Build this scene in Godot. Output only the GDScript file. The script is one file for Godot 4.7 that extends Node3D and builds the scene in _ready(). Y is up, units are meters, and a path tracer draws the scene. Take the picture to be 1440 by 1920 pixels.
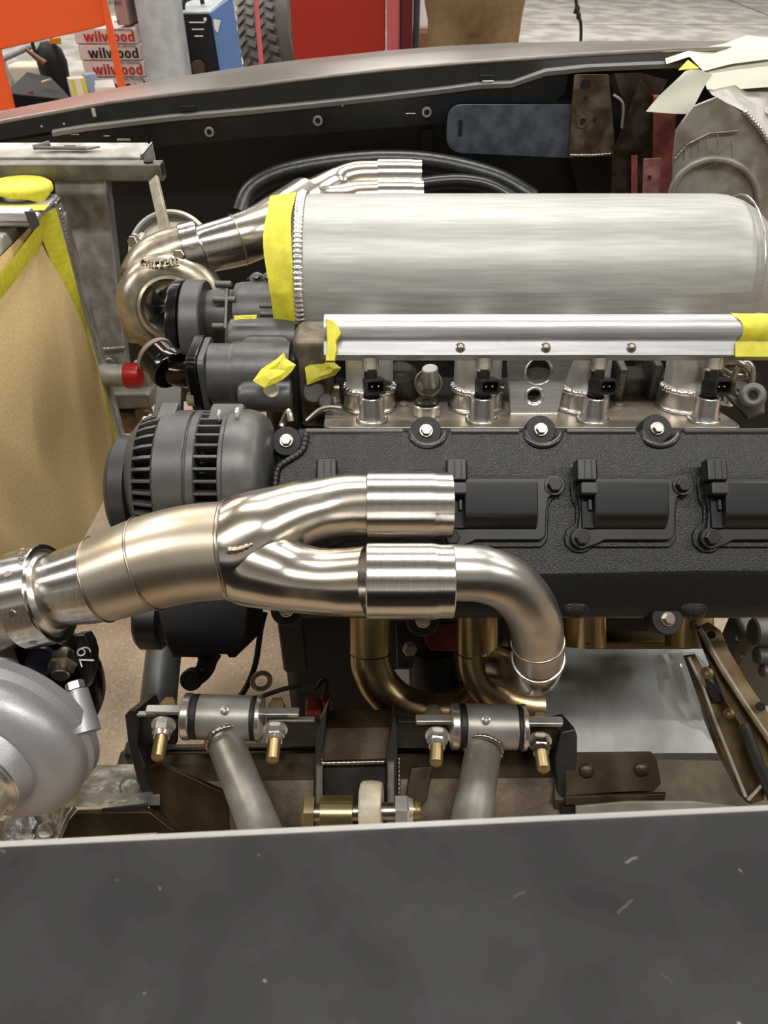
extends Node3D
# The scene: an engine bay under construction in a workshop, seen from the near fender.
# World: x to the right (towards the firewall), y up, the engine's axis at z = 0.

const EYE := Vector3(0, 1.22, 0.85)
const PITCH := 40.0
const FPX := 1442.0

class M:
	var v := PackedVector3Array()
	var n := PackedVector3Array()
	var t := PackedVector2Array()
	func tri(a: Vector3, b: Vector3, c: Vector3, na: Vector3, nb: Vector3, nc: Vector3, ua := Vector2.ZERO, ub := Vector2.ZERO, uc := Vector2.ZERO) -> void:
		var g := (b - a).cross(c - a)
		if g.length_squared() < 1e-22:
			return
		if g.dot(na + nb + nc) > 0.0:
			v.push_back(a); v.push_back(c); v.push_back(b)
			n.push_back(na); n.push_back(nc); n.push_back(nb)
			t.push_back(ua); t.push_back(uc); t.push_back(ub)
		else:
			v.push_back(a); v.push_back(b); v.push_back(c)
			n.push_back(na); n.push_back(nb); n.push_back(nc)
			t.push_back(ua); t.push_back(ub); t.push_back(uc)
	func flat(a: Vector3, b: Vector3, c: Vector3, out: Vector3) -> void:
		var g := (b - a).cross(c - a).normalized()
		if g.dot(out) < 0.0: g = -g
		tri(a, b, c, g, g, g)
	func quad(a: Vector3, b: Vector3, c: Vector3, d: Vector3, na: Vector3, nb: Vector3, nc: Vector3, nd: Vector3, ua := Vector2.ZERO, ub := Vector2(1, 0), uc := Vector2(1, 1), ud := Vector2(0, 1)) -> void:
		tri(a, b, c, na, nb, nc, ua, ub, uc)
		tri(a, c, d, na, nc, nd, ua, uc, ud)
	func fquad(a: Vector3, b: Vector3, c: Vector3, d: Vector3, out: Vector3) -> void:
		var g := (b - a).cross(c - a)
		if g.length_squared() < 1e-20: g = (c - a).cross(d - a)
		g = g.normalized()
		if g.dot(out) < 0.0: g = -g
		quad(a, b, c, d, g, g, g, g)

var O := Vector3.ZERO          # where the thing being built stands: its parts are stored relative to it
var cur: Node3D
var taken := {}
var rng := RandomNumberGenerator.new()

# ---------- places ----------
func at(px: float, py: float, d: float) -> Vector3:
	var p := deg_to_rad(PITCH)
	var f := Vector3(0, -sin(p), -cos(p))
	var u := Vector3(0, cos(p), -sin(p))
	return EYE + d * (f + Vector3.RIGHT * ((px - 720.0) / FPX) + u * ((960.0 - py) / FPX))
func ray(px: float, py: float) -> Vector3:
	return at(px, py, 1.0) - EYE
func atz(px: float, py: float, z: float) -> Vector3:
	var r := ray(px, py)
	return EYE + r * ((z - EYE.z) / r.z)
func aty(px: float, py: float, y: float) -> Vector3:
	var r := ray(px, py)
	return EYE + r * ((y - EYE.y) / r.y)
func atx(px: float, py: float, x: float) -> Vector3:
	var r := ray(px, py)
	return EYE + r * ((x - EYE.x) / r.x)

# ---------- nodes ----------
func numbered(nm: String) -> String:
	var k: int = taken.get(nm, 0)
	taken[nm] = k + 1
	return nm if k == 0 else "%s_%03d" % [nm, k]
func tag(o: Node, label: String, category := "", group := "", kind := "") -> void:
	if label: o.set_meta("label", label)
	if category: o.set_meta("category", category)
	if group: o.set_meta("group", group)
	if kind: o.set_meta("kind", kind)
func thing(nm: String, label: String, category: String, base: Vector3, group := "") -> Node3D:
	var o := Node3D.new()
	o.name = numbered(nm)
	add_child(o, true)
	o.position = base
	O = base
	cur = o
	tag(o, label, category, group)
	return o
func mesh_of(s: M) -> ArrayMesh:
	var a := []
	a.resize(Mesh.ARRAY_MAX)
	var vv := PackedVector3Array()
	vv.resize(s.v.size())
	for i in s.v.size(): vv[i] = s.v[i] - O
	a[Mesh.ARRAY_VERTEX] = vv
	a[Mesh.ARRAY_NORMAL] = s.n
	a[Mesh.ARRAY_TEX_UV] = s.t
	var am := ArrayMesh.new()
	am.add_surface_from_arrays(Mesh.PRIMITIVE_TRIANGLES, a)
	return am
func part(nm: String, s: M, m: Material, parent: Node3D = null) -> MeshInstance3D:
	var o := MeshInstance3D.new()
	o.name = nm
	o.mesh = mesh_of(s)
	o.material_override = m
	(parent if parent else cur).add_child(o, true)
	return o
func solo(nm: String, s: M, m: Material, label: String, category: String, group := "") -> MeshInstance3D:
	var lo := Vector3.INF
	var hi := -Vector3.INF
	for p in s.v:
		lo = lo.min(p); hi = hi.max(p)
	O = Vector3((lo.x + hi.x) / 2, lo.y, (lo.z + hi.z) / 2)
	var o := MeshInstance3D.new()
	o.name = numbered(nm)
	o.mesh = mesh_of(s)
	o.material_override = m
	add_child(o, true)
	o.position = O
	tag(o, label, category, group)
	cur = o
	return o
func struct(nm: String, s: M, m: Material) -> MeshInstance3D:
	O = Vector3.ZERO
	var o := MeshInstance3D.new()
	o.name = nm
	o.mesh = mesh_of(s)
	o.material_override = m
	add_child(o, true)
	o.set_meta("kind", "structure")
	cur = o
	return o
func words(nm: String, txt: String, xf: Transform3D, height: float, depth: float, m: Material, parent: Node3D = null, wide := 0.0, font := "Droid Sans", bold := 400) -> MeshInstance3D:
	# lettering: xf's x runs along the line, its y up the letters, its z out of the surface
	var tm := TextMesh.new()
	var sf := SystemFont.new()
	sf.font_names = PackedStringArray([font])
	sf.font_weight = bold
	tm.font = sf
	tm.text = txt
	tm.font_size = 48
	tm.pixel_size = height / 36.0
	tm.depth = depth
	tm.curve_step = 2.0
	var o := MeshInstance3D.new()
	o.name = nm
	o.mesh = tm
	o.material_override = m
	(parent if parent else cur).add_child(o, true)
	var sx := 1.0
	if wide > 0.0: sx = wide / maxf(tm.get_aabb().size.x, 1e-4)
	o.transform = Transform3D(Basis(xf.basis.x * sx, xf.basis.y, xf.basis.z), xf.origin - O)
	return o

# ---------- shapes ----------
func grid(s: M, P: Array, cu := false, cv := false, crease := 40.0, flip := false) -> void:
	# P[i][j]: rows i, columns j; the outside is on the side of dj x di
	var R := P.size()
	var C: int = P[0].size()
	var fr := R if cu else R - 1
	var fc := C if cv else C - 1
	var fn := PackedVector3Array()
	fn.resize(fr * fc)
	var sg := -1.0 if flip else 1.0
	for i in fr:
		var A: PackedVector3Array = P[i]
		var B: PackedVector3Array = P[(i + 1) % R]
		for j in fc:
			var k := (j + 1) % C
			fn[i * fc + j] = sg * (A[k] - B[j]).cross(B[k] - A[j])
	var cosc := cos(deg_to_rad(crease))
	var un := PackedVector3Array()
	un.resize(fr * fc)
	for i in fn.size(): un[i] = fn[i].normalized()
	for i in fr:
		var i2 := (i + 1) % R
		for j in fc:
			var me := un[i * fc + j]
			if me == Vector3.ZERO: continue
			var j2 := (j + 1) % C
			var nn := [me, me, me, me]
			for q in 4:
				var vi := i if q < 2 else i + 1
				var vj := j if (q == 0 or q == 3) else j + 1
				var acc := Vector3.ZERO
				for di in 2:
					var a := vi - di
					if cu: a = (a + fr) % fr
					elif a < 0 or a >= fr: continue
					for dj in 2:
						var b := vj - dj
						if cv: b = (b + fc) % fc
						elif b < 0 or b >= fc: continue
						var w := un[a * fc + b]
						if w.dot(me) > cosc: acc += fn[a * fc + b]
				nn[q] = acc.normalized() if acc.length_squared() > 0 else me
			var u0 := float(j) / fc
			var u1 := float(j + 1) / fc
			var v0 := float(i) / fr
			var v1 := float(i + 1) / fr
			s.quad(P[i][j], P[i][j2], P[i2][j2], P[i2][j], nn[0], nn[1], nn[2], nn[3], Vector2(u0, v0), Vector2(u1, v0), Vector2(u1, v1), Vector2(u0, v1))

func basis_for(axis: Vector3, hint := Vector3.UP) -> Basis:
	# z along axis
	var z := axis.normalized()
	var h := hint
	if absf(h.normalized().dot(z)) > 0.98: h = Vector3.RIGHT if absf(z.x) < 0.9 else Vector3.FORWARD
	var x := h.cross(z).normalized()
	return Basis(x, z.cross(x), z)

func rings(pts: Array, rad, sides: int, a0 := 0.0) -> Array:
	var P := []
	var N := Vector3.ZERO
	var prev := Vector3.ZERO
	for i in pts.size():
		var T: Vector3
		if i == 0: T = pts[1] - pts[0]
		elif i == pts.size() - 1: T = pts[i] - pts[i - 1]
		else: T = (pts[i + 1] - pts[i]).normalized() + (pts[i] - pts[i - 1]).normalized()
		T = T.normalized()
		if i == 0: N = basis_for(T).y
		else:
			var ax := prev.cross(T)
			if ax.length() > 1e-7: N = N.rotated(ax.normalized(), prev.angle_to(T))
			N = (N - T * N.dot(T)).normalized()
		prev = T
		var B := T.cross(N)
		var r: float = rad[i] if rad is Array or rad is PackedFloat32Array else rad
		var row := PackedVector3Array()
		for j in sides:
			var th := a0 + TAU * j / sides
			row.push_back(pts[i] + r * (cos(th) * N + sin(th) * B))
		P.push_back(row)
	return P
func dot_row(c: Vector3, k: int) -> PackedVector3Array:
	var row := PackedVector3Array()
	for j in k: row.push_back(c)
	return row
func tube(s: M, pts: Array, rad, sides := 28, caps := true, crease := 40.0) -> void:
	var P := rings(pts, rad, sides)
	if caps:
		P.push_front(dot_row(pts[0], sides))
		P.push_back(dot_row(pts[-1], sides))
	grid(s, P, false, true, crease)
func hollow(s: M, pts: Array, rad, wall: float, sides := 28) -> void:
	# a pipe with a bore: outside, rim, inside
	var P := rings(pts, rad, sides)
	var inner = []
	for i in pts.size(): inner.push_back((rad[i] if rad is Array else rad) - wall)
	var Q := rings(pts, inner, sides)
	Q.reverse()
	grid(s, P + Q, true, true, 40.0)
func ringtube(s: M, pts: Array, r: float, sides := 10) -> void:
	# a closed loop of round section
	var P := []
	var k := pts.size()
	var up := Vector3.ZERO
	for i in k: up += (pts[i] - pts[0]).cross(pts[(i + 1) % k] - pts[0])
	up = up.normalized()
	for i in k:
		var T: Vector3 = (pts[(i + 1) % k] - pts[(i + k - 1) % k]).normalized()
		var N := up.cross(T).normalized()
		var B := T.cross(N)
		var row := PackedVector3Array()
		for j in sides:
			var th := TAU * j / sides
			row.push_back(pts[i] + r * (cos(th) * N + sin(th) * B))
		P.push_back(row)
	grid(s, P, true, true, 60.0)
func circle3(c: Vector3, axis: Vector3, r: float, k := 32) -> Array:
	var b := basis_for(axis)
	var a := []
	for i in k:
		var th := TAU * i / k
		a.push_back(c + b.x * (r * cos(th)) + b.y * (r * sin(th)))
	return a
func lathe(s: M, o: Vector3, axis: Vector3, prof: Array, sides := 36, crease := 35.0, hint := Vector3.UP) -> void:
	# prof: [radius, height along axis] from the bottom centre, up the outside, to the top centre
	var b := basis_for(axis, hint)
	var P := []
	for q in prof:
		var row := PackedVector3Array()
		for j in sides:
			var th := TAU * j / sides
			row.push_back(o + b.z * float(q[1]) + float(q[0]) * (b.x * cos(th) + b.y * sin(th)))
		P.push_back(row)
	grid(s, P, false, true, crease)
func lathe_loop(s: M, o: Vector3, axis: Vector3, prof: Array, sides := 36, crease := 35.0) -> void:
	var b := basis_for(axis)
	var P := []
	for q in prof:
		var row := PackedVector3Array()
		for j in sides:
			var th := TAU * j / sides
			row.push_back(o + b.z * float(q[1]) + float(q[0]) * (b.x * cos(th) + b.y * sin(th)))
		P.push_back(row)
	grid(s, P, true, true, crease)
func cyl(s: M, a: Vector3, b: Vector3, r: float, bev := 0.001, sides := 32) -> void:
	var h := (b - a).length()
	lathe(s, a, b - a, [[0, 0], [r - bev, 0], [r, bev], [r, h - bev], [r - bev, h], [0, h]], sides)
func pipe(s: M, a: Vector3, b: Vector3, ro: float, ri: float, sides := 32) -> void:
	var h := (b - a).length()
	var e := minf(0.0008, (ro - ri) * 0.3)
	lathe_loop(s, a, b - a, [[ri, 0], [ro - e, 0], [ro, e], [ro, h - e], [ro - e, h], [ri, h]], sides)

func box(s: M, c: Vector3, size: Vector3, bev := 0.002, B := Basis.IDENTITY) -> void:
	var h := size * 0.5
	var e := minf(bev, minf(h.x, minf(h.y, h.z)) * 0.95)
	var ax := [B.x.normalized(), B.y.normalized(), B.z.normalized()]
	var hs := [h.x, h.y, h.z]
	# the corner's three points: on face axis k the other two are pulled in
	var pt := func(sx: int, sy: int, sz: int, k: int) -> Vector3:
		var sg := [sx, sy, sz]
		var p := c
		for a in 3: p += ax[a] * (sg[a] * (hs[a] - (0.0 if a == k else e)))
		return p
	for k in 3:
		var a := (k + 1) % 3
		var b := (k + 2) % 3
		for sk in [-1, 1]:
			var q := []
			for w in [[-1, -1], [1, -1], [1, 1], [-1, 1]]:
				var sg := [0, 0, 0]
				sg[k] = sk; sg[a] = w[0]; sg[b] = w[1]
				q.push_back(pt.call(sg[0], sg[1], sg[2], k))
			var nn: Vector3 = ax[k] * sk
			s.quad(q[0], q[1], q[2], q[3], nn, nn, nn, nn)
		# the four edges along axis k
		for sa in [-1, 1]:
			for sb in [-1, 1]:
				var lo := [0, 0, 0]
				lo[k] = -1; lo[a] = sa; lo[b] = sb
				var hi := lo.duplicate()
				hi[k] = 1
				var na: Vector3 = ax[a] * sa
				var nb: Vector3 = ax[b] * sb
				s.quad(pt.call(lo[0], lo[1], lo[2], a), pt.call(hi[0], hi[1], hi[2], a), pt.call(hi[0], hi[1], hi[2], b), pt.call(lo[0], lo[1], lo[2], b), na, na, nb, nb)
	for sx in [-1, 1]:
		for sy in [-1, 1]:
			for sz in [-1, 1]:
				s.tri(pt.call(sx, sy, sz, 0), pt.call(sx, sy, sz, 1), pt.call(sx, sy, sz, 2), ax[0] * sx, ax[1] * sy, ax[2] * sz)

func rpoly(pts: Array, r, n := 5) -> PackedVector2Array:
	# corners rounded to radius r (one number, or one for each corner)
	var out := PackedVector2Array()
	var k := pts.size()
	for i in k:
		var p: Vector2 = pts[i]
		var a: Vector2 = (pts[(i + k - 1) % k] - p)
		var b: Vector2 = (pts[(i + 1) % k] - p)
		var rr: float = r[i] if r is Array else r
		var half := absf(a.angle_to(b)) / 2.0
		if rr <= 0.0 or half > PI / 2 - 0.02:
			out.push_back(p)
			continue
		var d := minf(rr / tan(half), minf(a.length(), b.length()) * 0.48)
		var p0 := p + a.normalized() * d
		var p1 := p + b.normalized() * d
		for q in n + 1:
			var u := float(q) / n
			out.push_back(p0.lerp(p, u).lerp(p.lerp(p1, u), u))
	return out
func disc2(c: Vector2, r: float, k := 24) -> PackedVector2Array:
	var out := PackedVector2Array()
	for i in k: out.push_back(c + Vector2.from_angle(TAU * i / k) * r)
	return out
func slot2(c: Vector2, w: float, h: float, k := 6) -> PackedVector2Array:
	return rpoly([c + Vector2(-w, -h) / 2, c + Vector2(w, -h) / 2, c + Vector2(w, h) / 2, c + Vector2(-w, h) / 2], minf(w, h) * 0.49, k)
func ccw(p: PackedVector2Array) -> PackedVector2Array:
	if Geometry2D.is_polygon_clockwise(p):
		p = p.duplicate()
		p.reverse()
	return p
func inset(p: PackedVector2Array, e: float) -> PackedVector2Array:
	var out := PackedVector2Array()
	var k := p.size()
	for i in k:
		var a := (p[i] - p[(i + k - 1) % k]).normalized()
		var b := (p[(i + 1) % k] - p[i]).normalized()
		var na := Vector2(-a.y, a.x)
		var nb := Vector2(-b.y, b.x)
		var m := (na + nb)
		m = m.normalized() if m.length() > 0.01 else na
		out.push_back(p[i] + m * (e / maxf(m.dot(na), 0.5)))
	return out
func bridged(outer: PackedVector2Array, holes: Array) -> PackedVector2Array:
	var res := outer.duplicate()
	var hs := holes.duplicate()
	hs.sort_custom(func(a, b): return _maxx(a) > _maxx(b))
	for h0 in hs:
		var h: PackedVector2Array = h0.duplicate()
		if not Geometry2D.is_polygon_clockwise(h): h.reverse()
		var bi := 0
		var bj := 0
		var best := INF
		for i in res.size():
			for j in h.size():
				var d := res[i].distance_squared_to(h[j])
				if d < best:
					var ok := true
					for k in res.size():
						var k2 := (k + 1) % res.size()
						if k == i or k2 == i or res[k] == res[i] or res[k2] == res[i]: continue
						if Geometry2D.segment_intersects_segment(res[i], h[j], res[k], res[k2]) != null:
							ok = false
							break
					if ok:
						best = d; bi = i; bj = j
		var nw := PackedVector2Array()
		for i in bi + 1: nw.push_back(res[i])
		for j in h.size() + 1: nw.push_back(h[(bj + j) % h.size()])
		for i in range(bi, res.size()): nw.push_back(res[i])
		res = nw
	return res
func _maxx(p: PackedVector2Array) -> float:
	var m := -INF
	for q in p: m = maxf(m, q.x)
	return m
func ears(p: PackedVector2Array) -> PackedInt32Array:
	# ear clipping that bears the doubled edges of bridges
	var idx := []
	for i in p.size(): idx.push_back(i)
	var out := PackedInt32Array()
	var guard := 0
	while idx.size() > 3 and guard < 20000:
		var best := -1
		var k := idx.size()
		for q in k:
			guard += 1
			var a := p[idx[(q + k - 1) % k]]
			var b := p[idx[q]]
			var c := p[idx[(q + 1) % k]]
			var cr := (b - a).cross(c - b)
			if cr < -1e-14: continue
			if cr <= 1e-14:
				best = q
				break
			var ok := true
			for w in idx:
				var x := p[w]
				if x.is_equal_approx(a) or x.is_equal_approx(b) or x.is_equal_approx(c): continue
				if (b - a).cross(x - a) >= -1e-14 and (c - b).cross(x - b) >= -1e-14 and (a - c).cross(x - c) >= -1e-14:
					ok = false
					break
			if ok:
				best = q
				break
		if best < 0: best = 0
		out.push_back(idx[(best + k - 1) % k]); out.push_back(idx[best]); out.push_back(idx[(best + 1) % k])
		idx.remove_at(best)
	if idx.size() == 3:
		out.push_back(idx[0]); out.push_back(idx[1]); out.push_back(idx[2])
	return out
func ext(s: M, poly: PackedVector2Array, xf: Transform3D, h: float, bev := 0.0, holes := []) -> void:
	# poly in xf's xy plane, from z = 0 to z = h, edges eased by bev, holes through
	var p := ccw(poly)
	var q := inset(p, bev) if bev > 0.0 else p
	var hh := []
	for x in holes: hh.push_back(ccw(x))
	var B := xf.basis.orthonormalized()
	var w := func(a: Vector2, z: float) -> Vector3: return xf * Vector3(a.x, a.y, z)
	var flatp := bridged(q, hh) if hh.size() else q
	var tr := ears(flatp)
	for i in range(0, tr.size(), 3):
		s.tri(w.call(flatp[tr[i]], h), w.call(flatp[tr[i + 1]], h), w.call(flatp[tr[i + 2]], h), B.z, B.z, B.z, flatp[tr[i]], flatp[tr[i + 1]], flatp[tr[i + 2]])
		s.tri(w.call(flatp[tr[i]], 0.0), w.call(flatp[tr[i + 1]], 0.0), w.call(flatp[tr[i + 2]], 0.0), -B.z, -B.z, -B.z, flatp[tr[i]], flatp[tr[i + 1]], flatp[tr[i + 2]])
	var loops := [[p, q, 1.0]]
	for x in hh: loops.push_back([x, x, -1.0])
	for L in loops:
		var a: PackedVector2Array = L[0]
		var c: PackedVector2Array = L[1]
		var sg: float = L[2]
		var k := a.size()
		var en := PackedVector2Array()
		for i in k:
			var d := (a[(i + 1) % k] - a[i]).normalized()
			en.push_back(Vector2(d.y, -d.x) * sg)
		for i in k:
			var j := (i + 1) % k
			var n0 := en[i]
			var n1 := en[i]
			if en[(i + k - 1) % k].dot(en[i]) > 0.75: n0 = (en[(i + k - 1) % k] + en[i]).normalized()
			if en[j].dot(en[i]) > 0.75: n1 = (en[j] + en[i]).normalized()
			var N0: Vector3 = B * Vector3(n0.x, n0.y, 0)
			var N1: Vector3 = B * Vector3(n1.x, n1.y, 0)
			var e := bev if sg > 0 else 0.0
			s.quad(w.call(a[i], e), w.call(a[j], e), w.call(a[j], h - e), w.call(a[i], h - e), N0, N1, N1, N0)
			if e > 0.0:
				s.quad(w.call(a[i], h - e), w.call(a[j], h - e), w.call(c[j], h), w.call(c[i], h), N0, N1, B.z, B.z)
				s.quad(w.call(a[i], e), w.call(a[j], e), w.call(c[j], 0.0), w.call(c[i], 0.0), N0, N1, -B.z, -B.z)
func plate(s: M, pts: Array, thick: float, bev := 0.0, up := Vector3.ZERO, holes := [], r = 0.0) -> void:
	# a flat plate through points in space (its plane from the first three); holes are given as [centre, radius]
	var xf := plane_of(pts, up)
	var p2 := []
	for q in pts: p2.push_back(_to2(xf, q))
	var hs := []
	for q in holes: hs.push_back(disc2(_to2(xf, q[0]), q[1], 20))
	var poly := rpoly(p2, r) if (r is Array or r > 0.0) else PackedVector2Array(p2)
	ext(s, poly, xf.translated_local(Vector3(0, 0, -thick)), thick, bev, hs)
func plane_of(pts: Array, up := Vector3.ZERO) -> Transform3D:
	var nn := Vector3.ZERO
	for i in range(1, pts.size() - 1): nn += (pts[i] - pts[0]).cross(pts[i + 1] - pts[0])
	nn = nn.normalized()
	if up == Vector3.ZERO: up = EYE - pts[0]
	if nn.dot(up) < 0.0: nn = -nn
	var x: Vector3 = pts[1] - pts[0]
	x = (x - nn * x.dot(nn)).normalized()
	return Transform3D(Basis(x, nn.cross(x), nn), pts[0])
func _to2(xf: Transform3D, p: Vector3) -> Vector2:
	var q := xf.affine_inverse() * p
	return Vector2(q.x, q.y)

# ---------- paths ----------
func spline(pts: Array, per := 8) -> Array:
	var out := []
	var k := pts.size()
	for i in k - 1:
		var p0 = pts[maxi(i - 1, 0)]
		var p1 = pts[i]
		var p2 = pts[i + 1]
		var p3 = pts[mini(i + 2, k - 1)]
		for q in per:
			var u := float(q) / per
			out.push_back(0.5 * ((2.0 * p1) + (p2 - p0) * u + (2.0 * p0 - 5.0 * p1 + 4.0 * p2 - p3) * u * u + (3.0 * p1 - p0 - 3.0 * p2 + p3) * u * u * u))
	out.push_back(pts[k - 1])
	return out
func fillet(pts: Array, r, n := 10) -> Array:
	# a polyline with its corners rounded by true arcs of radius r
	var out := [pts[0]]
	for i in range(1, pts.size() - 1):
		var p: Vector3 = pts[i]
		var a: Vector3 = (pts[i - 1] - p)
		var b: Vector3 = (pts[i + 1] - p)
		var rr: float = r[i - 1] if r is Array else r
		var th := a.angle_to(b)
		var d := minf(rr / tan(th / 2), minf(a.length(), b.length()) * 0.49)
		rr = d * tan(th / 2)
		var bis := (a.normalized() + b.normalized()).normalized()
		var c := p + bis * (rr / sin(th / 2))
		var p0 := p + a.normalized() * d
		var p1 := p + b.normalized() * d
		var ax := (p0 - c).cross(p1 - c).normalized()
		var ang := (p0 - c).angle_to(p1 - c)
		for q in n + 1: out.push_back(c + (p0 - c).rotated(ax, ang * q / n))
	out.push_back(pts[-1])
	return out
func bead(s: M, pts: Array, r: float, pitch := 0.006, flatness := 0.6) -> void:
	# a weld bead: overlapping shallow ripples along a path
	var total := 0.0
	for i in pts.size() - 1: total += (pts[i + 1] - pts[i]).length()
	var k := maxi(3, int(total / pitch) * 4)
	var path := []
	var rad := []
	var seg := 0
	var done := 0.0
	for i in k + 1:
		var w := total * i / k
		while seg < pts.size() - 2 and w > done + (pts[seg + 1] - pts[seg]).length():
			done += (pts[seg + 1] - pts[seg]).length()
			seg += 1
		var L: float = (pts[seg + 1] - pts[seg]).length()
		path.push_back(pts[seg].lerp(pts[seg + 1], clampf((w - done) / maxf(L, 1e-6), 0, 1)))
		rad.push_back(r * (0.86 + 0.2 * [0.0, 0.7, 1.0, 0.55][i % 4]))
	tube(s, path, rad, 8, true, 80.0)

# ---------- small hardware ----------
func hex(s: M, p: Vector3, axis: Vector3, r: float, h: float) -> void:
	lathe(s, p, axis, [[0, 0], [r, 0], [r, h * 0.85], [r * 0.86, h], [0, h]], 6, 20.0)
func bolt(p: Vector3, axis: Vector3, r: float, m: Material, parent: Node3D = null, flange := 1.5, nm := "bolt") -> MeshInstance3D:
	var s := M.new()
	var a := axis.normalized()
	if flange > 0.0:
		lathe(s, p, a, [[0, 0], [r * flange, 0], [r * flange, r * 0.22], [r * 1.08, r * 0.45], [0, r * 0.45]], 24)
	hex(s, p + a * (r * 0.4 if flange > 0.0 else 0.0), a, r, r * 0.95)
	return part(nm, s, m, parent)

# ---------- materials ----------
var T := {}
var K := {}
func noise_img(freq: float, oct: int, seed_: int, size := 256, kind := FastNoiseLite.TYPE_SIMPLEX_SMOOTH) -> Image:
	var f := FastNoiseLite.new()
	f.seed = seed_
	f.noise_type = kind
	f.frequency = freq
	f.fractal_octaves = oct
	return f.get_seamless_image(size, size)
func make_textures() -> void:
	T.fine = ImageTexture.create_from_image(noise_img(0.12, 3, 3))
	T.blotch = ImageTexture.create_from_image(noise_img(0.012, 4, 7))
	# a tone texture: soft mottling round white
	T.mottle = tone(noise_img(0.015, 5, 11), 0.72, 1.0)
	T.faint = tone(noise_img(0.02, 4, 17), 0.88, 1.0)
	T.grain = tone(noise_img(0.2, 3, 19), 0.8, 1.0)
	# speckled concrete
	var im := Image.create(512, 512, true, Image.FORMAT_RGB8)
	var nb := noise_img(0.008, 4, 23, 512)
	var nf := noise_img(0.16, 2, 29, 512)
	for y in 512:
		for x in 512:
			var b := 0.86 + 0.22 * (nb.get_pixel(x, y).r - 0.5)
			var g := nf.get_pixel(x, y).r
			if g > 0.66: b += 0.5 * (g - 0.66) * 2.0
			if g < 0.3: b -= 0.35 * (0.3 - g) * 2.0
			b = clampf(b, 0, 1)
			im.set_pixel(x, y, Color(b, b * 0.985, b * 0.95))
	im.generate_mipmaps()
	T.concrete = ImageTexture.create_from_image(im)
	# heat-stained and rusty steel
	T.rust = ramp(noise_img(0.014, 5, 31), [[0.0, Color(0.45, 0.37, 0.28)], [0.42, Color(0.58, 0.50, 0.40)], [0.6, Color(0.70, 0.65, 0.57)], [1.0, Color(0.84, 0.80, 0.75)]])
	T.aged = ramp(noise_img(0.012, 5, 37), [[0.0, Color(0.72, 0.68, 0.62)], [0.45, Color(0.82, 0.81, 0.78)], [0.62, Color(0.90, 0.90, 0.89)], [1.0, Color(0.98, 0.98, 0.98)]])
	T.kraft = ramp(noise_img(0.05, 4, 41), [[0.0, Color(0.72, 0.64, 0.47)], [0.5, Color(0.77, 0.69, 0.52)], [1.0, Color(0.83, 0.75, 0.58)]])
	T.straw = ramp(noise_img(0.01, 3, 43), [[0.0, Color(0.94, 0.87, 0.75)], [0.40, Color(0.95, 0.92, 0.87)], [0.62, Color(0.96, 0.95, 0.94)], [1.0, Color(0.97, 0.97, 0.96)]])
	T.bronze = ramp(noise_img(0.012, 4, 47), [[0.0, Color(0.66, 0.58, 0.44)], [0.5, Color(0.79, 0.72, 0.58)], [1.0, Color(0.88, 0.84, 0.74)]])
func tone(im: Image, lo: float, hi: float) -> ImageTexture:
	return ramp(im, [[0.0, Color(lo, lo, lo)], [0.35, Color(lo, lo, lo).lerp(Color(hi, hi, hi), 0.25)], [0.65, Color(lo, lo, lo).lerp(Color(hi, hi, hi), 0.8)], [1.0, Color(hi, hi, hi)]])
func ramp(im: Image, stops: Array) -> ImageTexture:
	var g := Gradient.new()
	g.offsets = PackedFloat32Array(stops.map(func(s): return s[0]))
	g.colors = PackedColorArray(stops.map(func(s): return s[1]))
	var out := Image.create(im.get_width(), im.get_height(), false, Image.FORMAT_RGB8)
	for y in im.get_height():
		for x in im.get_width(): out.set_pixel(x, y, g.sample(im.get_pixel(x, y).r))
	return ImageTexture.create_from_image(out)
func mt(c: Color, rough: float, metal := 0.0, o := {}) -> StandardMaterial3D:
	var m := StandardMaterial3D.new()
	m.albedo_color = c
	m.roughness = rough
	m.metallic = metal
	m.cull_mode = BaseMaterial3D.CULL_DISABLED
	if o.has("tex"):
		m.albedo_texture = T[o.tex]
		m.uv1_triplanar = true
		m.uv1_scale = o.get("scale", Vector3(8, 8, 8))
	if o.has("rtex"):
		m.roughness_texture = T[o.rtex]
		m.roughness_texture_channel = BaseMaterial3D.TEXTURE_CHANNEL_RED
		m.uv1_triplanar = true
		m.uv1_scale = o.get("scale", Vector3(8, 8, 8))
	if o.has("bump"):
		m.heightmap_enabled = true
		m.heightmap_texture = T[o.get("btex", "fine")]
		m.heightmap_scale = o.bump
		m.uv1_triplanar = true
		m.uv1_scale = o.get("scale", Vector3(8, 8, 8))
	if o.has("spec"): m.metallic_specular = o.spec
	if o.has("coat"):
		m.clearcoat_enabled = true
		m.clearcoat = o.coat
		m.clearcoat_roughness = o.get("coat_rough", 0.1)
	if o.has("alpha"):
		m.transparency = BaseMaterial3D.TRANSPARENCY_ALPHA
		m.albedo_color.a = o.alpha
	if o.has("back"):
		m.backlight_enabled = true
		m.backlight = o.back
	return m
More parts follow.
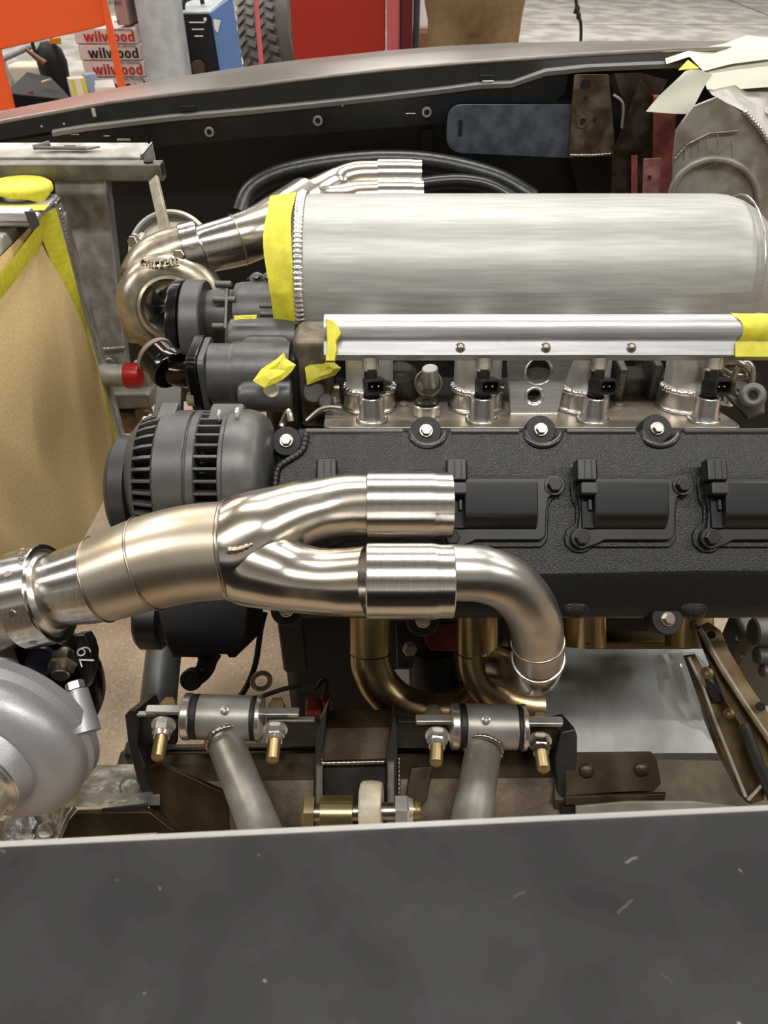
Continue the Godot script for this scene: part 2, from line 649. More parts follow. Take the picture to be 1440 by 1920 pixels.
func make_materials() -> void:
	make_textures()
	# bright metals
	K.stainless = mt(Color(0.82, 0.81, 0.79), 0.22, 1.0, {"tex": "straw", "scale": Vector3(3, 7, 7)})
	K.stainless_clean = mt(Color(0.86, 0.85, 0.83), 0.19, 1.0, {"tex": "faint", "scale": Vector3(120, 4, 4), "bump": 0.005})
	K.pipe_straw = mt(Color(0.80, 0.78, 0.74), 0.36, 1.0, {"tex": "straw", "scale": Vector3(5, 12, 12), "bump": 0.004})
	K.pipe_straw_dark = mt(Color(0.74, 0.73, 0.71), 0.32, 1.0, {"tex": "faint", "scale": Vector3(5, 8, 8), "bump": 0.003})
	K.bronze = mt(Color(0.92, 0.88, 0.82), 0.30, 0.9, {"tex": "bronze", "scale": Vector3(7, 7, 7)})
	K.straw_bright = mt(Color(0.93, 0.88, 0.78), 0.30, 0.85, {"tex": "bronze", "scale": Vector3(9, 3, 9)})
	K.bracket_steel = mt(Color(0.36, 0.34, 0.32), 0.42, 0.5, {"tex": "rust", "scale": Vector3(7, 7, 7), "bump": 0.015})
	K.runner = mt(Color(0.90, 0.89, 0.87), 0.34, 0.5, {"tex": "faint", "scale": Vector3(8, 8, 8)})
	K.weld = mt(Color(0.62, 0.58, 0.54), 0.30, 1.0)
	K.weld_bright = mt(Color(0.86, 0.85, 0.83), 0.25, 1.0)
	K.plenum = mt(Color(0.66, 0.66, 0.645), 0.46, 0.45, {"tex": "faint", "scale": Vector3(2, 40, 40), "bump": 0.004})
	K.brushed = mt(Color(0.74, 0.74, 0.75), 0.40, 0.6, {"tex": "faint", "scale": Vector3(2, 80, 80), "bump": 0.005})
	K.machined = mt(Color(0.84, 0.82, 0.79), 0.24, 0.9)
	K.plate_alu = mt(Color(0.72, 0.68, 0.62), 0.34, 0.75, {"tex": "faint", "scale": Vector3(14, 14, 14)})
	K.alu_raw = mt(Color(0.78, 0.78, 0.77), 0.44, 0.5, {"tex": "aged", "scale": Vector3(7, 7, 7), "bump": 0.02, "btex": "blotch"})
	K.foil = mt(Color(0.76, 0.76, 0.75), 0.34, 0.7, {"tex": "aged", "scale": Vector3(14, 14, 14), "bump": 0.16, "btex": "blotch"})
	K.cast_bright = mt(Color(0.72, 0.72, 0.735), 0.42, 0.45, {"tex": "grain", "scale": Vector3(16, 16, 16), "bump": 0.012})
	K.cast_warm = mt(Color(0.68, 0.64, 0.57), 0.32, 0.85, {"tex": "mottle", "scale": Vector3(12, 12, 12), "bump": 0.012})
	K.cast_dull = mt(Color(0.46, 0.45, 0.43), 0.55, 0.7, {"tex": "grain", "scale": Vector3(14, 14, 14), "bump": 0.02})
	K.zinc = mt(Color(0.84, 0.83, 0.80), 0.26, 0.75)
	K.gold_zinc = mt(Color(0.58, 0.51, 0.36), 0.36, 0.75)
	K.bolt_steel = mt(Color(0.66, 0.63, 0.58), 0.32, 1.0)
	K.dark_chrome = mt(Color(0.20, 0.17, 0.14), 0.16, 0.9)
	# painted and cast greys
	K.grey_cast = mt(Color(0.36, 0.36, 0.355), 0.42, 0.55, {"tex": "faint", "scale": Vector3(10, 10, 10), "bump": 0.010})
	K.grey_dark = mt(Color(0.22, 0.22, 0.22), 0.46, 0.4, {"tex": "faint", "scale": Vector3(10, 10, 10)})
	K.black_gloss = mt(Color(0.035, 0.035, 0.037), 0.16)
	K.black_plastic = mt(Color(0.085, 0.085, 0.088), 0.38)
	K.black_matt = mt(Color(0.035, 0.035, 0.037), 0.6)
	K.rubber = mt(Color(0.055, 0.055, 0.055), 0.55, 0.0, {"bump": 0.02, "scale": Vector3(12, 12, 12)})
	K.wrinkle = mt(Color(0.12, 0.12, 0.12), 0.36, 0.25, {"tex": "grain", "scale": Vector3(26, 26, 26), "bump": 0.045})
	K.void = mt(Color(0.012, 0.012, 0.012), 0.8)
	# body and frame
	K.fender_bare = mt(Color(0.66, 0.63, 0.60), 0.30, 0.9, {"tex": "faint", "scale": Vector3(3, 30, 30)})
	K.fender_black = mt(Color(0.105, 0.105, 0.105), 0.36, 0.2, {"tex": "mottle", "scale": Vector3(5, 5, 5)})
	K.inner_black = mt(Color(0.05, 0.05, 0.052), 0.5)
	K.blue_steel = mt(Color(0.40, 0.43, 0.48), 0.42, 0.6, {"tex": "mottle", "scale": Vector3(6, 6, 6)})
	K.rusty = mt(Color(0.58, 0.56, 0.54), 0.45, 0.55, {"tex": "rust", "scale": Vector3(6, 6, 6), "bump": 0.015})
	K.frame_brown = mt(Color(0.42, 0.39, 0.34), 0.38, 0.55, {"tex": "rust", "scale": Vector3(5, 5, 5), "bump": 0.015})
	K.frame_dark = mt(Color(0.26, 0.25, 0.24), 0.36, 0.5, {"tex": "mottle", "scale": Vector3(8, 8, 8)})
	K.steel_tube = mt(Color(0.66, 0.65, 0.63), 0.42, 0.6, {"tex": "aged", "scale": Vector3(6, 6, 6)})
	K.scuffed = mt(Color(0.66, 0.65, 0.62), 0.48, 0.45, {"tex": "aged", "scale": Vector3(5, 5, 5), "bump": 0.02, "btex": "blotch"})
	K.red_oxide = mt(Color(0.60, 0.32, 0.29), 0.5, 0.0, {"tex": "mottle", "scale": Vector3(6, 6, 6)})
	K.pink_oxide = mt(Color(0.66, 0.46, 0.44), 0.5, 0.1, {"tex": "mottle", "scale": Vector3(8, 8, 8)})
	K.panel_grey = mt(Color(0.74, 0.75, 0.74), 0.55, 0.1, {"tex": "faint", "scale": Vector3(5, 5, 5)})
	K.pliers = mt(Color(0.62, 0.58, 0.48), 0.40, 0.6, {"tex": "rust", "scale": Vector3(9, 9, 9)})
	# paper, tape, plastic
	K.tape = mt(Color(0.86, 0.83, 0.22), 0.5, 0.0, {"tex": "faint", "scale": Vector3(16, 16, 16), "bump": 0.05, "btex": "blotch", "back": Color(0.25, 0.24, 0.05)})
	K.kraft = mt(Color(1.0, 0.98, 0.93), 0.75, 0.0, {"tex": "kraft", "scale": Vector3(12, 12, 12)})
	K.paper = mt(Color(0.76, 0.76, 0.70), 0.7, 0.0, {"back": Color(0.2, 0.2, 0.18)})
	K.film = mt(Color(0.75, 0.76, 0.76), 0.12, 0.0, {"alpha": 0.28})
	K.red_cap = mt(Color(0.62, 0.09, 0.09), 0.32)
	K.white_nylon = mt(Color(0.84, 0.80, 0.70), 0.42, 0.0, {"tex": "mottle", "scale": Vector3(10, 10, 10)})
	# workshop
	K.orange = mt(Color(0.86, 0.33, 0.12), 0.45)
	K.white_card = mt(Color(0.84, 0.82, 0.80), 0.6)
	K.print_red = mt(Color(0.72, 0.13, 0.13), 0.6)
	K.print_black = mt(Color(0.06, 0.06, 0.06), 0.6)
	K.print_white = mt(Color(0.85, 0.85, 0.83), 0.6)
	K.red_paint = mt(Color(0.58, 0.14, 0.09), 0.38)
	K.pink_edge = mt(Color(0.74, 0.36, 0.38), 0.4)
	K.maroon = mt(Color(0.40, 0.09, 0.14), 0.45)
	K.blue_paint = mt(Color(0.36, 0.48, 0.68), 0.45)
	K.navy = mt(Color(0.04, 0.045, 0.06), 0.42)
	K.post_paint = mt(Color(0.68, 0.71, 0.72), 0.5, 0.0, {"tex": "faint", "scale": Vector3(3, 3, 3)})
	K.khaki = mt(Color(0.47, 0.38, 0.25), 0.85, 0.0, {"tex": "faint", "scale": Vector3(6, 6, 6)})
	K.concrete = mt(Color(0.70, 0.62, 0.53), 0.5, 0.0, {"tex": "concrete", "scale": Vector3(1.4, 1.4, 1.4)})
	K.concrete_sheen = mt(Color(0.80, 0.78, 0.75), 0.42, 0.0, {"tex": "mottle", "scale": Vector3(0.7, 0.7, 0.7)})  # same floor, lightened so its colour carries the far sheen
	K.joint = mt(Color(0.24, 0.23, 0.21), 0.8)
	K.wall = mt(Color(0.60, 0.59, 0.56), 0.85)
	K.ceiling = mt(Color(0.50, 0.50, 0.49), 0.9)
	K.yellow_card = mt(Color(0.82, 0.78, 0.14), 0.5)
	K.brown_card = mt(Color(0.45, 0.30, 0.18), 0.7)

func _ready() -> void:
	rng.seed = 20
	# ---------- camera, sky, lights, exposure ----------
	var cam := Camera3D.new()
	cam.name = "camera"
	add_child(cam)
	cam.position = EYE
	cam.rotation_degrees = Vector3(-PITCH, 0, 0)
	cam.keep_aspect = Camera3D.KEEP_HEIGHT
	cam.fov = rad_to_deg(2.0 * atan(960.0 / FPX))
	var lens := CameraAttributesPhysical.new()
	lens.frustum_focal_length = 12.0 * FPX / 960.0
	lens.exposure_aperture = 11.0
	lens.frustum_focus_distance = 0.76
	lens.frustum_near = 0.02
	lens.frustum_far = 100.0
	cam.attributes = lens
	cam.near = 0.02
	cam.far = 100.0
	cam.current = true
	var we := WorldEnvironment.new()
	we.name = "world_environment"
	var env := Environment.new()
	env.background_mode = Environment.BG_COLOR
	env.background_color = Color(0.5, 0.5, 0.5)
	env.tonemap_mode = Environment.TONE_MAPPER_LINEAR
	env.tonemap_exposure = 2.0
	env.sdfgi_enabled = true
	env.ssao_enabled = true
	env.ssil_enabled = true
	we.environment = env
	add_child(we)
	make_materials()
	room()
	far_fender()
	near_fender()
	background()
	radiator_side()
	frame_below()
	engine_core()
	intake()
	valve_cover()
	accessories()
	far_turbo()
	near_exhaust()
	headers()
	suspension()
	near_turbo()
	loose_things()

const LAMP_Y := 4.05
func room() -> void:
	var s := M.new()
	box(s, Vector3(0, -0.1, -4), Vector3(14.4, 0.2, 16.4), 0.0)
	struct("floor", s, K.concrete)
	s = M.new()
	box(s, Vector3(0, 0.001, -6.75), Vector3(14, 0.006, 10.5), 0.0)  # added paler slab: sheen on the far floor put into its colour
	var bay := struct("floor_001", s, K.concrete_sheen)
	# sawn joints: narrow dark fillers let into the slab
	for z in [-3.6, -5.6, -8.2]:
		s = M.new()
		box(s, Vector3(0, 0.003, z), Vector3(14, 0.004, 0.02), 0.0)
		part("joint", s, K.joint, bay)
	s = M.new()
	box(s, Vector3(4.1, 0.003, -6.7), Vector3(0.02, 0.004, 10.3), 0.0)
	part("joint", s, K.joint, bay)
	s = M.new()
	box(s, Vector3(0, 4.4, -4), Vector3(14.4, 0.2, 16.4), 0.0)
	struct("ceiling", s, K.ceiling)
	for w in [["wall_back", Vector3(0, 2.15, -12.1), Vector3(14.4, 4.3, 0.2)], ["wall_front", Vector3(0, 2.15, 4.1), Vector3(14.4, 4.3, 0.2)], ["wall_left", Vector3(-7.1, 2.15, -4), Vector3(0.2, 4.3, 16)], ["wall_right", Vector3(7.1, 2.15, -4), Vector3(0.2, 4.3, 16)]]:
		s = M.new()
		box(s, w[1], w[2], 0.0)
		struct(w[0], s, K.wall)
	var glow := mt(Color(1, 0.95, 0.86), 0.6)
	glow.emission_enabled = true
	glow.emission = Color(1.0, 0.985, 0.965)
	glow.emission_energy_multiplier = 8.0
	var house := mt(Color(0.8, 0.8, 0.78), 0.5)
	for x in [-3.4, 0.3, 4.0]:
		for z in [1.6, -1.5, -4.6, -7.7]:
			var lt := thing("ceiling_light", "long white tube fitting hanging under the workshop ceiling", "ceiling light", Vector3(x, LAMP_Y, z), "ceiling lights of the workshop")
			s = M.new()
			box(s, Vector3(x, LAMP_Y + 0.09, z), Vector3(2.44, 0.06, 0.34), 0.01)
			part("housing", s, house)
			s = M.new()
			box(s, Vector3(x, LAMP_Y + 0.045, z), Vector3(2.4, 0.03, 0.28), 0.008)
			part("diffuser", s, glow)
			for sx in [-1, 1]:
				s = M.new()
				cyl(s, Vector3(x + sx * 0.9, LAMP_Y + 0.12, z), Vector3(x + sx * 0.9, 4.3, z), 0.006, 0.0005, 8)
				part("hanger", s, house)
			var al := AreaLight3D.new()
			al.name = "tube_light"
			al.area_size = Vector2(2.4, 0.28)
			al.light_color = Color(1.0, 0.985, 0.965)
			al.light_energy = 3.2
			al.shadow_enabled = true
			add_child(al, true)
			al.position = Vector3(x, LAMP_Y + 0.022, z)
			al.rotation_degrees = Vector3(-90, 0, 0)

# ---------- the car's body ----------
func wx(px: float, py: float, z: float) -> Vector3:
	return atz(px, py, z)

func far_fender() -> void:
	var base := Vector3(0, 0.55, -0.75)
	thing("car_fender", "far front fender in bare metal with dark inner flange across the bay", "car fender", base)
	# outer skin: from the lip line seen along its far edge down over the outside
	var far_e := [[-260, 262], [-120, 236], [0, 208], [100, 189], [200, 168], [320, 146], [480, 122], [560, 112], [720, 95], [840, 86], [960, 80], [1120, 77], [1280, 76], [1440, 78], [1600, 82]]
	var near_e := [[-260, 282], [-120, 256], [0, 229], [100, 211], [200, 193], [320, 178], [480, 160], [560, 150], [720, 132], [840, 121], [960, 112], [1120, 101], [1280, 93], [1440, 90], [1600, 92]]
	var s := M.new()
	var P := []
	var lip := PackedVector3Array()
	var crown := PackedVector3Array()
	for i in far_e.size():
		crown.push_back(atz(far_e[i][0], far_e[i][1], -0.80))
		lip.push_back(atz(near_e[i][0], near_e[i][1], -0.64))
	var rows := []
	for q in [[0.0, 0.0, 0.0], [0.5, 0.004, 0.0], [1.0, 0.0, 0.0]]:
		var row := PackedVector3Array()
		for i in lip.size(): row.push_back(lip[i].lerp(crown[i], q[0]) + Vector3(0, q[1], 0))
		rows.push_back(row)
	for q in [[0.03, -0.02], [0.055, -0.07], [0.07, -0.16], [0.075, -0.3]]:
		var row := PackedVector3Array()
		for i in crown.size(): row.push_back(crown[i] + Vector3(0, q[1], -q[0]))
		rows.push_back(row)
	grid(s, rows, false, false, 50.0, true)
	part("outer_skin", s, K.fender_bare)
	# rolled bright edge where skin meets flange
	s = M.new()
	tube(s, Array(lip), 0.0035, 8)
	part("lip_edge", s, K.fender_bare)
	# dark inner flange, hanging from the lip to the ridge
	var ridge_e := [[-260, 300], [-120, 285], [0, 262], [100, 246], [160, 236], [320, 217], [480, 203], [600, 191], [720, 178], [840, 164], [900, 156], [958, 154], [990, 143], [1022, 132], [1100, 124], [1240, 118], [1440, 112], [1600, 112]]
	var ridge := PackedVector3Array()
	for q in ridge_e: ridge.push_back(atz(q[0], q[1], -0.632))
	var low_e := [[-260, 330], [-120, 315], [0, 292], [100, 290], [160, 288], [320, 273], [480, 258], [600, 250], [720, 240], [840, 230], [900, 226], [958, 222], [990, 212], [1022, 200], [1058, 176], [1066, 142], [1075, 136], [1080, 134]]
	var top2 := PackedVector3Array()
	for p in ridge:
		# the lip's height above this point of the ridge
		var best := lip[0]
		for i in lip.size() - 1:
			if lip[i].x <= p.x and lip[i + 1].x >= p.x:
				best = lip[i].lerp(lip[i + 1], (p.x - lip[i].x) / maxf(lip[i + 1].x - lip[i].x, 1e-5))
		if p.x > lip[-1].x: best = lip[-1]
		top2.push_back(Vector3(p.x, best.y - 0.002, best.z + 0.001))
	s = M.new()
	grid(s, [ridge, top2], false, false)
	part("inner_flange", s, K.fender_black)
	# the ridge: a folded step, the light it catches painted as paler metal
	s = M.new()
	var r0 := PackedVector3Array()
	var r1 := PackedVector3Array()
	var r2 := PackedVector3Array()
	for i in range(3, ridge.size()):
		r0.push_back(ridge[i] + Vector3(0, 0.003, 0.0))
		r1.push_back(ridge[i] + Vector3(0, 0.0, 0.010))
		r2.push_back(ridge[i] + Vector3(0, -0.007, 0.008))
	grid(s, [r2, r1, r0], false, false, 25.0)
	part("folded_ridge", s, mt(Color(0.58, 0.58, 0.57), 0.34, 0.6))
	# lower rail below the ridge
	var lo := PackedVector3Array()
	var hi := PackedVector3Array()
	for q in low_e: lo.push_back(atz(q[0], q[1], -0.628))
	for p in lo:
		var best := ridge[0]
		for i in ridge.size() - 1:
			if ridge[i].x <= p.x and ridge[i + 1].x >= p.x:
				best = ridge[i].lerp(ridge[i + 1], (p.x - ridge[i].x) / maxf(ridge[i + 1].x - ridge[i].x, 1e-5))
		hi.push_back(Vector3(p.x, best.y - 0.004, -0.626))
	s = M.new()
	var bk := PackedVector3Array()
	for p in lo: bk.push_back(p + Vector3(0, 0.001, -0.05))
	grid(s, [bk, lo, hi], false, false, 30.0)
	part("lower_rail", s, K.fender_black)
	s = M.new()
	plate(s, [atz(1040, 128, -0.66), atz(1420, 112, -0.66), atz(1420, 420, -0.66), atz(1100, 420, -0.66), atz(1050, 230, -0.66)], 0.004, 0.0, Vector3(0, 0, 1))
	part("rear_closing_panel", s, K.inner_black)
	# holes with scuffed rims, slots
	for q in [[393, 247], [596, 226], [800, 210]]:
		s = M.new()
		pipe(s, atz(q[0], q[1], -0.627), atz(q[0], q[1], -0.627) + Vector3(0, 0, 0.004), 0.0085, 0.0048, 20)
		part("hole_rim", s, K.scuffed)
		s = M.new()
		cyl(s, atz(q[0], q[1], -0.627), atz(q[0], q[1], -0.627) + Vector3(0, 0, 0.002), 0.005, 0.0003, 16)
		part("hole", s, K.void)
	for q in [[352, 204], [913, 146]]:
		s = M.new()
		box(s, atz(q[0], q[1], -0.630), Vector3(0.025, 0.009, 0.004), 0.001)
		part("slot", s, K.void)
	# scuffs: bare metal showing through the coating
	for q in [[176, 211, 0.007, 0.014], [120, 232, 0.004, 0.003], [78, 237, 0.004, 0.003], [523, 206, 0.004, 0.006], [770, 213, 0.018, 0.002], [642, 195, 0.003, 0.008], [915, 153, 0.020, 0.003], [140, 252, 0.016, 0.002], [200, 255, 0.012, 0.002], [232, 262, 0.024, 0.004]]:
		s = M.new()
		box(s, atz(q[0], q[1], -0.6255), Vector3(q[2], q[3], 0.0016), 0.0007)
		part("scuff", s, K.zinc)

	# black inner fender behind the engine
	s = M.new()
	var a := atz(150, 262, -0.60)
	var P2 := []
	for y in [0.25, 0.5, 0.75, 0.855]:
		var row := PackedVector3Array()
		for x in [-0.95, -0.45, 0.0, 0.36, 0.62]:
			row.push_back(Vector3(x, y, -0.70 - 0.02 * (0.9 - y)))
		P2.push_back(row)
	grid(s, P2)
	var ip := solo("inner_fender", s, K.inner_black, "matt black inner fender panel below the far fender, behind the silver plenum", "car panel")
	s = M.new()
	box(s, Vector3(0.08, 0.75, -0.697), Vector3(0.022, 0.2, 0.012), 0.003)
	part("rib", s, K.inner_black, ip)

	# blue-grey steel plate and the rusty bracket it is welded to
	s = M.new()
	var z := -0.612
	var pts := [atz(840, 196, z), atz(1074, 196, z), atz(1074, 297, z), atz(835, 286, z)]
	plate(s, [pts[0], pts[1], pts[2], pts[3]], 0.004, 0.0008, Vector3(0, 0, 1), [], [0.026, 0.003, 0.003, 0.032])
	var bp := solo("reinforcement_plate", s, K.blue_steel, "blue-grey rounded steel plate with a slot below the far fender", "plate")
	s = M.new()
	var sc := atz(863, 240, z + 0.0005)
	ext(s, slot2(Vector2.ZERO, 0.0075, 0.026), Transform3D(Basis.IDENTITY, sc), 0.0012)
	part("slot", s, K.void, bp)
	s = M.new()
	z = -0.605
	thing("hinge_bracket", "rust-brown sheet metal bracket with square holes at the far fender's rear", "bracket", atz(1120, 290, z))
	plate(s, [atz(1077, 140, z), atz(1142, 140, z), atz(1155, 292, z), atz(1066, 292, z)], 0.003, 0.0006, Vector3(0, 0, 1), [], 0.004)
	part("face", s, K.rusty)
	for q in [[1098, 157, 0.017, 0.012], [1098, 184, 0.006, 0.006], [1092, 227, 0.008, 0.009], [1115, 225, 0.005, 0.006]]:
		s = M.new()
		ext(s, slot2(Vector2.ZERO, q[2], q[3]), Transform3D(Basis.IDENTITY, atz(q[0], q[1], z + 0.0003)), 0.001)
		part("hole", s, K.void)
	s = M.new()
	var e0 := slot2(Vector2.ZERO, 0.020, 0.020)
	ext(s, e0, Transform3D(Basis.IDENTITY, atz(1092, 228, z)), 0.0025, 0.0006, [slot2(Vector2.ZERO, 0.010, 0.011)])
	part("square_boss", s, K.rusty)
	# folded webs to the right
	s = M.new()
	grid(s, [PackedVector3Array([atz(1142, 140, z), atz(1150, 180, z), atz(1166, 240, z), atz(1158, 288, z)]), PackedVector3Array([atz(1152, 138, z + 0.02), atz(1168, 190, z + 0.02), atz(1172, 240, z + 0.02), atz(1164, 290, z + 0.02)]), PackedVector3Array([atz(1200, 136, z), atz(1198, 190, z), atz(1190, 240, z), atz(1182, 288, z)]), PackedVector3Array([atz(1252, 150, z - 0.01), atz(1230, 200, z - 0.01), atz(1218, 250, z - 0.01), atz(1204, 292, z - 0.01)])], false, false, 25.0, true)
	part("web", s, K.bracket_steel)
	s = M.new()
	tube(s, spline([atz(1150, 178, z + 0.022), atz(1168, 195, z + 0.024), atz(1166, 240, z + 0.022)], 6), 0.0022, 8)
	part("folded_edge", s, K.scuffed)
	s = M.new()
	bead(s, [atz(1068, 291, z + 0.001), atz(1110, 291, z + 0.002), atz(1180, 286, z + 0.002), atz(1192, 250, z + 0.002)], 0.0026)
	part("weld_bead", s, K.weld)
	s = M.new()
	cyl(s, atz(1188, 168, z), atz(1188, 168, z + 0.004), 0.0035, 0.0003, 12)
	part("hole", s, K.void)

	# the red-oxide hinge pillar, pale bracket, scraped firewall
	s = M.new()
	thing("hinge_pillar", "red primed pillar at the rear of the bay behind the masking papers", "pillar", atz(1240, 360, -0.56))
	z = -0.575
	plate(s, [atz(1226, 180, z), atz(1270, 180, z), atz(1258, 400, z), atz(1226, 400, z)], 0.01, 0.002, Vector3(0, 0, 1))
	part("red_face", s, K.red_oxide)
	s = M.new()
	plate(s, [atz(1200, 150, z - 0.01), atz(1228, 180, z - 0.01), atz(1225, 420, z - 0.01), atz(1145, 420, z - 0.01), atz(1148, 292, z - 0.01)], 0.006, 0.001, Vector3(0, 0, 1))
	part("grey_face", s, K.bracket_steel)
	s = M.new()
	plate(s, [atz(1184, 292, z + 0.002), atz(1196, 292, z + 0.002), atz(1196, 400, z + 0.002), atz(1184, 400, z + 0.002)], 0.004, 0.001, Vector3(0, 0, 1))
	part("red_seam", s, K.red_oxide)
	s = M.new()
	z = -0.50
	plate(s, [atz(1207, 298, z), atz(1239, 297, z), atz(1233, 420, z), atz(1203, 420, z)], 0.003, 0.0006, Vector3(0, 0, 1))
	plate(s, [atz(1239, 297, z), atz(1239, 297, z - 0.03), atz(1233, 420, z - 0.03), atz(1233, 420, z)], 0.003, 0.0006, Vector3(1, 0, 0))
	var pb := solo("angle_bracket", s, K.pink_oxide, "pale pink angle bracket with one small hole in front of the red pillar", "bracket")
	s = M.new()
	cyl(s, atz(1218, 332, z), atz(1218, 332, z + 0.003), 0.003, 0.0003, 12)
	part("hole", s, K.void, pb)
	firewall()

func firewall() -> void:
	# a scraped steel footwell box: a front face with a rounded cavity and a top that slopes away
	thing("firewall_panel", "scraped grey steel firewall corner with a rounded recess and a bolt on top", "car panel", Vector3(0.5, 0.6, -0.42))
	var z := -0.47
	var s := M.new()
	# the front face
	var a := [[1262, 300], [1268, 245], [1300, 200], [1345, 182], [1400, 215], [1445, 275], [1600, 420], [1600, 560], [1260, 560]]
	var pts := []
	for q in a: pts.push_back(atz(q[0], q[1], z))
	plate(s, pts, 0.006, 0.001, Vector3(0, 0, 1))
	part("front_face", s, K.scuffed)
	s = M.new()
	box(s, Vector3(0.52, 0.57, -0.14), Vector3(0.24, 0.44, 0.26), 0.01)  # added black box, its colour gives the dark interior at the right
	part("dark_interior_box", s, K.inner_black)
	# raised rim of the recess
	s = M.new()
	var arc := []
	for i in 17:
		var th := PI - PI * i / 16.0
		arc.push_back(atz(1340 + 82 * cos(th), 372 - 74 * sin(th), z + 0.004))
	tube(s, [atz(1258, 470, z + 0.004)] + arc + [atz(1422, 470, z + 0.004)], 0.006, 10)
	part("recess_rim", s, K.scuffed)
	# top: slopes up and back
	s = M.new()
	var t := [atz(1335, 178, z - 0.004), atz(1400, 212, z + 0.002), atz(1450, 278, z + 0.002), atz(1620, 440, z + 0.002)]
	var b := [atz(1325, 165, z - 0.16), atz(1400, 150, z - 0.16), atz(1480, 150, z - 0.16), atz(1640, 180, z - 0.16)]
	grid(s, [PackedVector3Array(t), PackedVector3Array(b)], false, false)
	part("top_face", s, K.steel_tube)
	s = M.new()
	bead(s, [atz(1395, 208, z + 0.004), atz(1425, 242, z + 0.005), atz(1450, 280, z + 0.005), atz(1500, 330, z + 0.005)], 0.004)
	part("weld_seam", s, K.weld_bright)
	s = M.new()
	bead(s, [atz(1264, 300, z + 0.002), atz(1290, 270, z + 0.003), atz(1330, 250, z + 0.003), atz(1385, 245, z + 0.003)], 0.0018)
	part("scraped_seam", s, K.weld)
	bolt(atz(1430, 252, z).lerp(atz(1440, 150, z - 0.16), 0.30) + Vector3(0, 0.002, 0), Vector3(0.1, 0.9, 0.4), 0.0085, K.zinc, null, 1.5)
	for q in [[1285, 268, 1282, 300], [1300, 258, 1296, 296], [1312, 256, 1310, 284], [1326, 250, 1325, 285], [1345, 250, 1348, 275], [1372, 262, 1376, 300], [1310, 318, 1360, 300]]:
		s = M.new()
		tube(s, [atz(q[0], q[1], z + 0.0005), atz(q[2], q[3], z + 0.0005)], 0.0009, 6)
		part("scratch", s, K.weld_bright)

func near_fender() -> void:
	thing("car_fender", "near front fender in scratched dark satin metal filling the foreground", "car fender", Vector3(0, 0.6, 0.8))
	# the edge seen in the photograph: higher to the right
	var edge := []
	var k := 24
	for i in k + 1:
		var px := lerpf(-2200.0, 4200.0, i / float(k))
		var py := 1545.0 - (px - 720.0) * 0.0472
		edge.push_back(aty(px, py, 0.92))
	var rows := []
	var prof := [[-0.012, -0.022], [-0.003, -0.016], [0.0, -0.004], [0.0015, -0.001], [0.004, 0.0], [0.03, -0.0045], [0.07, -0.012], [0.12, -0.024], [0.17, -0.045], [0.21, -0.085], [0.235, -0.16], [0.245, -0.3], [0.235, -0.45]]
	for q in prof:
		var row := PackedVector3Array()
		for p in edge: row.push_back(p + Vector3(0, q[1], q[0]))
		rows.push_back(row)
	var s := M.new()
	grid(s, rows.slice(3), false, false, 50.0)
	part("outer_skin", s, fender_material())
	s = M.new()
	grid(s, rows.slice(0, 4), false, false, 50.0)
	part("rolled_edge", s, mt(Color(0.74, 0.74, 0.73), 0.4, 0.5))

func fender_material() -> StandardMaterial3D:
	# dark satin with scratches and chips worn through to metal
	var n := 1024
	var im := Image.create(n, n, true, Image.FORMAT_RGB8)
	var soft := noise_img(0.006, 4, 61, n)
	for y in n:
		for x in n:
			var b := 0.030 + 0.018 * (soft.get_pixel(x, y).r - 0.3)
			im.set_pixel(x, y, Color(b, b * 0.99, b * 1.0))
	var r := RandomNumberGenerator.new()
	r.seed = 5
	for i in 130:
		var p := Vector2(r.randf() * n, r.randf() * n)
		var a := r.randf_range(-0.6, 0.9)
		var L := r.randf_range(0.5, 3) if i < 105 else r.randf_range(5, 22)
		var lum := (r.randf_range(0.10, 0.30) if i % 5 else r.randf_range(0.35, 0.6)) * (1.0 if i < 105 else 0.45)
		var dir := Vector2.from_angle(a + (r.randf_range(-1.5, 1.5) if i % 4 == 0 else 0.0))
		for q in int(L * 2) + 1:
			var c := p + dir * (q * 0.5) + Vector2(0, 0.4 * sin(q * 0.35))
			for dx in 2:
				for dy in 2:
					var x := int(floor(c.x)) + dx
					var y := int(floor(c.y)) + dy
					var w := (1.0 - absf(c.x - x)) * (1.0 - absf(c.y - y))
					var o := im.get_pixel((x + n) % n, (y + n) % n).r
					var nv := maxf(o, lerpf(o, lum, w))
					im.set_pixel((x + n) % n, (y + n) % n, Color(nv, nv, nv))
	im.linear_to_srgb()
	im.generate_mipmaps()
	T.fender = ImageTexture.create_from_image(im)
	var m := mt(Color.WHITE, 0.42, 0.0, {"tex": "fender", "scale": Vector3(2.4, 2.4, 2.4), "spec": 0.16})
	m.uv1_triplanar_sharpness = 12.0
	return m

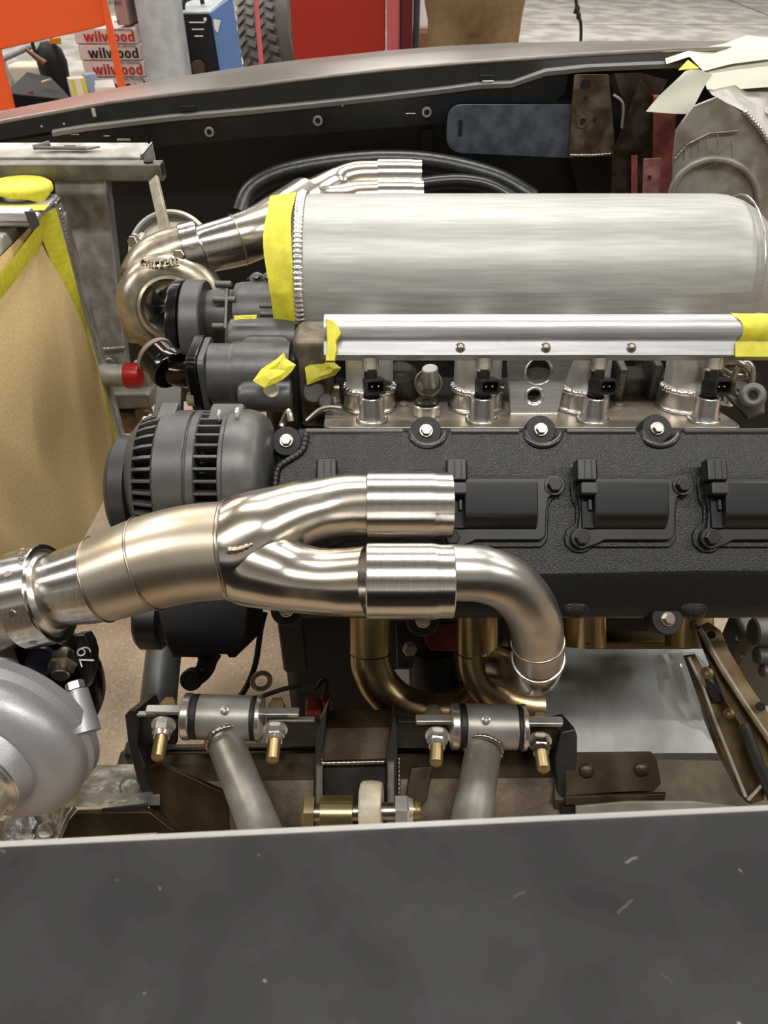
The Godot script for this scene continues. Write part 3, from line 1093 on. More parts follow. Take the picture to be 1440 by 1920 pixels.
# ---------- the workshop behind ----------
func background() -> void:
	var s: M
	# orange rack: a slanting top panel on two flat posts
	var z := -2.1
	thing("steel_rack", "bright orange steel rack with a slanting panel at the upper left", "rack", Vector3(-1.2, 0, z))
	s = M.new()
	plate(s, [atz(-180, -300, z), atz(150, -300, z), atz(199, 45, z), atz(192, 50, z), atz(0, 94, z), atz(-180, 130, z)], 0.03, 0.004, Vector3(0, 0, 1))
	part("panel", s, K.orange)
	s = M.new()
	plate(s, [atz(176, -100, z + 0.02), atz(192, -100, z + 0.02), atz(196, 0, z + 0.02), atz(206, 42, z + 0.02), atz(232, 165, z + 0.02), atz(262, 320, z + 0.02), atz(248, 320, z + 0.02), atz(222, 168, z + 0.02), atz(196, 42, z + 0.02)], 0.03, 0.003, Vector3(0, 0, 1))
	part("post", s, K.orange)
	s = M.new()
	plate(s, [atz(-30, 90, z + 0.02), atz(-4, 92, z + 0.02), atz(24, 208, z + 0.02), atz(60, 330, z + 0.02), atz(20, 330, z + 0.02), atz(-6, 200, z + 0.02)], 0.03, 0.003, Vector3(0, 0, 1))
	part("post", s, K.orange)
	# stand under the boxes and clutter
	z = -2.5
	var top_y := atz(180, 200, z).y
	thing("workbench", "low grey bench behind the orange rack", "bench", Vector3(-1.1, 0, z))
	s = M.new()
	z = -2.49
	box(s, Vector3(-1.25, top_y - 0.02, z), Vector3(0.62, 0.04, 0.70), 0.005)
	part("top", s, K.grey_dark)
	for q in [[-0.28, -0.32], [0.28, -0.32], [-0.28, 0.32], [0.28, 0.32]]:
		s = M.new()
		box(s, Vector3(-1.25 + q[0], (top_y - 0.04) / 2, z + q[1]), Vector3(0.04, top_y - 0.04, 0.04), 0.004)
		part("leg", s, K.grey_dark)
	# four white printed boxes, one above the other
	var cols := [K.print_red, K.print_black, K.print_red, K.print_black]
	var ord := ["topmost white carton of the stack, red lettering", "second white carton down the stack, black lettering", "third white carton down the stack, lower red lettering", "lowest white carton of the stack, lower black lettering"]
	z = -2.4
	for i in 4:
		var p0 := atz(140 + 5 * i + (i * 3), 52 + 31.0 * i, z)
		var p1 := atz(258 + 3.2 * i, 52 + 31.0 * i, z)
		var h := p0.y - atz(140, 52 + 31.0 * (i + 1), z).y
		var w := atz(263, 90, z).x - atz(146, 90, z).x
		var c := Vector3((atz(146 + i * 2, 90, z).x + atz(259 + i * 2, 90, z).x) / 2, p0.y - h / 2, z - 0.15)
		thing("carton", ord[i], "box", c - Vector3(0, h / 2, 0), "white brake part cartons")
		s = M.new()
		box(s, c, Vector3(w, h - 0.002, 0.3), 0.003)
		part("body", s, K.white_card)
		var lx := c.x - w * 0.40
		words("lettering", "wilwood", Transform3D(Basis.IDENTITY, Vector3(c.x + w * 0.06, c.y - h * 0.05, z + 0.0015)), h * 0.62, 0.002, cols[i], null, w * 0.80, "Droid Sans", 700)
		words("small_print", "DISC BRAKES", Transform3D(Basis.IDENTITY, Vector3(c.x + w * 0.25, c.y + h * 0.40, z + 0.0015)), h * 0.12, 0.001, K.print_black, null, w * 0.36)
	# pinkish carton above, brown carton behind it
	s = M.new()
	var ca := atz(200, -60, z)
	var cb := atz(244, 48, z)
	thing("carton", "pale pinkish carton resting on the white carton stack", "box", Vector3((ca.x + cb.x) / 2, cb.y, z - 0.15))
	box(s, Vector3((ca.x + cb.x) / 2, (ca.y + cb.y) / 2 + 0.001, z - 0.15), Vector3(cb.x - ca.x, ca.y - cb.y, 0.3), 0.003)
	part("body", s, mt(Color(0.66, 0.56, 0.55), 0.65))
	words("lettering", "W/ AOC", Transform3D(Basis.IDENTITY, atz(216, 5, z + 0.002)), 0.012, 0.001, K.print_black, null, 0.05)
	words("lettering", "KIT", Transform3D(Basis.IDENTITY, atz(219, 41, z + 0.002)), 0.007, 0.001, K.print_black, null, 0.02)
	s = M.new()
	ca = atz(246, -60, z - 0.02)
	cb = atz(263, 50, z - 0.02)
	box(s, Vector3((ca.x + cb.x) / 2, (ca.y + cb.y) / 2 + 0.001, z - 0.15), Vector3(cb.x - ca.x, ca.y - cb.y, 0.24), 0.003)
	solo("carton", s, K.brown_card, "narrow brown cardboard carton between the pinkish carton and the pale post", "box")
	# the pale post
	s = M.new()
	z = -2.35
	var pa := atz(306, 0, z)
	var top := Vector3(pa.x, 4.3, z)
	var foot := Vector3(atz(306, 60, z).x, 0, z)
	var wv := atz(345, 40, z).x - atz(268, 40, z).x
	ext(s, rpoly([Vector2(-wv / 2, -wv / 2), Vector2(wv / 2, -wv / 2), Vector2(wv / 2, wv / 2), Vector2(-wv / 2, wv / 2)], wv * 0.3, 6), Transform3D(Basis(Vector3.RIGHT, Vector3.FORWARD, Vector3.UP), foot), 4.3)
	solo("workshop_post", s, K.post_paint, "pale grey painted post rising beside the white cartons", "post")
	# welder: dark front, blue side, rail on top
	z = -2.5
	thing("welding_machine", "blue welding machine with a dark control panel beside the pale post", "welder", Vector3(-0.75, 0, z))
	var wl := atz(342, 60, z).x
	var wr := atz(398, 60, z).x
	var wtop := atz(370, 24, z).y
	s = M.new()
	plate(s, [Vector3(wl, wtop, z), Vector3(wr, wtop, z), Vector3(wr + 0.03, 0.1, z), Vector3(wl + 0.03, 0.1, z)], 0.03, 0.005, Vector3(0, 0, 1))
	part("control_panel", s, K.navy)
	s = M.new()
	var q0 := atz(399, 26, z)
	var q1 := atz(430, 0, z - 0.3)
	plate(s, [Vector3(wr + 0.001, wtop, z), Vector3(wr + 0.085, wtop + 0.05, z - 0.02), Vector3(wr + 0.125, 0.1, z - 0.02), Vector3(wr + 0.032, 0.1, z)], 0.03, 0.004, Vector3(0, 0, 1))
	part("side_panel", s, K.blue_paint)
	s = M.new()
	plate(s, [Vector3(wl, wtop + 0.004, z), Vector3(wr, wtop + 0.004, z), Vector3(wr + 0.08, wtop + 0.06, z - 0.3), Vector3(wl, wtop + 0.06, z - 0.3)], 0.02, 0.004)
	part("lid", s, K.post_paint)
	s = M.new()
	tube(s, spline([Vector3(wl + 0.01, wtop + 0.01, z - 0.02), Vector3(wl + 0.02, wtop + 0.035, z - 0.03), Vector3(wl + 0.07, wtop + 0.045, z - 0.05), Vector3(wl + 0.08, wtop + 0.02, z - 0.05)], 6), 0.008, 10)
	part("handle", s, K.rubber)
	for i in 3:
		s = M.new()
		box(s, Vector3((wl + wr) / 2 + 0.004, wtop - 0.03 - 0.022 * i, z + 0.001), Vector3(0.06 - 0.014 * i, 0.0035, 0.003), 0.001)
		part("print_line", s, K.print_white)
	s = M.new()
	cyl(s, Vector3(wr - 0.02, wtop - 0.02, z), Vector3(wr - 0.02, wtop - 0.02, z + 0.008), 0.006, 0.001, 12)
	part("knob", s, K.print_white)
	s = M.new()
	cyl(s, atz(372, 128, z - 0.001), atz(372, 128, z + 0.02), 0.028, 0.005, 20)
	part("socket", s, mt(Color(0.22, 0.12, 0.11), 0.5))
	s = M.new()
	plate(s, [atz(400, 36, z + 0.001), atz(414, 38, z + 0.001), atz(408, 62, z + 0.001), atz(402, 54, z + 0.001)], 0.002, 0.0, Vector3(0, 0, 1))
	part("chipped_sticker", s, K.print_white)
	wheel_far()
	# thin pink stand in front of the wheel
	s = M.new()
	cyl(s, Vector3(atz(483, 60, -2.2).x, 0, -2.2), Vector3(atz(481, 0, -2.2).x, 1.3, -2.2), 0.008, 0.001, 12)
	solo("stand_pole", s, K.pink_edge, "thin dull pink pole standing in front of the wheel", "pole")
	# red cabinet
	z = -2.45
	var x0 := atz(547, 60, z).x
	var x1 := atz(723, 60, z).x
	var x2 := atz(750, 60, z).x
	var x3 := atz(774, 60, z).x
	thing("tool_cabinet", "tall red tool cabinet with a pale pink corner post behind the fender", "cabinet", Vector3((x0 + x1) / 2, 0, z - 0.25))
	s = M.new()
	box(s, Vector3((x0 + x1) / 2, 0.6, z - 0.15), Vector3(x1 - x0, 1.2, 0.3), 0.006)
	part("body", s, K.red_paint)
	s = M.new()
	box(s, Vector3((x1 + x2) / 2 + 0.001, 0.6, z - 0.02), Vector3(x2 - x1 - 0.004, 1.2, 0.05), 0.006)
	part("corner_post", s, K.pink_edge)
	s = M.new()
	box(s, Vector3((x2 + x3) / 2, 0.6, z - 0.15), Vector3(x3 - x2 - 0.002, 1.2, 0.28), 0.006)
	part("side_panel", s, K.maroon)
	s = M.new()
	box(s, Vector3(x3 + 0.016, 0.6, z - 0.1), Vector3(0.024, 1.2, 0.04), 0.006)
	part("edge_strip", s, mt(Color(0.34, 0.36, 0.40), 0.5))
	# white drum and its dark foot between cabinet and person
	z = -3.2
	s = M.new()
	thing("white_drum", "white drum on a brown skid between the red cabinet and the person", "drum", Vector3(atz(800, 50, z).x, 0, z - 0.2))
	lathe(s, Vector3(atz(806, 50, z).x, atz(800, 62, z).y, z - 0.2), Vector3.UP, [[0, 0], [0.11, 0], [0.12, 0.02], [0.12, 0.30], [0.10, 0.4], [0, 0.42]], 28)
	part("body", s, K.print_white)
	s = M.new()
	var dy := atz(800, 62, z).y
	box(s, Vector3(atz(800, 60, z).x + 0.01, dy / 2 - 0.001, z - 0.2), Vector3(0.24, dy, 0.3), 0.01)
	part("skid", s, K.brown_card)
	# black cable hanging from above
	s = M.new()
	z = -2.6
	var ctop := atz(1078, -20, z)
	tube(s, [Vector3(ctop.x, 4.3, z), ctop], 0.006, 10)
	tube(s, spline([ctop, atz(1080, 0, z), atz(1083, 22, z), atz(1089, 45, z), atz(1089, 80, z)], 6) + [Vector3(atz(1089, 80, z).x, 0.01, z)], 0.006, 10)
	var cb2 := solo("hanging_cable", s, K.rubber, "black cable with a knot hanging in front of the pale floor", "cable")
	s = M.new()
	for q in [[1082, 18, 0.016], [1085, 30, 0.013], [1077, 23, 0.006]]:
		lathe(s, atz(q[0], q[1], z) - Vector3(0, q[2], 0), Vector3.UP, [[0, 0], [q[2] * 0.6, q[2] * 0.3], [q[2] * 0.7, q[2]], [q[2] * 0.5, q[2] * 1.8], [0, q[2] * 2]], 10, 80.0)
	part("knot", s, K.rubber, cb2)
	clutter()
	person()

func wheel_far() -> void:
	var z := -3.2
	var c := Vector3(atz(566, 30, z).x, 0.56, z)
	var ax := Vector3(0.88, 0.28, 0.36).normalized()
	thing("wheel_assembly", "knobbly black tyre on a silver wheel beside the red cabinet", "wheel", Vector3(c.x, 0.3, z))
	var s := M.new()
	var R := 0.37
	lathe_loop(s, c, ax, [[0.24, -0.09], [0.32, -0.125], [R - 0.01, -0.10], [R, -0.06], [R, 0.06], [R - 0.01, 0.10], [0.32, 0.125], [0.24, 0.09]], 64, 30.0)
	part("tyre", s, mt(Color(0.34, 0.33, 0.31), 0.7))
	var b := basis_for(ax)
	s = M.new()
	for i in 58:
		for j in 4:
			var th := TAU * (i + (0.5 if j % 2 else 0.0)) / 58.0
			var d := b.x * cos(th) + b.y * sin(th)
			var t := ax.cross(d)
			var tw := 0.5 if j % 2 else -0.5
			box(s, c + d * (R + 0.004) + ax * (-0.075 + 0.05 * j), Vector3(0.042, 0.010, 0.022), 0.003, Basis((ax * cos(tw) + t * sin(tw)), d, (ax * cos(tw) + t * sin(tw)).cross(d)))
	var tr := part("tread", s, mt(Color(0.42, 0.41, 0.385), 0.75))
	tr.set_meta("kind", "stuff")
	s = M.new()
	lathe_loop(s, c, ax, [[0.235, -0.08], [0.245, 0.10], [0.225, 0.105], [0.21, 0.05], [0.215, -0.08]], 48)
	part("rim", s, K.machined)
	for i in 6:
		s = M.new()
		var th := TAU * i / 6.0
		var d := b.x * cos(th) + b.y * sin(th)
		box(s, c + d * 0.125 + ax * 0.07, Vector3(0.2, 0.045, 0.03), 0.008, Basis(d, ax.cross(d), ax))
		part("spoke", s, K.machined)
	s = M.new()
	cyl(s, c + ax * 0.03, c + ax * 0.09, 0.05, 0.006)
	part("hub", s, K.machined)
	s = M.new()
	cyl(s, Vector3(c.x - 0.02, 0, z), Vector3(c.x - 0.02, c.y - 0.355, z), 0.12, 0.005)
	part("stand", s, K.grey_dark)

func clutter() -> void:
	var s: M
	var z := -2.3
	# dark case with a red stripe
	thing("tool_case", "low dark grey case with a red stripe at the left edge", "tool case", atz(60, 205, z))
	s = M.new()
	var a := [atz(15, 166, z), atz(55, 146, z - 0.1), atz(100, 160, z - 0.1), atz(132, 178, z), atz(140, 191, z), atz(20, 191, z)]
	plate(s, a, 0.12, 0.006, Vector3(0, 0, 1))
	part("body", s, K.grey_dark)
	s = M.new()
	plate(s, [atz(17, 182, z + 0.004), atz(60, 170, z + 0.004), atz(62, 175, z + 0.004), atz(18, 189, z + 0.004)], 0.004, 0.001, Vector3(0, 0, 1))
	part("stripe", s, mt(Color(0.55, 0.14, 0.16), 0.5))
	s = M.new()
	plate(s, [atz(76, 153, z + 0.002), atz(92, 148, z + 0.002), atz(93, 152, z + 0.002), atz(78, 158, z + 0.002)], 0.02, 0.002, Vector3(0, 0, 1))
	part("latch", s, K.zinc)
	# black tool bag
	s = M.new()
	thing("tool_bag", "soft black bag with a yellow tag behind the orange rack", "bag", atz(112, 190, z - 0.1))
	var bp := atz(112, 176, z - 0.22)
	lathe(s, bp, Vector3.UP, [[0, -0.05], [0.05, -0.05], [0.058, 0.0], [0.052, 0.06], [0.056, 0.11], [0.046, 0.15], [0.025, 0.175], [0, 0.18]], 20, 70.0)
	part("body", s, K.black_matt)
	s = M.new()
	tube(s, spline([bp + Vector3(-0.04, 0.12, 0.03), bp + Vector3(-0.045, 0.19, 0.02), bp + Vector3(0.02, 0.2, 0.02), bp + Vector3(0.045, 0.11, 0.03)], 6), 0.007, 8)
	part("handle", s, K.rubber)
	s = M.new()
	plate(s, [atz(93, 73, z - 0.06), atz(113, 70, z - 0.06), atz(115, 83, z - 0.06), atz(92, 82, z - 0.06)], 0.004, 0.001, Vector3(0, 0, 1))
	part("tag", s, mt(Color(0.75, 0.55, 0.12), 0.5))
	# wooden-handled tool leaning on the bag
	s = M.new()
	tube(s, [atz(48, 92, z - 0.05), atz(84, 120, z - 0.05)], [0.006, 0.014], 10)
	solo("hand_tool", s, mt(Color(0.36, 0.24, 0.08), 0.5), "short brown-handled tool leaning against the black bag", "tool")
	# grey angled frame on the floor
	s = M.new()
	tube(s, fillet([atz(0, 112, z - 0.3), atz(62, 84, z - 0.3), atz(68, 96, z - 0.3)], 0.02), 0.012, 10)
	tube(s, [atz(2, 112, z - 0.3), atz(22, 150, z - 0.3), atz(25, 172, z - 0.3)], 0.012, 10)
	solo("creeper_frame", s, K.post_paint, "grey bent tube frame leaning behind the dark case", "frame")
	s = M.new()
	box(s, atz(50, 118, z - 0.5) - Vector3(0, 0.06, 0), Vector3(0.14, 0.12, 0.1), 0.015)
	solo("cloth_bundle", s, mt(Color(0.78, 0.74, 0.66), 0.8), "folded off-white cloth bundle seen below the orange panel", "cloth")
	# little yellow and white cartons
	z = -2.2
	var c := atz(145, 160, z)
	thing("small_carton", "small carton with yellow and white stripes before the white stack", "box", c - Vector3(0, 0.05, 0))
	s = M.new()
	var B := Basis(Vector3.UP, 0.5)
	var ty := atz(180, 200, -2.5).y
	var hh := c.y + 0.025 - ty
	box(s, Vector3(c.x, ty + hh / 2, c.z), Vector3(0.055, hh, 0.04), 0.002, B)
	part("body", s, K.white_card)
	for o in [-0.016, 0.018]:
		s = M.new()
		box(s, Vector3(c.x, ty + hh / 2, c.z) + B * Vector3(o, 0, 0.0205), Vector3(0.012, hh - 0.004, 0.002), 0.0005, B)
		part("yellow_stripe", s, K.yellow_card)
	s = M.new()
	box(s, Vector3(c.x, ty + (hh + 0.005) / 2, c.z) + B * Vector3(0.052, 0, -0.02), Vector3(0.045, hh + 0.005, 0.04), 0.002, B)
	solo("small_carton", s, mt(Color(0.55, 0.60, 0.68), 0.5), "small pale blue carton between two yellow-marked cartons", "box")
	c = atz(198, 168, z + 0.03)
	thing("small_carton", "small open white carton with a yellow corner beside the orange post", "box", c - Vector3(0, 0.05, 0))
	s = M.new()
	B = Basis(Vector3.UP, 0.35)
	hh = c.y + 0.010 - ty
	box(s, Vector3(c.x, ty + hh / 2, c.z), Vector3(0.07, hh, 0.05), 0.002, B)
	part("body", s, K.white_card)
	s = M.new()
	box(s, c + B * Vector3(0.018, -0.045, 0.0255), Vector3(0.03, 0.09, 0.002), 0.0005, B)
	part("yellow_patch", s, K.yellow_card)
	s = M.new()
	plate(s, [c + B * Vector3(-0.034, 0.011, 0.024), c + B * Vector3(0.034, 0.011, 0.024), c + B * Vector3(0.03, 0.03, 0.0), c + B * Vector3(-0.03, 0.03, 0.0)], 0.001)
	part("flap", s, K.white_card)

func smin(a: float, b: float, k: float) -> float:
	var h := clampf(0.5 + 0.5 * (b - a) / k, 0.0, 1.0)
	return lerpf(b, a, h) - k * h * (1.0 - h)
func nets(s: M, bones: Array, cell: float, k: float) -> void:
	# surface nets of smoothly joined tapered capsules: [a, b, ra, rb]
	var lo := Vector3.INF
	var hi := -Vector3.INF
	for b in bones:
		var r := maxf(b[2], b[3]) + cell * 2
		lo = lo.min(b[0] - Vector3.ONE * r).min(b[1] - Vector3.ONE * r)
		hi = hi.max(b[0] + Vector3.ONE * r).max(b[1] + Vector3.ONE * r)
	var nx := int((hi.x - lo.x) / cell) + 2
	var ny := int((hi.y - lo.y) / cell) + 2
	var nz := int((hi.z - lo.z) / cell) + 2
	var F := PackedFloat32Array()
	F.resize(nx * ny * nz)
	F.fill(0.2)
	for b in bones:
		var ab: Vector3 = b[1] - b[0]
		var r := maxf(b[2], b[3]) + 0.06
		var l: Vector3 = (b[0].min(b[1]) - Vector3.ONE * r - lo) / cell
		var h: Vector3 = (b[0].max(b[1]) + Vector3.ONE * r - lo) / cell
		var L2 := maxf(ab.length_squared(), 1e-9)
		for z in range(maxi(0, int(l.z)), mini(nz, int(h.z) + 2)):
			for y in range(maxi(0, int(l.y)), mini(ny, int(h.y) + 2)):
				for x in range(maxi(0, int(l.x)), mini(nx, int(h.x) + 2)):
					var p := lo + Vector3(x, y, z) * cell
					var u := clampf((p - b[0]).dot(ab) / L2, 0.0, 1.0)
					var d: float = (p - b[0] - ab * u).length() - lerpf(b[2], b[3], u)
					var i := (z * ny + y) * nx + x
					F[i] = smin(F[i], d, k)
	var V := {}
	var G := func(x: int, y: int, z: int) -> float: return F[(z * ny + y) * nx + x]
	for z in nz - 1:
		for y in ny - 1:
			for x in nx - 1:
				var i0 := (z * ny + y) * nx + x
				var c := [F[i0], F[i0 + 1], F[i0 + nx], F[i0 + nx + 1], F[i0 + nx * ny], F[i0 + nx * ny + 1], F[i0 + nx * ny + nx], F[i0 + nx * ny + nx + 1]]
				var neg := 0
				for w in c: if w < 0.0: neg += 1
				if neg == 0 or neg == 8: continue
				var acc := Vector3.ZERO
				var cnt := 0
				for e in [[0, 1], [2, 3], [4, 5], [6, 7], [0, 2], [1, 3], [4, 6], [5, 7], [0, 4], [1, 5], [2, 6], [3, 7]]:
					var fa: float = c[e[0]]
					var fb: float = c[e[1]]
					if (fa < 0.0) != (fb < 0.0):
						var u := fa / (fa - fb)
						var pa := Vector3(e[0] & 1, (e[0] >> 1) & 1, e[0] >> 2)
						var pb := Vector3(e[1] & 1, (e[1] >> 1) & 1, e[1] >> 2)
						acc += pa.lerp(pb, u)
						cnt += 1
				var g := Vector3(c[1] - c[0] + c[3] - c[2] + c[5] - c[4] + c[7] - c[6], c[2] - c[0] + c[3] - c[1] + c[6] - c[4] + c[7] - c[5], c[4] - c[0] + c[5] - c[1] + c[6] - c[2] + c[7] - c[3]).normalized()
				V[i0] = [lo + (Vector3(x, y, z) + acc / cnt) * cell, g]
	for z in range(1, nz - 1):
		for y in range(1, ny - 1):
			for x in range(1, nx - 1):
				var i := (z * ny + y) * nx + x
				for q in [[1, nx, nx * ny], [nx, 1, nx * ny], [nx * ny, 1, nx]]:
					if (F[i] < 0.0) != (F[i + q[0]] < 0.0):
						var a = V.get(i)
						var b = V.get(i - q[1])
						var c = V.get(i - q[1] - q[2])
						var d = V.get(i - q[2])
						if a and b and c and d: s.quad(a[0], b[0], c[0], d[0], a[1], b[1], c[1], d[1])

func person() -> void:
	var z := -2.28
	var cx := atz(888, 40, z).x
	var H := 1.76
	thing("person", "person in khaki trousers standing beyond the far fender", "person", Vector3(cx, 0, z))
	var hipy := 0.90
	var s := M.new()
	# torso, arms, head: above the picture
	var sh := Vector3(cx, 1.42, z - 0.02)
	var torso := [[Vector3(cx, 0.98, z), Vector3(cx, 1.2, z), 0.13, 0.14], [Vector3(cx - 0.1, 1.36, z), Vector3(cx + 0.1, 1.36, z), 0.10, 0.10], [Vector3(cx, 1.2, z), Vector3(cx, 1.36, z), 0.14, 0.12]]
	var arms := []
	var hands := []
	for sx in [-1.0, 1.0]:
		arms.append([Vector3(cx + sx * 0.17, 1.38, z), Vector3(cx + sx * 0.22, 1.10, z - 0.02), 0.052, 0.042])
		arms.append([Vector3(cx + sx * 0.22, 1.10, z - 0.02), Vector3(cx + sx * 0.14, 0.99, z - 0.20), 0.040, 0.028])
		var w := Vector3(cx + sx * 0.125, 0.97, z - 0.225)
		hands.append([w, w + Vector3(-sx * 0.03, -0.02, -0.05), 0.026, 0.028])
		for f in 4:
			var kn := w + Vector3(-sx * (0.012 + 0.014 * f), -0.018 - 0.002 * f, -0.075)
			hands.append([kn, kn + Vector3(-sx * 0.006, -0.030, -0.022 + 0.003 * f), 0.010, 0.008])
		hands.append([w + Vector3(-sx * 0.03, 0, -0.02), w + Vector3(-sx * 0.058, -0.008, -0.052), 0.012, 0.009])
	var head := [[Vector3(cx, 1.42, z), Vector3(cx, 1.52, z), 0.055, 0.052], [Vector3(cx, 1.60, z - 0.01), Vector3(cx, 1.67, z + 0.01), 0.076, 0.086], [Vector3(cx, 1.60, z - 0.088), Vector3(cx, 1.625, z - 0.082), 0.013, 0.010], [Vector3(cx - 0.082, 1.62, z + 0.01), Vector3(cx - 0.082, 1.65, z + 0.01), 0.014, 0.016], [Vector3(cx + 0.082, 1.62, z + 0.01), Vector3(cx + 0.082, 1.65, z + 0.01), 0.014, 0.016]]
	nets(s, torso + arms + hands + head, 0.014, 0.02)
	part("body", s, mt(Color(0.72, 0.52, 0.42), 0.6))
	s = M.new()
	var coat := []
	for q in torso + arms: coat.append([q[0], q[1], q[2] + 0.014, q[3] + 0.014])
	nets(s, coat, 0.020, 0.05)
	part("jacket", s, mt(Color(0.16, 0.17, 0.19), 0.8))
	s = M.new()
	nets(s, [[Vector3(cx, 1.655, z + 0.02), Vector3(cx, 1.70, z + 0.015), 0.094, 0.086], [Vector3(cx, 1.60, z + 0.045), Vector3(cx, 1.66, z + 0.045), 0.062, 0.074]], 0.016, 0.03)
	part("hair", s, mt(Color(0.12, 0.09, 0.07), 0.8))
	s = M.new()
	nets(s, [[Vector3(cx - 0.070, hipy, z), Vector3(cx + 0.070, hipy, z), 0.090, 0.090], [Vector3(cx - 0.070, hipy - 0.02, z), Vector3(cx - 0.085, 0.50, z + 0.02), 0.088, 0.078], [Vector3(cx - 0.085, 0.50, z + 0.02), Vector3(cx - 0.09, 0.10, z - 0.01), 0.078, 0.068],
		[Vector3(cx + 0.070, hipy - 0.02, z), Vector3(cx + 0.085, 0.50, z + 0.02), 0.088, 0.078], [Vector3(cx + 0.085, 0.50, z + 0.02), Vector3(cx + 0.09, 0.10, z - 0.01), 0.078, 0.068],
		[Vector3(cx - 0.07, hipy - 0.02, z - 0.05), Vector3(cx + 0.07, hipy - 0.02, z - 0.05), 0.1, 0.1], [Vector3(cx, 0.98, z), Vector3(cx, 0.9, z), 0.145, 0.13],
		[Vector3(cx + 0.115, 0.93, z + 0.075), Vector3(cx + 0.05, 0.60, z + 0.085), 0.018, 0.012], [Vector3(cx + 0.145, 0.9, z + 0.05), Vector3(cx + 0.12, 0.55, z + 0.075), 0.018, 0.012], [Vector3(cx - 0.06, 0.93, z + 0.085), Vector3(cx - 0.01, 0.80, z + 0.09), 0.014, 0.012]], 0.016, 0.03)
	part("trousers", s, K.khaki)
	for sx in [-1, 1]:
		s = M.new()
		nets(s, [[Vector3(cx + sx * 0.09, 0.05, z - 0.03), Vector3(cx + sx * 0.11, 0.035, z + 0.16), 0.045, 0.034], [Vector3(cx + sx * 0.09, 0.09, z - 0.02), Vector3(cx + sx * 0.09, 0.05, z - 0.02), 0.05, 0.048]], 0.018, 0.03)
		part("shoe", s, K.black_matt)

# ---------- the engine ----------
func engine_core() -> void:
	# cylinder heads and block: dark masses under the cover and the manifold, cast webs in the valley
	thing("engine_block", "dark engine block and cylinder heads under the intake manifold", "engine", Vector3(0.15, 0.42, 0))
	var s := M.new()
	box(s, Vector3(0.15, 0.58, 0.0), Vector3(0.46, 0.30, 0.30), 0.02)
	part("block", s, K.black_matt)
	for sz in [1, -1]:
		s = M.new()
		box(s, Vector3(0.15, 0.672, sz * 0.21), Vector3(0.49, 0.115, 0.15), 0.012, Basis(Vector3.RIGHT, deg_to_rad(40.0 * sz)))
		part("cylinder_head", s, K.black_matt)
	s = M.new()
	box(s, Vector3(0.15, 0.735, 0.0), Vector3(0.48, 0.05, 0.20), 0.01)
	part("valley_cover", s, K.cast_dull)
	# cast lumps, bosses and ribs in the valley, seen between the runners
	for q in [[750, 700, 0.10, 0.020], [760, 722, 0.11, 0.012], [1180, 712, 0.09, 0.022], [1215, 700, 0.08, 0.02], [1010, 720, 0.08, 0.02], [1380, 740, 0.08, 0.022]]:
		s = M.new()
		var p := atz(q[0], q[1], q[2])
		lathe(s, Vector3(p.x, 0.755, p.z), Vector3(0, 1, 0.15), [[0, 0], [q[3] * 1.2, 0], [q[3], 0.02], [q[3] * 0.92, p.y - 0.750], [q[3] * 0.6, p.y - 0.744], [0, p.y - 0.744]], 24)
		part("cast_boss", s, K.cast_dull)
	for q in [[722, 0.12], [1168, 0.13], [1232, 0.12]]:
		s = M.new()
		var p := atz(q[0], 700, q[1])
		box(s, Vector3(p.x, 0.785, p.z - 0.03), Vector3(0.010, 0.06, 0.07), 0.003)
		part("cast_rib", s, K.cast_dull)
	s = M.new()
	box(s, Vector3(0.15, 0.80, 0.05), Vector3(0.47, 0.09, 0.012), 0.004)
	part("valley_wall", s, K.grey_dark)
	# the front cover face and the tan cast water crossover
	s = M.new()
	box(s, Vector3(-0.105, 0.66, 0.0), Vector3(0.05, 0.32, 0.28), 0.012)
	part("front_cover", s, K.grey_dark)
	s = M.new()
	box(s, atz(592, 705, 0.12), Vector3(0.040, 0.11, 0.05), 0.008)
	part("front_casting", s, mt(Color(0.50, 0.46, 0.39), 0.5, 0.3, {"tex": "mottle", "scale": Vector3(12, 12, 12)}))
	for q in [[585, 640, 0.010], [604, 662, 0.007], [588, 735, 0.012], [610, 752, 0.008]]:
		s = M.new()
		cyl(s, at(q[0], q[1], 0.83), at(q[0], q[1], 0.80), q[2], 0.002, 20)
		part("casting_boss", s, K.cast_dull)
	s = M.new()
	cyl(s, atz(570, 740, 0.13), atz(640, 740, 0.13), 0.012, 0.002)
	cyl(s, atz(590, 770, 0.14), atz(650, 770, 0.14), 0.010, 0.002)
	part("water_fitting", s, K.cast_warm)

# the intake face of the near head: x along the engine, D back across it, h up from it
var PL0 := Vector3.ZERO
const PLA := Vector3(0, 0.974, -0.225)
const PLT := Vector3(0, -0.225, -0.974)
func pl(x: float, D: float, h: float) -> Vector3:
	return PL0 + Vector3(x, 0, 0) + PLT * D + PLA * h
func plx(px: float, D: float, h: float) -> float:
	# x of the point on that line that shows at column px
	var p := pl(0, D, h) - EYE
	var f := Vector3(0, -sin(deg_to_rad(PITCH)), -cos(deg_to_rad(PITCH)))
	return (px - 720.0) / FPX * p.dot(f)

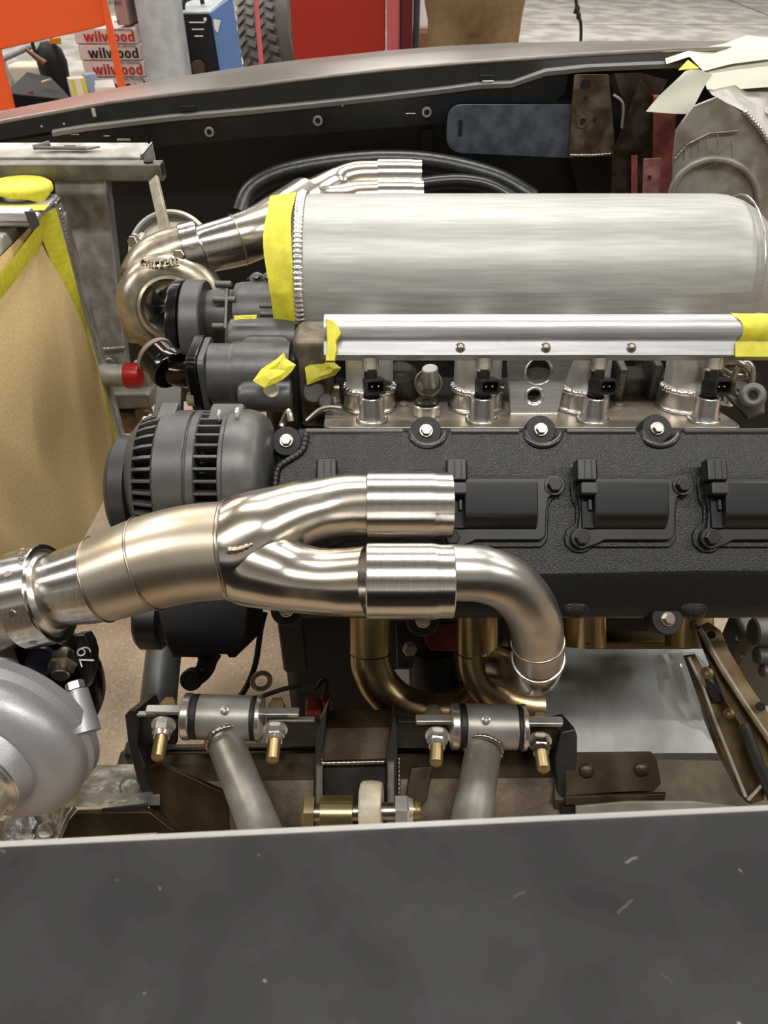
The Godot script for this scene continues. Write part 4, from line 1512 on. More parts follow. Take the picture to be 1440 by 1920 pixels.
func intake() -> void:
	PL0 = at(720, 801, 0.768)
	PL0.x = 0
	thing("intake_manifold", "bare aluminium intake manifold: big rounded plenum on four welded runners", "manifold", pl(0.15, 0.05, 0))
	var s := M.new()
	# base flange
	var xl := plx(606, 0, 0)
	var xr := plx(1396, 0, 0)
	var B := Basis(Vector3.RIGHT, -PLT, PLA)
	ext(s, rpoly([Vector2(xl, 0), Vector2(xr, 0), Vector2(xr - 0.012, -0.1), Vector2(xl - 0.002, -0.1)], 0.012), Transform3D(B, PL0 - PLA * 0.010), 0.010, 0.001)
	part("base_flange", s, K.plate_alu)
	var bosses := [697, 905, 1117, 1328]
	var run_px := [692, 898, 1104, 1301]
	for i in 4:
		var x := plx(run_px[i], 0.062, 0.06)
		# runner: machined foot, weld, tube
		s = M.new()
		lathe(s, pl(x, 0.062, 0), PLA, [[0, 0], [0.0285, 0], [0.0275, 0.003], [0.0268, 0.018], [0.0258, 0.021], [0, 0.021]], 40)
		var foot := part("runner_foot", s, K.machined)
		s = M.new()
		ringtube(s, circle3(pl(x, 0.062, 0.002), PLA, 0.0285, 40), 0.0022, 8)
		part("weld_ring", s, K.weld_bright, foot)
		s = M.new()
		var wr := []
		for w in 85:
			var th := TAU * w / 84.0
			var bb := basis_for(PLA)
			wr.push_back(pl(x, 0.062, 0.0225 + 0.0007 * sin(w * 2.1)) + (bb.x * cos(th) + bb.y * sin(th)) * 0.0262)
		bead(s, wr, 0.0032, 0.0035)
		part("weld_bead", s, K.weld_bright, foot)
		s = M.new()
		tube(s, spline([pl(x, 0.062, 0.020), pl(x, 0.062, 0.034), Vector3(x, 0.8300, 0.132), Vector3(x, 0.8320, 0.116), Vector3(x, 0.825, 0.095), Vector3(x, 0.82, 0.06)], 4), 0.0248, 40, false)
		part("runner", s, K.runner)
		# injector boss
		var bx := plx(bosses[i], 0.022, 0.03)
		s = M.new()
		lathe_loop(s, pl(bx, 0.020, 0), Vector3(0, 0.97, -0.24), [[0.0085, 0.004], [0.0150, 0.0], [0.0138, 0.003], [0.0128, 0.008], [0.0128, 0.0245], [0.0120, 0.0255], [0.0090, 0.0255], [0.0085, 0.024]], 36)
		var bo := part("injector_boss", s, K.machined)
		s = M.new()
		ringtube(s, circle3(pl(bx, 0.020, 0.0015), PLA, 0.0148, 36), 0.0018, 8)
		part("weld_ring", s, K.weld_bright, bo)
	# small dowels and screws on the flange
	for q in [627, 1362]:
		s = M.new()
		var x := plx(q, 0.068, 0.002)
		cyl(s, pl(x, 0.068, -0.001), pl(x, 0.068, 0.010), 0.0042, 0.0012, 16)
		cyl(s, pl(x, 0.068, 0.0), pl(x, 0.068, 0.002), 0.0078, 0.0005, 20)
		part("stud", s, K.zinc)
	for q in [757, 1160]:
		s = M.new()
		var x := plx(q, 0.066, 0.0)
		cyl(s, pl(x, 0.066, -0.001), pl(x, 0.066, 0.0035), 0.0052, 0.001, 20)
		part("set_screw", s, K.plate_alu)
	# threaded boss with its black plug
	var px := plx(800, 0.036, 0.012)
	s = M.new()
	cyl(s, pl(px, 0.036, 0), pl(px, 0.036, 0.012), 0.0138, 0.001, 36)
	var pb := part("plug_boss", s, K.machined)
	s = M.new()
	lathe_loop(s, pl(px, 0.036, 0.012), PLA, [[0.0038, 0.0], [0.0125, 0.0], [0.0125, 0.003], [0.0110, 0.0045], [0.0042, 0.0045], [0.0038, 0.002]], 30)
	part("plug", s, mt(Color(0.20, 0.18, 0.16), 0.3, 0.6), pb)
	s = M.new()
	lathe(s, pl(px, 0.036, 0.012), PLA, [[0, 0.001], [0.0040, 0.001], [0.0040, 0.0028], [0, 0.0028]], 6)
	part("hex_socket", s, K.void, pb)
	# gusset plate with two machined holes
	s = M.new()
	var gx := func(qx: float, qy: float) -> Vector2:
		var o := pl(0, 0.036, 0)
		var r := ray(qx, qy)
		var p := EYE + r * ((o - EYE).dot(PLT) / r.dot(PLT))
		return Vector2(p.x, (p - o).dot(PLA))
	var gp := [gx.call(957, 781), gx.call(1044, 781), gx.call(1051, 755), gx.call(1060, 715), gx.call(1080, 668), gx.call(952, 668)]
	gp[0].y = 0.0
	gp[1].y = 0.0
	var h1: Vector2 = gx.call(1010, 696)
	var h2: Vector2 = gx.call(1002, 743)
	var GX := Transform3D(Basis(Vector3.RIGHT, PLA, -PLT), pl(0, 0.044, 0))
	ext(s, PackedVector2Array(gp), GX, 0.008, 0.001, [disc2(h1, 0.0125, 28), disc2(h2, 0.0075, 24)])
	var g := part("gusset", s, K.brushed)
	for h in [[h1, 0.0125, 0.0150], [h2, 0.0075, 0.0102]]:
		s = M.new()
		lathe_loop(s, GX * Vector3(h[0].x, h[0].y, 0.0), -PLT, [[h[1] - 0.0004, 0.0], [h[1] + 0.0003, 0.0], [h[2], 0.0084], [h[2] - 0.0007, 0.0090], [h[1] - 0.0004, 0.0070]], 32)
		part("hole_chamfer", s, K.machined, g)
	s = M.new()
	bead(s, [pl(gp[0].x - 0.001, 0.035, 0.001), pl(gp[1].x + 0.001, 0.035, 0.001)], 0.0018, 0.004)
	part("weld_bead", s, K.weld_bright, g)
	plenum()
	fuel_rail()

func plenum_section(scale := 1.0) -> PackedVector2Array:
	# (z, y) round the section, starting under the back, going over the top to the front, then the flat lower front
	var c := Vector2(-0.01, 0.85)
	var R := 0.0945
	var out := PackedVector2Array()
	for i in 29:
		var th := PI * 1.22 - (PI * 1.22 - 0.300) * i / 28.0
		out.push_back(c + R * scale * Vector2(cos(th), sin(th)))
	out.push_back(c + scale * (Vector2(0.0815, 0.8745) - c))
	out.push_back(c + scale * (Vector2(0.0835, 0.842) - c))
	out.push_back(c + scale * (Vector2(0.0780, 0.830) - c))
	out.push_back(c + scale * (Vector2(0.040, 0.822) - c))
	out.push_back(c + scale * (Vector2(-0.04, 0.822) - c))
	return out
func plenum() -> void:
	var m := cur
	var x0 := (575.0 - 720.0) / FPX * 0.842
	var x1 := (1350.0 - 720.0) / FPX * 0.842
	var xs := [[x0 - 0.006, 0.0], [x0 - 0.006, 0.94], [x0 - 0.003, 0.985], [x0, 1.0]]
	for i in 13: xs.push_back([lerpf(x0 + 0.004, x1, i / 12.0), 1.0])
	for i in range(1, 9):
		var a := PI / 2 * i / 8.0
		xs.push_back([x1 + 0.075 * sin(a), 1.0 - 0.80 * (1.0 - cos(a))])
	xs.push_back([x1 + 0.0751, 0.0])
	var rows := []
	for q in xs:
		var row := PackedVector3Array()
		for p in plenum_section(q[1]): row.push_back(Vector3(q[0], p.y, p.x))
		rows.push_back(row)
	var s := M.new()
	grid(s, rows, false, true, 24.0)
	var pl_ := part("plenum", s, K.plenum, m)
	# end plate and weld bead at the left end
	s = M.new()
	var path := []
	var sec := plenum_section(0.975)
	for i in range(6, 33): path.push_back(Vector3(x0 - 0.006, sec[i].y, sec[i].x))
	bead(s, path, 0.0068, 0.0052)
	part("weld_bead", s, K.weld_bright, pl_)
	s = M.new()
	rows = []
	for q in [[x0 - 0.018, 0.0], [x0 - 0.018, 0.93], [x0 - 0.016, 0.955], [x0 - 0.006, 0.955]]:
		var row := PackedVector3Array()
		for p in plenum_section(q[1]): row.push_back(Vector3(q[0], p.y, p.x))
		rows.push_back(row)
	grid(s, rows, false, true, 24.0)
	part("end_plate", s, K.alu_raw, pl_)
	# line of weld round the domed right end
	s = M.new()
	path = []
	for i in range(4, 30):
		var q := plenum_section(0.985)[i]
		path.push_back(Vector3(x1 + 0.030, q.y + 0.001, q.x + 0.0015))
	#bead(s, path, 0.0022, 0.005)
	tube(s, path, 0.0011, 8)
	part("weld_line", s, K.weld_bright, pl_)

var RAILC := Vector3(0, 0.8687, 0.1630)
func fuel_rail() -> void:
	var xl := (609.0 - 720.0) / FPX * 0.757
	var xr := (1450.0 - 720.0) / FPX * 0.757
	thing("fuel_rail", "extruded aluminium fuel rail across the runners, three screws in its lower lip", "fuel rail", Vector3(0.15, 0.84, 0.15))
	var s := M.new()
	# section in (z, y): round body, flat lip below its front
	var sec := PackedVector2Array()
	var c := Vector2(RAILC.z, RAILC.y)
	var f := Vector2(0.766, 0.643)        # towards the eye
	var u := Vector2(-0.643, 0.766)       # up the picture
	for i in 19:
		var th := deg_to_rad(-62.0 + 242.0 * i / 18.0)
		sec.push_back(c + u * (0.006 + 0.0145 * sin(th)) + f * (0.0145 * cos(th)))
	sec.push_back(c - u * 0.0215 - f * 0.0145)
	sec.push_back(c - u * 0.0215 + f * 0.0066)
	sec.push_back(c - u * 0.0205 + f * 0.0078)
	sec.push_back(c - u * 0.0075 + f * 0.0078)
	var rows := []
	for q in [[xl, 0.0], [xl, 0.96], [xl + 0.0006, 1.0], [lerpf(xl, xr, 0.5), 1.0], [xr, 1.0], [xr, 0.0]]:
		var row := PackedVector3Array()
		for p in sec:
			var w := c + (p - c) * float(q[1])
			row.push_back(Vector3(q[0], w.y, w.x))
		rows.push_back(row)
	grid(s, rows, false, true, 28.0)
	part("rail", s, K.brushed)
	var fz := Vector3(0, f.y, f.x)
	var uz := Vector3(0, u.y, u.x)
	for px in [862, 1021, 1180]:
		s = M.new()
		var p: Vector3 = Vector3((px - 720.0) / FPX * 0.750, RAILC.y, RAILC.z) - uz * 0.0135 + fz * 0.0076
		lathe(s, p, fz, [[0, 0], [0.0050, 0], [0.0050, 0.0006], [0.0038, 0.0012], [0.0034, 0.0030], [0.0022, 0.0042], [0, 0.0045]], 24, 50.0)
		part("screw", s, mt(Color(0.62, 0.60, 0.57), 0.3, 0.9))
	var names := ["first fuel injector from the left, below the taped rail end", "second fuel injector from the left, beside the black plug", "third fuel injector from the left, right of the drilled gusset", "fourth fuel injector from the left, below the taped right rail end"]
	var bosses := [697, 905, 1117, 1328]
	var tops := [693, 907, 1124, 1340]
	for i in 4: injector(plx(bosses[i], 0.022, 0.03), (tops[i] - 720.0) / FPX * 0.762, names[i], i > 1)

func injector(bx: float, tx: float, label: String, turned: bool) -> void:
	var a := pl(bx, 0.020, 0.020)
	var b := Vector3(tx, RAILC.y - 0.013, RAILC.z + 0.002)
	var ax := (b - a).normalized()
	var L := (b - a).length()
	thing("fuel_injector", label, "fuel injector", a, "fuel injectors under the rail")
	var s := M.new()
	lathe(s, a, ax, [[0, 0], [0.0072, 0], [0.0072, 0.005], [0.0080, 0.006], [0.0084, L * 0.38], [0.0066, L * 0.42], [0.0066, L * 0.72], [0, L * 0.72]], 24)
	part("body", s, K.black_plastic)
	s = M.new()
	lathe(s, a + ax * (L * 0.58), ax, [[0, 0], [0.0062, 0], [0.0086, 0.003], [0.0086, 0.014], [0.0078, 0.016], [0.0078, 0.026], [0, 0.026]], 28)
	part("rail_cup", s, K.machined)
	s = M.new()
	lathe(s, a - ax * 0.0012, ax, [[0, 0], [0.0080, 0], [0.0085, 0.0012], [0.0080, 0.0024], [0, 0.0024]], 24, 80.0)
	part("seal", s, mt(Color(0.22, 0.12, 0.06), 0.4))
	# connector: an open shell that looks at the viewer
	var c := a + ax * (L * 0.33)
	var out := (Vector3(0.25 if turned else 0.15, 0.45, 0.85)).normalized()
	out = (out - ax * out.dot(ax) * 0.8).normalized()
	var side := ax.cross(out).normalized()
	var X := Transform3D(Basis(side, out.cross(side), out), c + side * 0.002)
	s = M.new()
	var o1 := rpoly([Vector2(-0.0105, -0.0075), Vector2(0.0105, -0.0075), Vector2(0.0105, 0.0075), Vector2(-0.0105, 0.0075)], 0.003)
	var o2 := rpoly([Vector2(-0.0078, -0.0052), Vector2(0.0078, -0.0052), Vector2(0.0078, 0.0052), Vector2(-0.0078, 0.0052)], 0.003)
	ext(s, o1, X, 0.019, 0.0008, [o2])
	var k := part("connector", s, K.black_plastic)
	s = M.new()
	ext(s, o2, X.translated_local(Vector3(0, 0, 0.001)), 0.008)
	part("socket", s, K.void, k)
	for q in [-0.0032, 0.0032]:
		s = M.new()
		box(s, X * Vector3(q, 0, 0.012), Vector3(0.0016, 0.0016, 0.008), 0.0002, X.basis)
		part("pin", s, K.zinc, k)
	s = M.new()
	box(s, X * Vector3(0.0125, 0.002, 0.009), Vector3(0.008, 0.004, 0.012), 0.001, X.basis)
	box(s, X * Vector3(0.0125, -0.004, 0.012), Vector3(0.007, 0.003, 0.008), 0.001, X.basis)
	part("latch", s, K.black_plastic, k)

# ---------- valve cover and coils ----------
var VO := Vector3.ZERO
var VW := Vector3.ZERO
var VN := Vector3.ZERO
func vcp(px: float, py: float, n := 0.0) -> Vector3:
	# the point of the cover's plane (raised by n) that shows at that place
	var r := ray(px, py)
	return EYE + r * ((VO + VN * n - EYE).dot(VN) / r.dot(VN))
func vc2(px: float, py: float, n := 0.0) -> Vector2:
	var p := vcp(px, py, n) - VO
	return Vector2(p.x, -p.dot(VW))
func valve_cover() -> void:
	var a := deg_to_rad(42.0)
	VO = at(955, 950, 0.684)
	VW = Vector3(0, -sin(a), cos(a))
	VN = Vector3(0, cos(a), sin(a))
	var XF := Transform3D(Basis(Vector3.RIGHT, -VW, VN), VO)
	thing("valve_cover", "black textured valve cover with scalloped upper edge beside the exhaust collector", "valve cover", VO - VN * 0.06)
	var s := M.new()
	# outline of the sloping face, clockwise from the upper left, with its scallops
	var pts := []
	var scal := [[800, 806], [1016, 806], [1236, 806]]
	var top: Array = [[572, 806]]
	for q in scal:
		top.push_back([q[0] - 40, 806])
		for i in 11:
			var th := PI - PI * i / 10.0
			top.push_back([q[0] + 2 + 33 * cos(th), 808 + 26 * sin(th)])
		top.push_back([q[0] + 42, 806])
	top.push_back([1560, 806])
	for q in top: pts.push_back(vc2(q[0], q[1]))
	for q in [[1560, 1072], [516, 1092], [515, 960], [516, 915], [521, 878], [540, 864], [562, 850], [571, 835]]: pts.push_back(vc2(q[0], q[1]))
	var poly := PackedVector2Array(pts)
	ext(s, poly, XF.translated_local(Vector3(0, 0, -0.05)), 0.05, 0.0035)
	part("cover", s, K.wrinkle)
	# lower apron, bending down to the exhaust side
	s = M.new()
	var w0 := (vcp(720, 1070) - VO).dot(VW)
	var xl := vcp(516, 1070).x
	var rows := []
	for q in [[-0.004, -0.002], [0.0, -0.0002], [0.008, -0.0022], [0.030, -0.0125], [0.036, -0.0165], [0.040, -0.022], [0.041, -0.05]]:
		rows.push_back(PackedVector3Array([VO + VW * (w0 + q[0]) + VN * q[1] + Vector3(xl - VO.x, 0, 0), VO + VW * (w0 + q[0]) + VN * q[1] + Vector3(0.1, 0, 0), VO + VW * (w0 + q[0]) + VN * q[1] + Vector3(0.29, 0, 0)]))
	grid(s, rows, false, false, 30.0, true)
	# its end cheek
	for i in rows.size() - 1:
		s.flat(rows[i][0], rows[i + 1][0], VO + VW * (w0 - 0.004) + VN * -0.05 + Vector3(xl - VO.x, 0, 0), Vector3.LEFT)
	part("apron", s, K.wrinkle)
	# weld bead round the left end
	s = M.new()
	var wb := []
	for q in [[515, 1085], [514, 960], [515, 915], [520, 880], [538, 865], [561, 851], [571, 836], [574, 812]]: wb.push_back(vcp(q[0], q[1], 0.001))
	bead(s, spline(wb, 3), 0.0032, 0.0042)
	part("weld_bead", s, mt(Color(0.20, 0.20, 0.19), 0.32, 0.6))
	# top edge roll
	s = M.new()
	tube(s, [vcp(574, 810, -0.002), vcp(755, 810, -0.002)], 0.0035, 10)
	tube(s, [vcp(845, 810, -0.002), vcp(972, 810, -0.002)], 0.0035, 10)
	tube(s, [vcp(1062, 810, -0.002), vcp(1190, 810, -0.002)], 0.0035, 10)
	tube(s, [vcp(1282, 810, -0.002), vcp(1560, 810, -0.002)], 0.0035, 10)
	part("rolled_edge", s, mt(Color(0.24, 0.24, 0.24), 0.3, 0.5))
	# formed lips round the scallops
	for q in scal:
		s = M.new()
		var lip := []
		for i in 15:
			var th := PI - PI * i / 14.0
			lip.push_back(vcp(q[0] + 2 + 35 * cos(th), 808 + 28 * sin(th), 0.0005 - 0.004 * absf(cos(th)) ** 6))
		tube(s, lip, 0.0030, 10)
		part("scallop_lip", s, mt(Color(0.26, 0.26, 0.26), 0.26, 0.6))
	# gasket flange below, bosses and bolts
	s = M.new()
	var fo := VO - VN * 0.05
	var fw0 := (vcp(720, 802, -0.05) - VO).dot(VW)
	box(s, VO + VN * -0.056 + VW * ((fw0 + w0 + 0.034) / 2) + Vector3(0.165, 0, 0) - Vector3(VO.x - 0.0, 0, 0), Vector3(0.50, (w0 + 0.034) - fw0, 0.012), 0.003, Basis(Vector3.RIGHT, -VW, VN))
	part("flange", s, K.black_matt)
	for q in [[537, 827, 0.0], [799, 808, 0.0], [1014, 806, 0.0], [1232, 804, 0.0], [537, 1143, 1.0], [793, 1163, 1.0], [1252, 1160, 1.0]]:
		var n := -0.030 if q[2] == 0.0 else -0.016
		var p := vcp(q[0], q[1], n)
		s = M.new()
		lathe(s, p - VN * 0.02, VN, [[0, 0], [0.0145, 0], [0.0145, 0.018], [0.0135, 0.020], [0, 0.020]], 32)
		var b := part("bolt_boss", s, K.black_matt)
		s = M.new()
		lathe(s, p, VN, [[0, 0], [0.0068, 0], [0.0068, 0.0012], [0.0060, 0.002], [0, 0.002]], 28)
		hex(s, p + VN * 0.0018, VN, 0.0050, 0.0042)
		part("bolt", s, K.bolt_steel, b)
	# dark arches pressed into the apron
	for q in [[1078, 1132], [1300, 1134]]:
		s = M.new()
		var c := vcp(q[0], q[1] - 2, -0.0155)
		lathe(s, c, VN, [[0, 0], [0.0140, 0], [0.0136, 0.001], [0.012, 0.0024], [0.009, 0.0034], [0.004, 0.0038], [0, 0.0038]], 36, 80.0)
		part("clearance_dome", s, K.wrinkle)
	var nm := ["black ignition coil mostly hidden behind the exhaust collar", "black ignition coil just right of the twin exhaust collars", "black ignition coil in the middle of the visible cover", "black ignition coil cut off by the right edge"]
	for i in 4: coil((i - 2) * 0.113, nm[i])

func coil(dx: float, label: String) -> void:
	var XF := Transform3D(Basis(Vector3.RIGHT, -VW, VN), VO + Vector3(dx, 0, 0))
	thing("ignition_coil", label, "ignition coil", XF * Vector3(vc2(1180, 960).x, vc2(1180, 960).y, 0), "ignition coils on the near valve cover")
	var Z := func(zx: float, zy: float, n := 0.0) -> Vector2:
		# from the zoomed crop's pixels to the photograph's
		return vc2(820.0 + zx * 0.43056, 780.0 + zy * 0.43056, n)
	var s := M.new()
	var o := []
	for q in [[600, 262], [1000, 262], [1030, 255], [1075, 258], [1106, 285], [1104, 325], [1080, 350], [1045, 372], [1036, 420], [1036, 540], [1010, 574], [668, 574], [655, 590], [630, 598], [590, 594], [556, 566], [548, 530], [560, 495], [598, 470], [600, 400], [582, 372], [574, 300], [584, 264]]: o.push_back(Z.call(q[0], q[1]))
	ext(s, rpoly(o, 0.004, 3), XF.translated_local(Vector3(0, 0, -0.001)), 0.0035, 0.0012)
	part("pad", s, K.wrinkle)
	s = M.new()
	o = []
	for q in [[606, 276], [1000, 276], [1040, 268], [1086, 282], [1094, 318], [1070, 338], [1030, 360], [1022, 420], [1020, 528], [1000, 545], [720, 545], [690, 560], [660, 572], [615, 580], [585, 560], [580, 520], [604, 492], [612, 420], [604, 360]]: o.push_back(Z.call(q[0], q[1]))
	ext(s, rpoly(o, 0.004, 3), XF.translated_local(Vector3(0, 0, 0.002)), 0.0055, 0.0012)
	part("flange", s, K.black_plastic)
	# raised body, its lower edge rounded
	s = M.new()
	var p0: Vector2 = Z.call(684, 287, 0.02)
	var p1: Vector2 = Z.call(1003, 492, 0.014)
	var rows := []
	var hgt := p0.y - p1.y
	for q in [[0.0, 0.006], [0.0, 0.0205], [0.0012, 0.0220], [hgt * 0.66, 0.0205], [hgt * 0.76, 0.0190], [hgt * 0.86, 0.0160], [hgt * 0.95, 0.0115], [hgt, 0.006]]:
		var row := PackedVector3Array()
		for e in [[p0.x, -1.0], [p0.x, -0.0008], [p0.x + 0.0010, 0.0], [p1.x - 0.0010, 0.0], [p1.x, -0.0008], [p1.x, -1.0]]:
			row.push_back(XF * Vector3(e[0], p0.y - q[0], maxf(0.006, q[1] + e[1])))
		rows.push_back(row)
	grid(s, rows, false, false, 30.0, true)
	part("body", s, K.black_plastic)
	# connector tower towards the top, latch arm and channel at the left
	s = M.new()
	var c0: Vector2 = Z.call(596, 190, 0.014)
	var c1: Vector2 = Z.call(690, 290, 0.014)
	box(s, XF * Vector3((c0.x + c1.x) / 2, (c0.y + c1.y) / 2, 0.0145), Vector3(c1.x - c0.x, c0.y - c1.y, 0.015), 0.0022, XF.basis)
	var tw := part("connector", s, K.black_plastic)
	for i in 2:
		s = M.new()
		box(s, XF * Vector3(c0.x + 0.007 + 0.006 * i, (c0.y + c1.y) / 2 - 0.0005, 0.0222), Vector3(0.0012, c0.y - c1.y - 0.003, 0.0010), 0.0004, XF.basis)
		part("ridge", s, K.black_plastic, tw)
	s = M.new()
	c0 = Z.call(612, 287, 0.016)
	c1 = Z.call(700, 352, 0.016)
	box(s, XF * Vector3((c0.x + c1.x) / 2, (c0.y + c1.y) / 2, 0.0145), Vector3(c1.x - c0.x, c0.y - c1.y, 0.017), 0.003, XF.basis)
	part("neck", s, K.black_plastic)
	s = M.new()
	c0 = Z.call(626, 352, 0.01)
	c1 = Z.call(688, 490, 0.01)
	box(s, XF * Vector3((c0.x + c1.x) / 2, (c0.y + c1.y) / 2, 0.008), Vector3(c1.x - c0.x, c0.y - c1.y, 0.006), 0.001, XF.basis)
	var ch := part("latch_channel", s, K.black_matt)
	s = M.new()
	c0 = Z.call(655, 362, 0.013)
	c1 = Z.call(676, 412, 0.013)
	box(s, XF * Vector3((c0.x + c1.x) / 2, (c0.y + c1.y) / 2, 0.012), Vector3(c1.x - c0.x, c0.y - c1.y, 0.005), 0.001, XF.basis)
	part("latch", s, K.black_plastic, ch)
	for q in [[1063, 303], [625, 532]]:
		var b: Vector2 = Z.call(q[0], q[1], 0.006)
		s = M.new()
		lathe(s, XF * Vector3(b.x, b.y, 0.004), VN, [[0, 0], [0.0092, 0], [0.0088, 0.005], [0, 0.005]], 28)
		var bo := part("bolt_boss", s, K.black_plastic)
		s = M.new()
		hex(s, XF * Vector3(b.x, b.y, 0.009), VN, 0.0066, 0.0055)
		part("bolt", s, mt(Color(0.16, 0.155, 0.15), 0.35, 0.6), bo)

# ---------- alternator, pump, compressor ----------
func accessories() -> void:
	alternator()
	water_pump()
	compressor()
	tensioner()

func alternator() -> void:
	var d := 0.725
	var c := at(372, 897, d)
	var X := func(px: float) -> float: return (px - 372.0) / FPX * d
	var ax := Vector3.RIGHT
	var R := 0.0640
	thing("alternator", "large grey alternator with dark slots behind the exhaust pipe", "alternator", c - Vector3(0, R, 0))
	var s := M.new()
	# drive-end nose, middle and rear housings
	lathe(s, c, ax, [[0, X.call(258)], [0.040, X.call(258)], [0.047, X.call(262)], [0.0555, X.call(276)], [0.0575, X.call(283)], [0.0450, X.call(283)], [0.0450, X.call(286)]], 64, 25.0)
	part("drive_nose", s, K.grey_cast)
	s = M.new()
	lathe(s, c, ax, [[0.044, X.call(318)], [0.0615, X.call(318)], [0.0635, X.call(322)], [0.0640, X.call(371)], [0.0632, X.call(373)], [0.0615, X.call(373)], [0.0615, X.call(377)], [0.0632, X.call(377)], [0.0640, X.call(379)], [0.0640, X.call(391)], [0.0625, X.call(393)], [0.05, X.call(393)]], 72, 25.0)
	part("housing", s, K.grey_cast)
	s = M.new()
	lathe(s, c, ax, [[0.05, X.call(432)], [0.0625, X.call(432)], [0.0640, X.call(434)], [0.0640, X.call(440)], [0.0655, X.call(443)], [0.0650, X.call(470)], [0.0625, X.call(490)], [0.056, X.call(505)], [0.044, X.call(513)], [0, X.call(515)]], 72, 40.0)
	part("rear_cover", s, K.grey_cast)
	# inner works seen through the slots
	s = M.new()
	lathe(s, c, ax, [[0, X.call(262)], [0.044, X.call(262)], [0.047, X.call(300)], [0.052, X.call(320)], [0.052, X.call(392)], [0.045, X.call(395)], [0.045, X.call(436)], [0, X.call(436)]], 48)
	part("core", s, K.black_matt)
	s = M.new()
	for i in 30:
		var th := TAU * i / 30.0
		var dir := Vector3(0, cos(th), sin(th))
		var p: Vector3 = c + dir * 0.0475
		tube(s, [p + ax * X.call(300), p + dir * 0.004 + ax * X.call(309), p + ax * X.call(317)], 0.0016, 6)
		tube(s, [p + ax * X.call(405), p + dir * 0.004 + ax * X.call(416), p + ax * X.call(428)], 0.0016, 6)
	var w := part("winding", s, mt(Color(0.45, 0.38, 0.30), 0.3, 0.8))
	w.set_meta("kind", "stuff")
	# the ribs between the slots
	for i in 36:
		var th := TAU * (i + 0.5) / 36.0
		var dir := Vector3(0, cos(th), sin(th))
		var B := Basis(ax, dir, ax.cross(dir))
		s = M.new()
		var poly := PackedVector2Array([Vector2(X.call(262), 0.044), Vector2(X.call(283), 0.0575), Vector2(X.call(300), 0.0610), Vector2(X.call(319), 0.0632), Vector2(X.call(319), 0.050), Vector2(X.call(275), 0.040)])
		ext(s, poly, Transform3D(Basis(B.x, B.y, B.z), c - B.z * 0.0016), 0.0032, 0.0006)
		part("rib", s, K.grey_cast)
		if i % 1 == 0:
			s = M.new()
			poly = PackedVector2Array([Vector2(X.call(392), 0.0510), Vector2(X.call(392), 0.0636), Vector2(X.call(433), 0.0636), Vector2(X.call(433), 0.0510)])
			ext(s, poly, Transform3D(Basis(B.x, B.y, B.z), c - B.z * 0.0014), 0.0028, 0.0006)
			part("rib", s, K.grey_cast)
	# mounting ears on top
	s = M.new()
	box(s, c + Vector3(X.call(326), 0.056, -0.022), Vector3(0.018, 0.012, 0.030), 0.003)
	part("mounting_ear", s, K.grey_cast)
	s = M.new()
	box(s, c + Vector3(X.call(433), 0.056, -0.022), Vector3(0.032, 0.011, 0.028), 0.003)
	part("mounting_ear", s, K.grey_cast)
	s = M.new()
	cyl(s, c + Vector3(X.call(425), 0.066, -0.006), c + Vector3(X.call(431), 0.066, -0.006), 0.006, 0.001)
	part("bushing", s, K.zinc)
	s = M.new()
	cyl(s, c + Vector3(X.call(456), 0.067, -0.008), c + Vector3(X.call(464), 0.067, -0.008), 0.006, 0.001)
	part("bushing", s, K.zinc)
	# pulley
	s = M.new()
	lathe(s, at(372, 915, d), ax, [[0, X.call(222)], [0.036, X.call(222)], [0.044, X.call(225)], [0.049, X.call(232)], [0.0500, X.call(236)], [0.0500, X.call(262)], [0, X.call(264)]], 48, 25.0)
	part("pulley", s, K.grey_dark)
	s = M.new()
	cyl(s, at(278, 793, 0.745), at(292, 793, 0.745), 0.009, 0.002)
	hex(s, at(278, 793, 0.745), Vector3.LEFT, 0.0065, 0.005)
	part("bolt", s, K.bolt_steel)

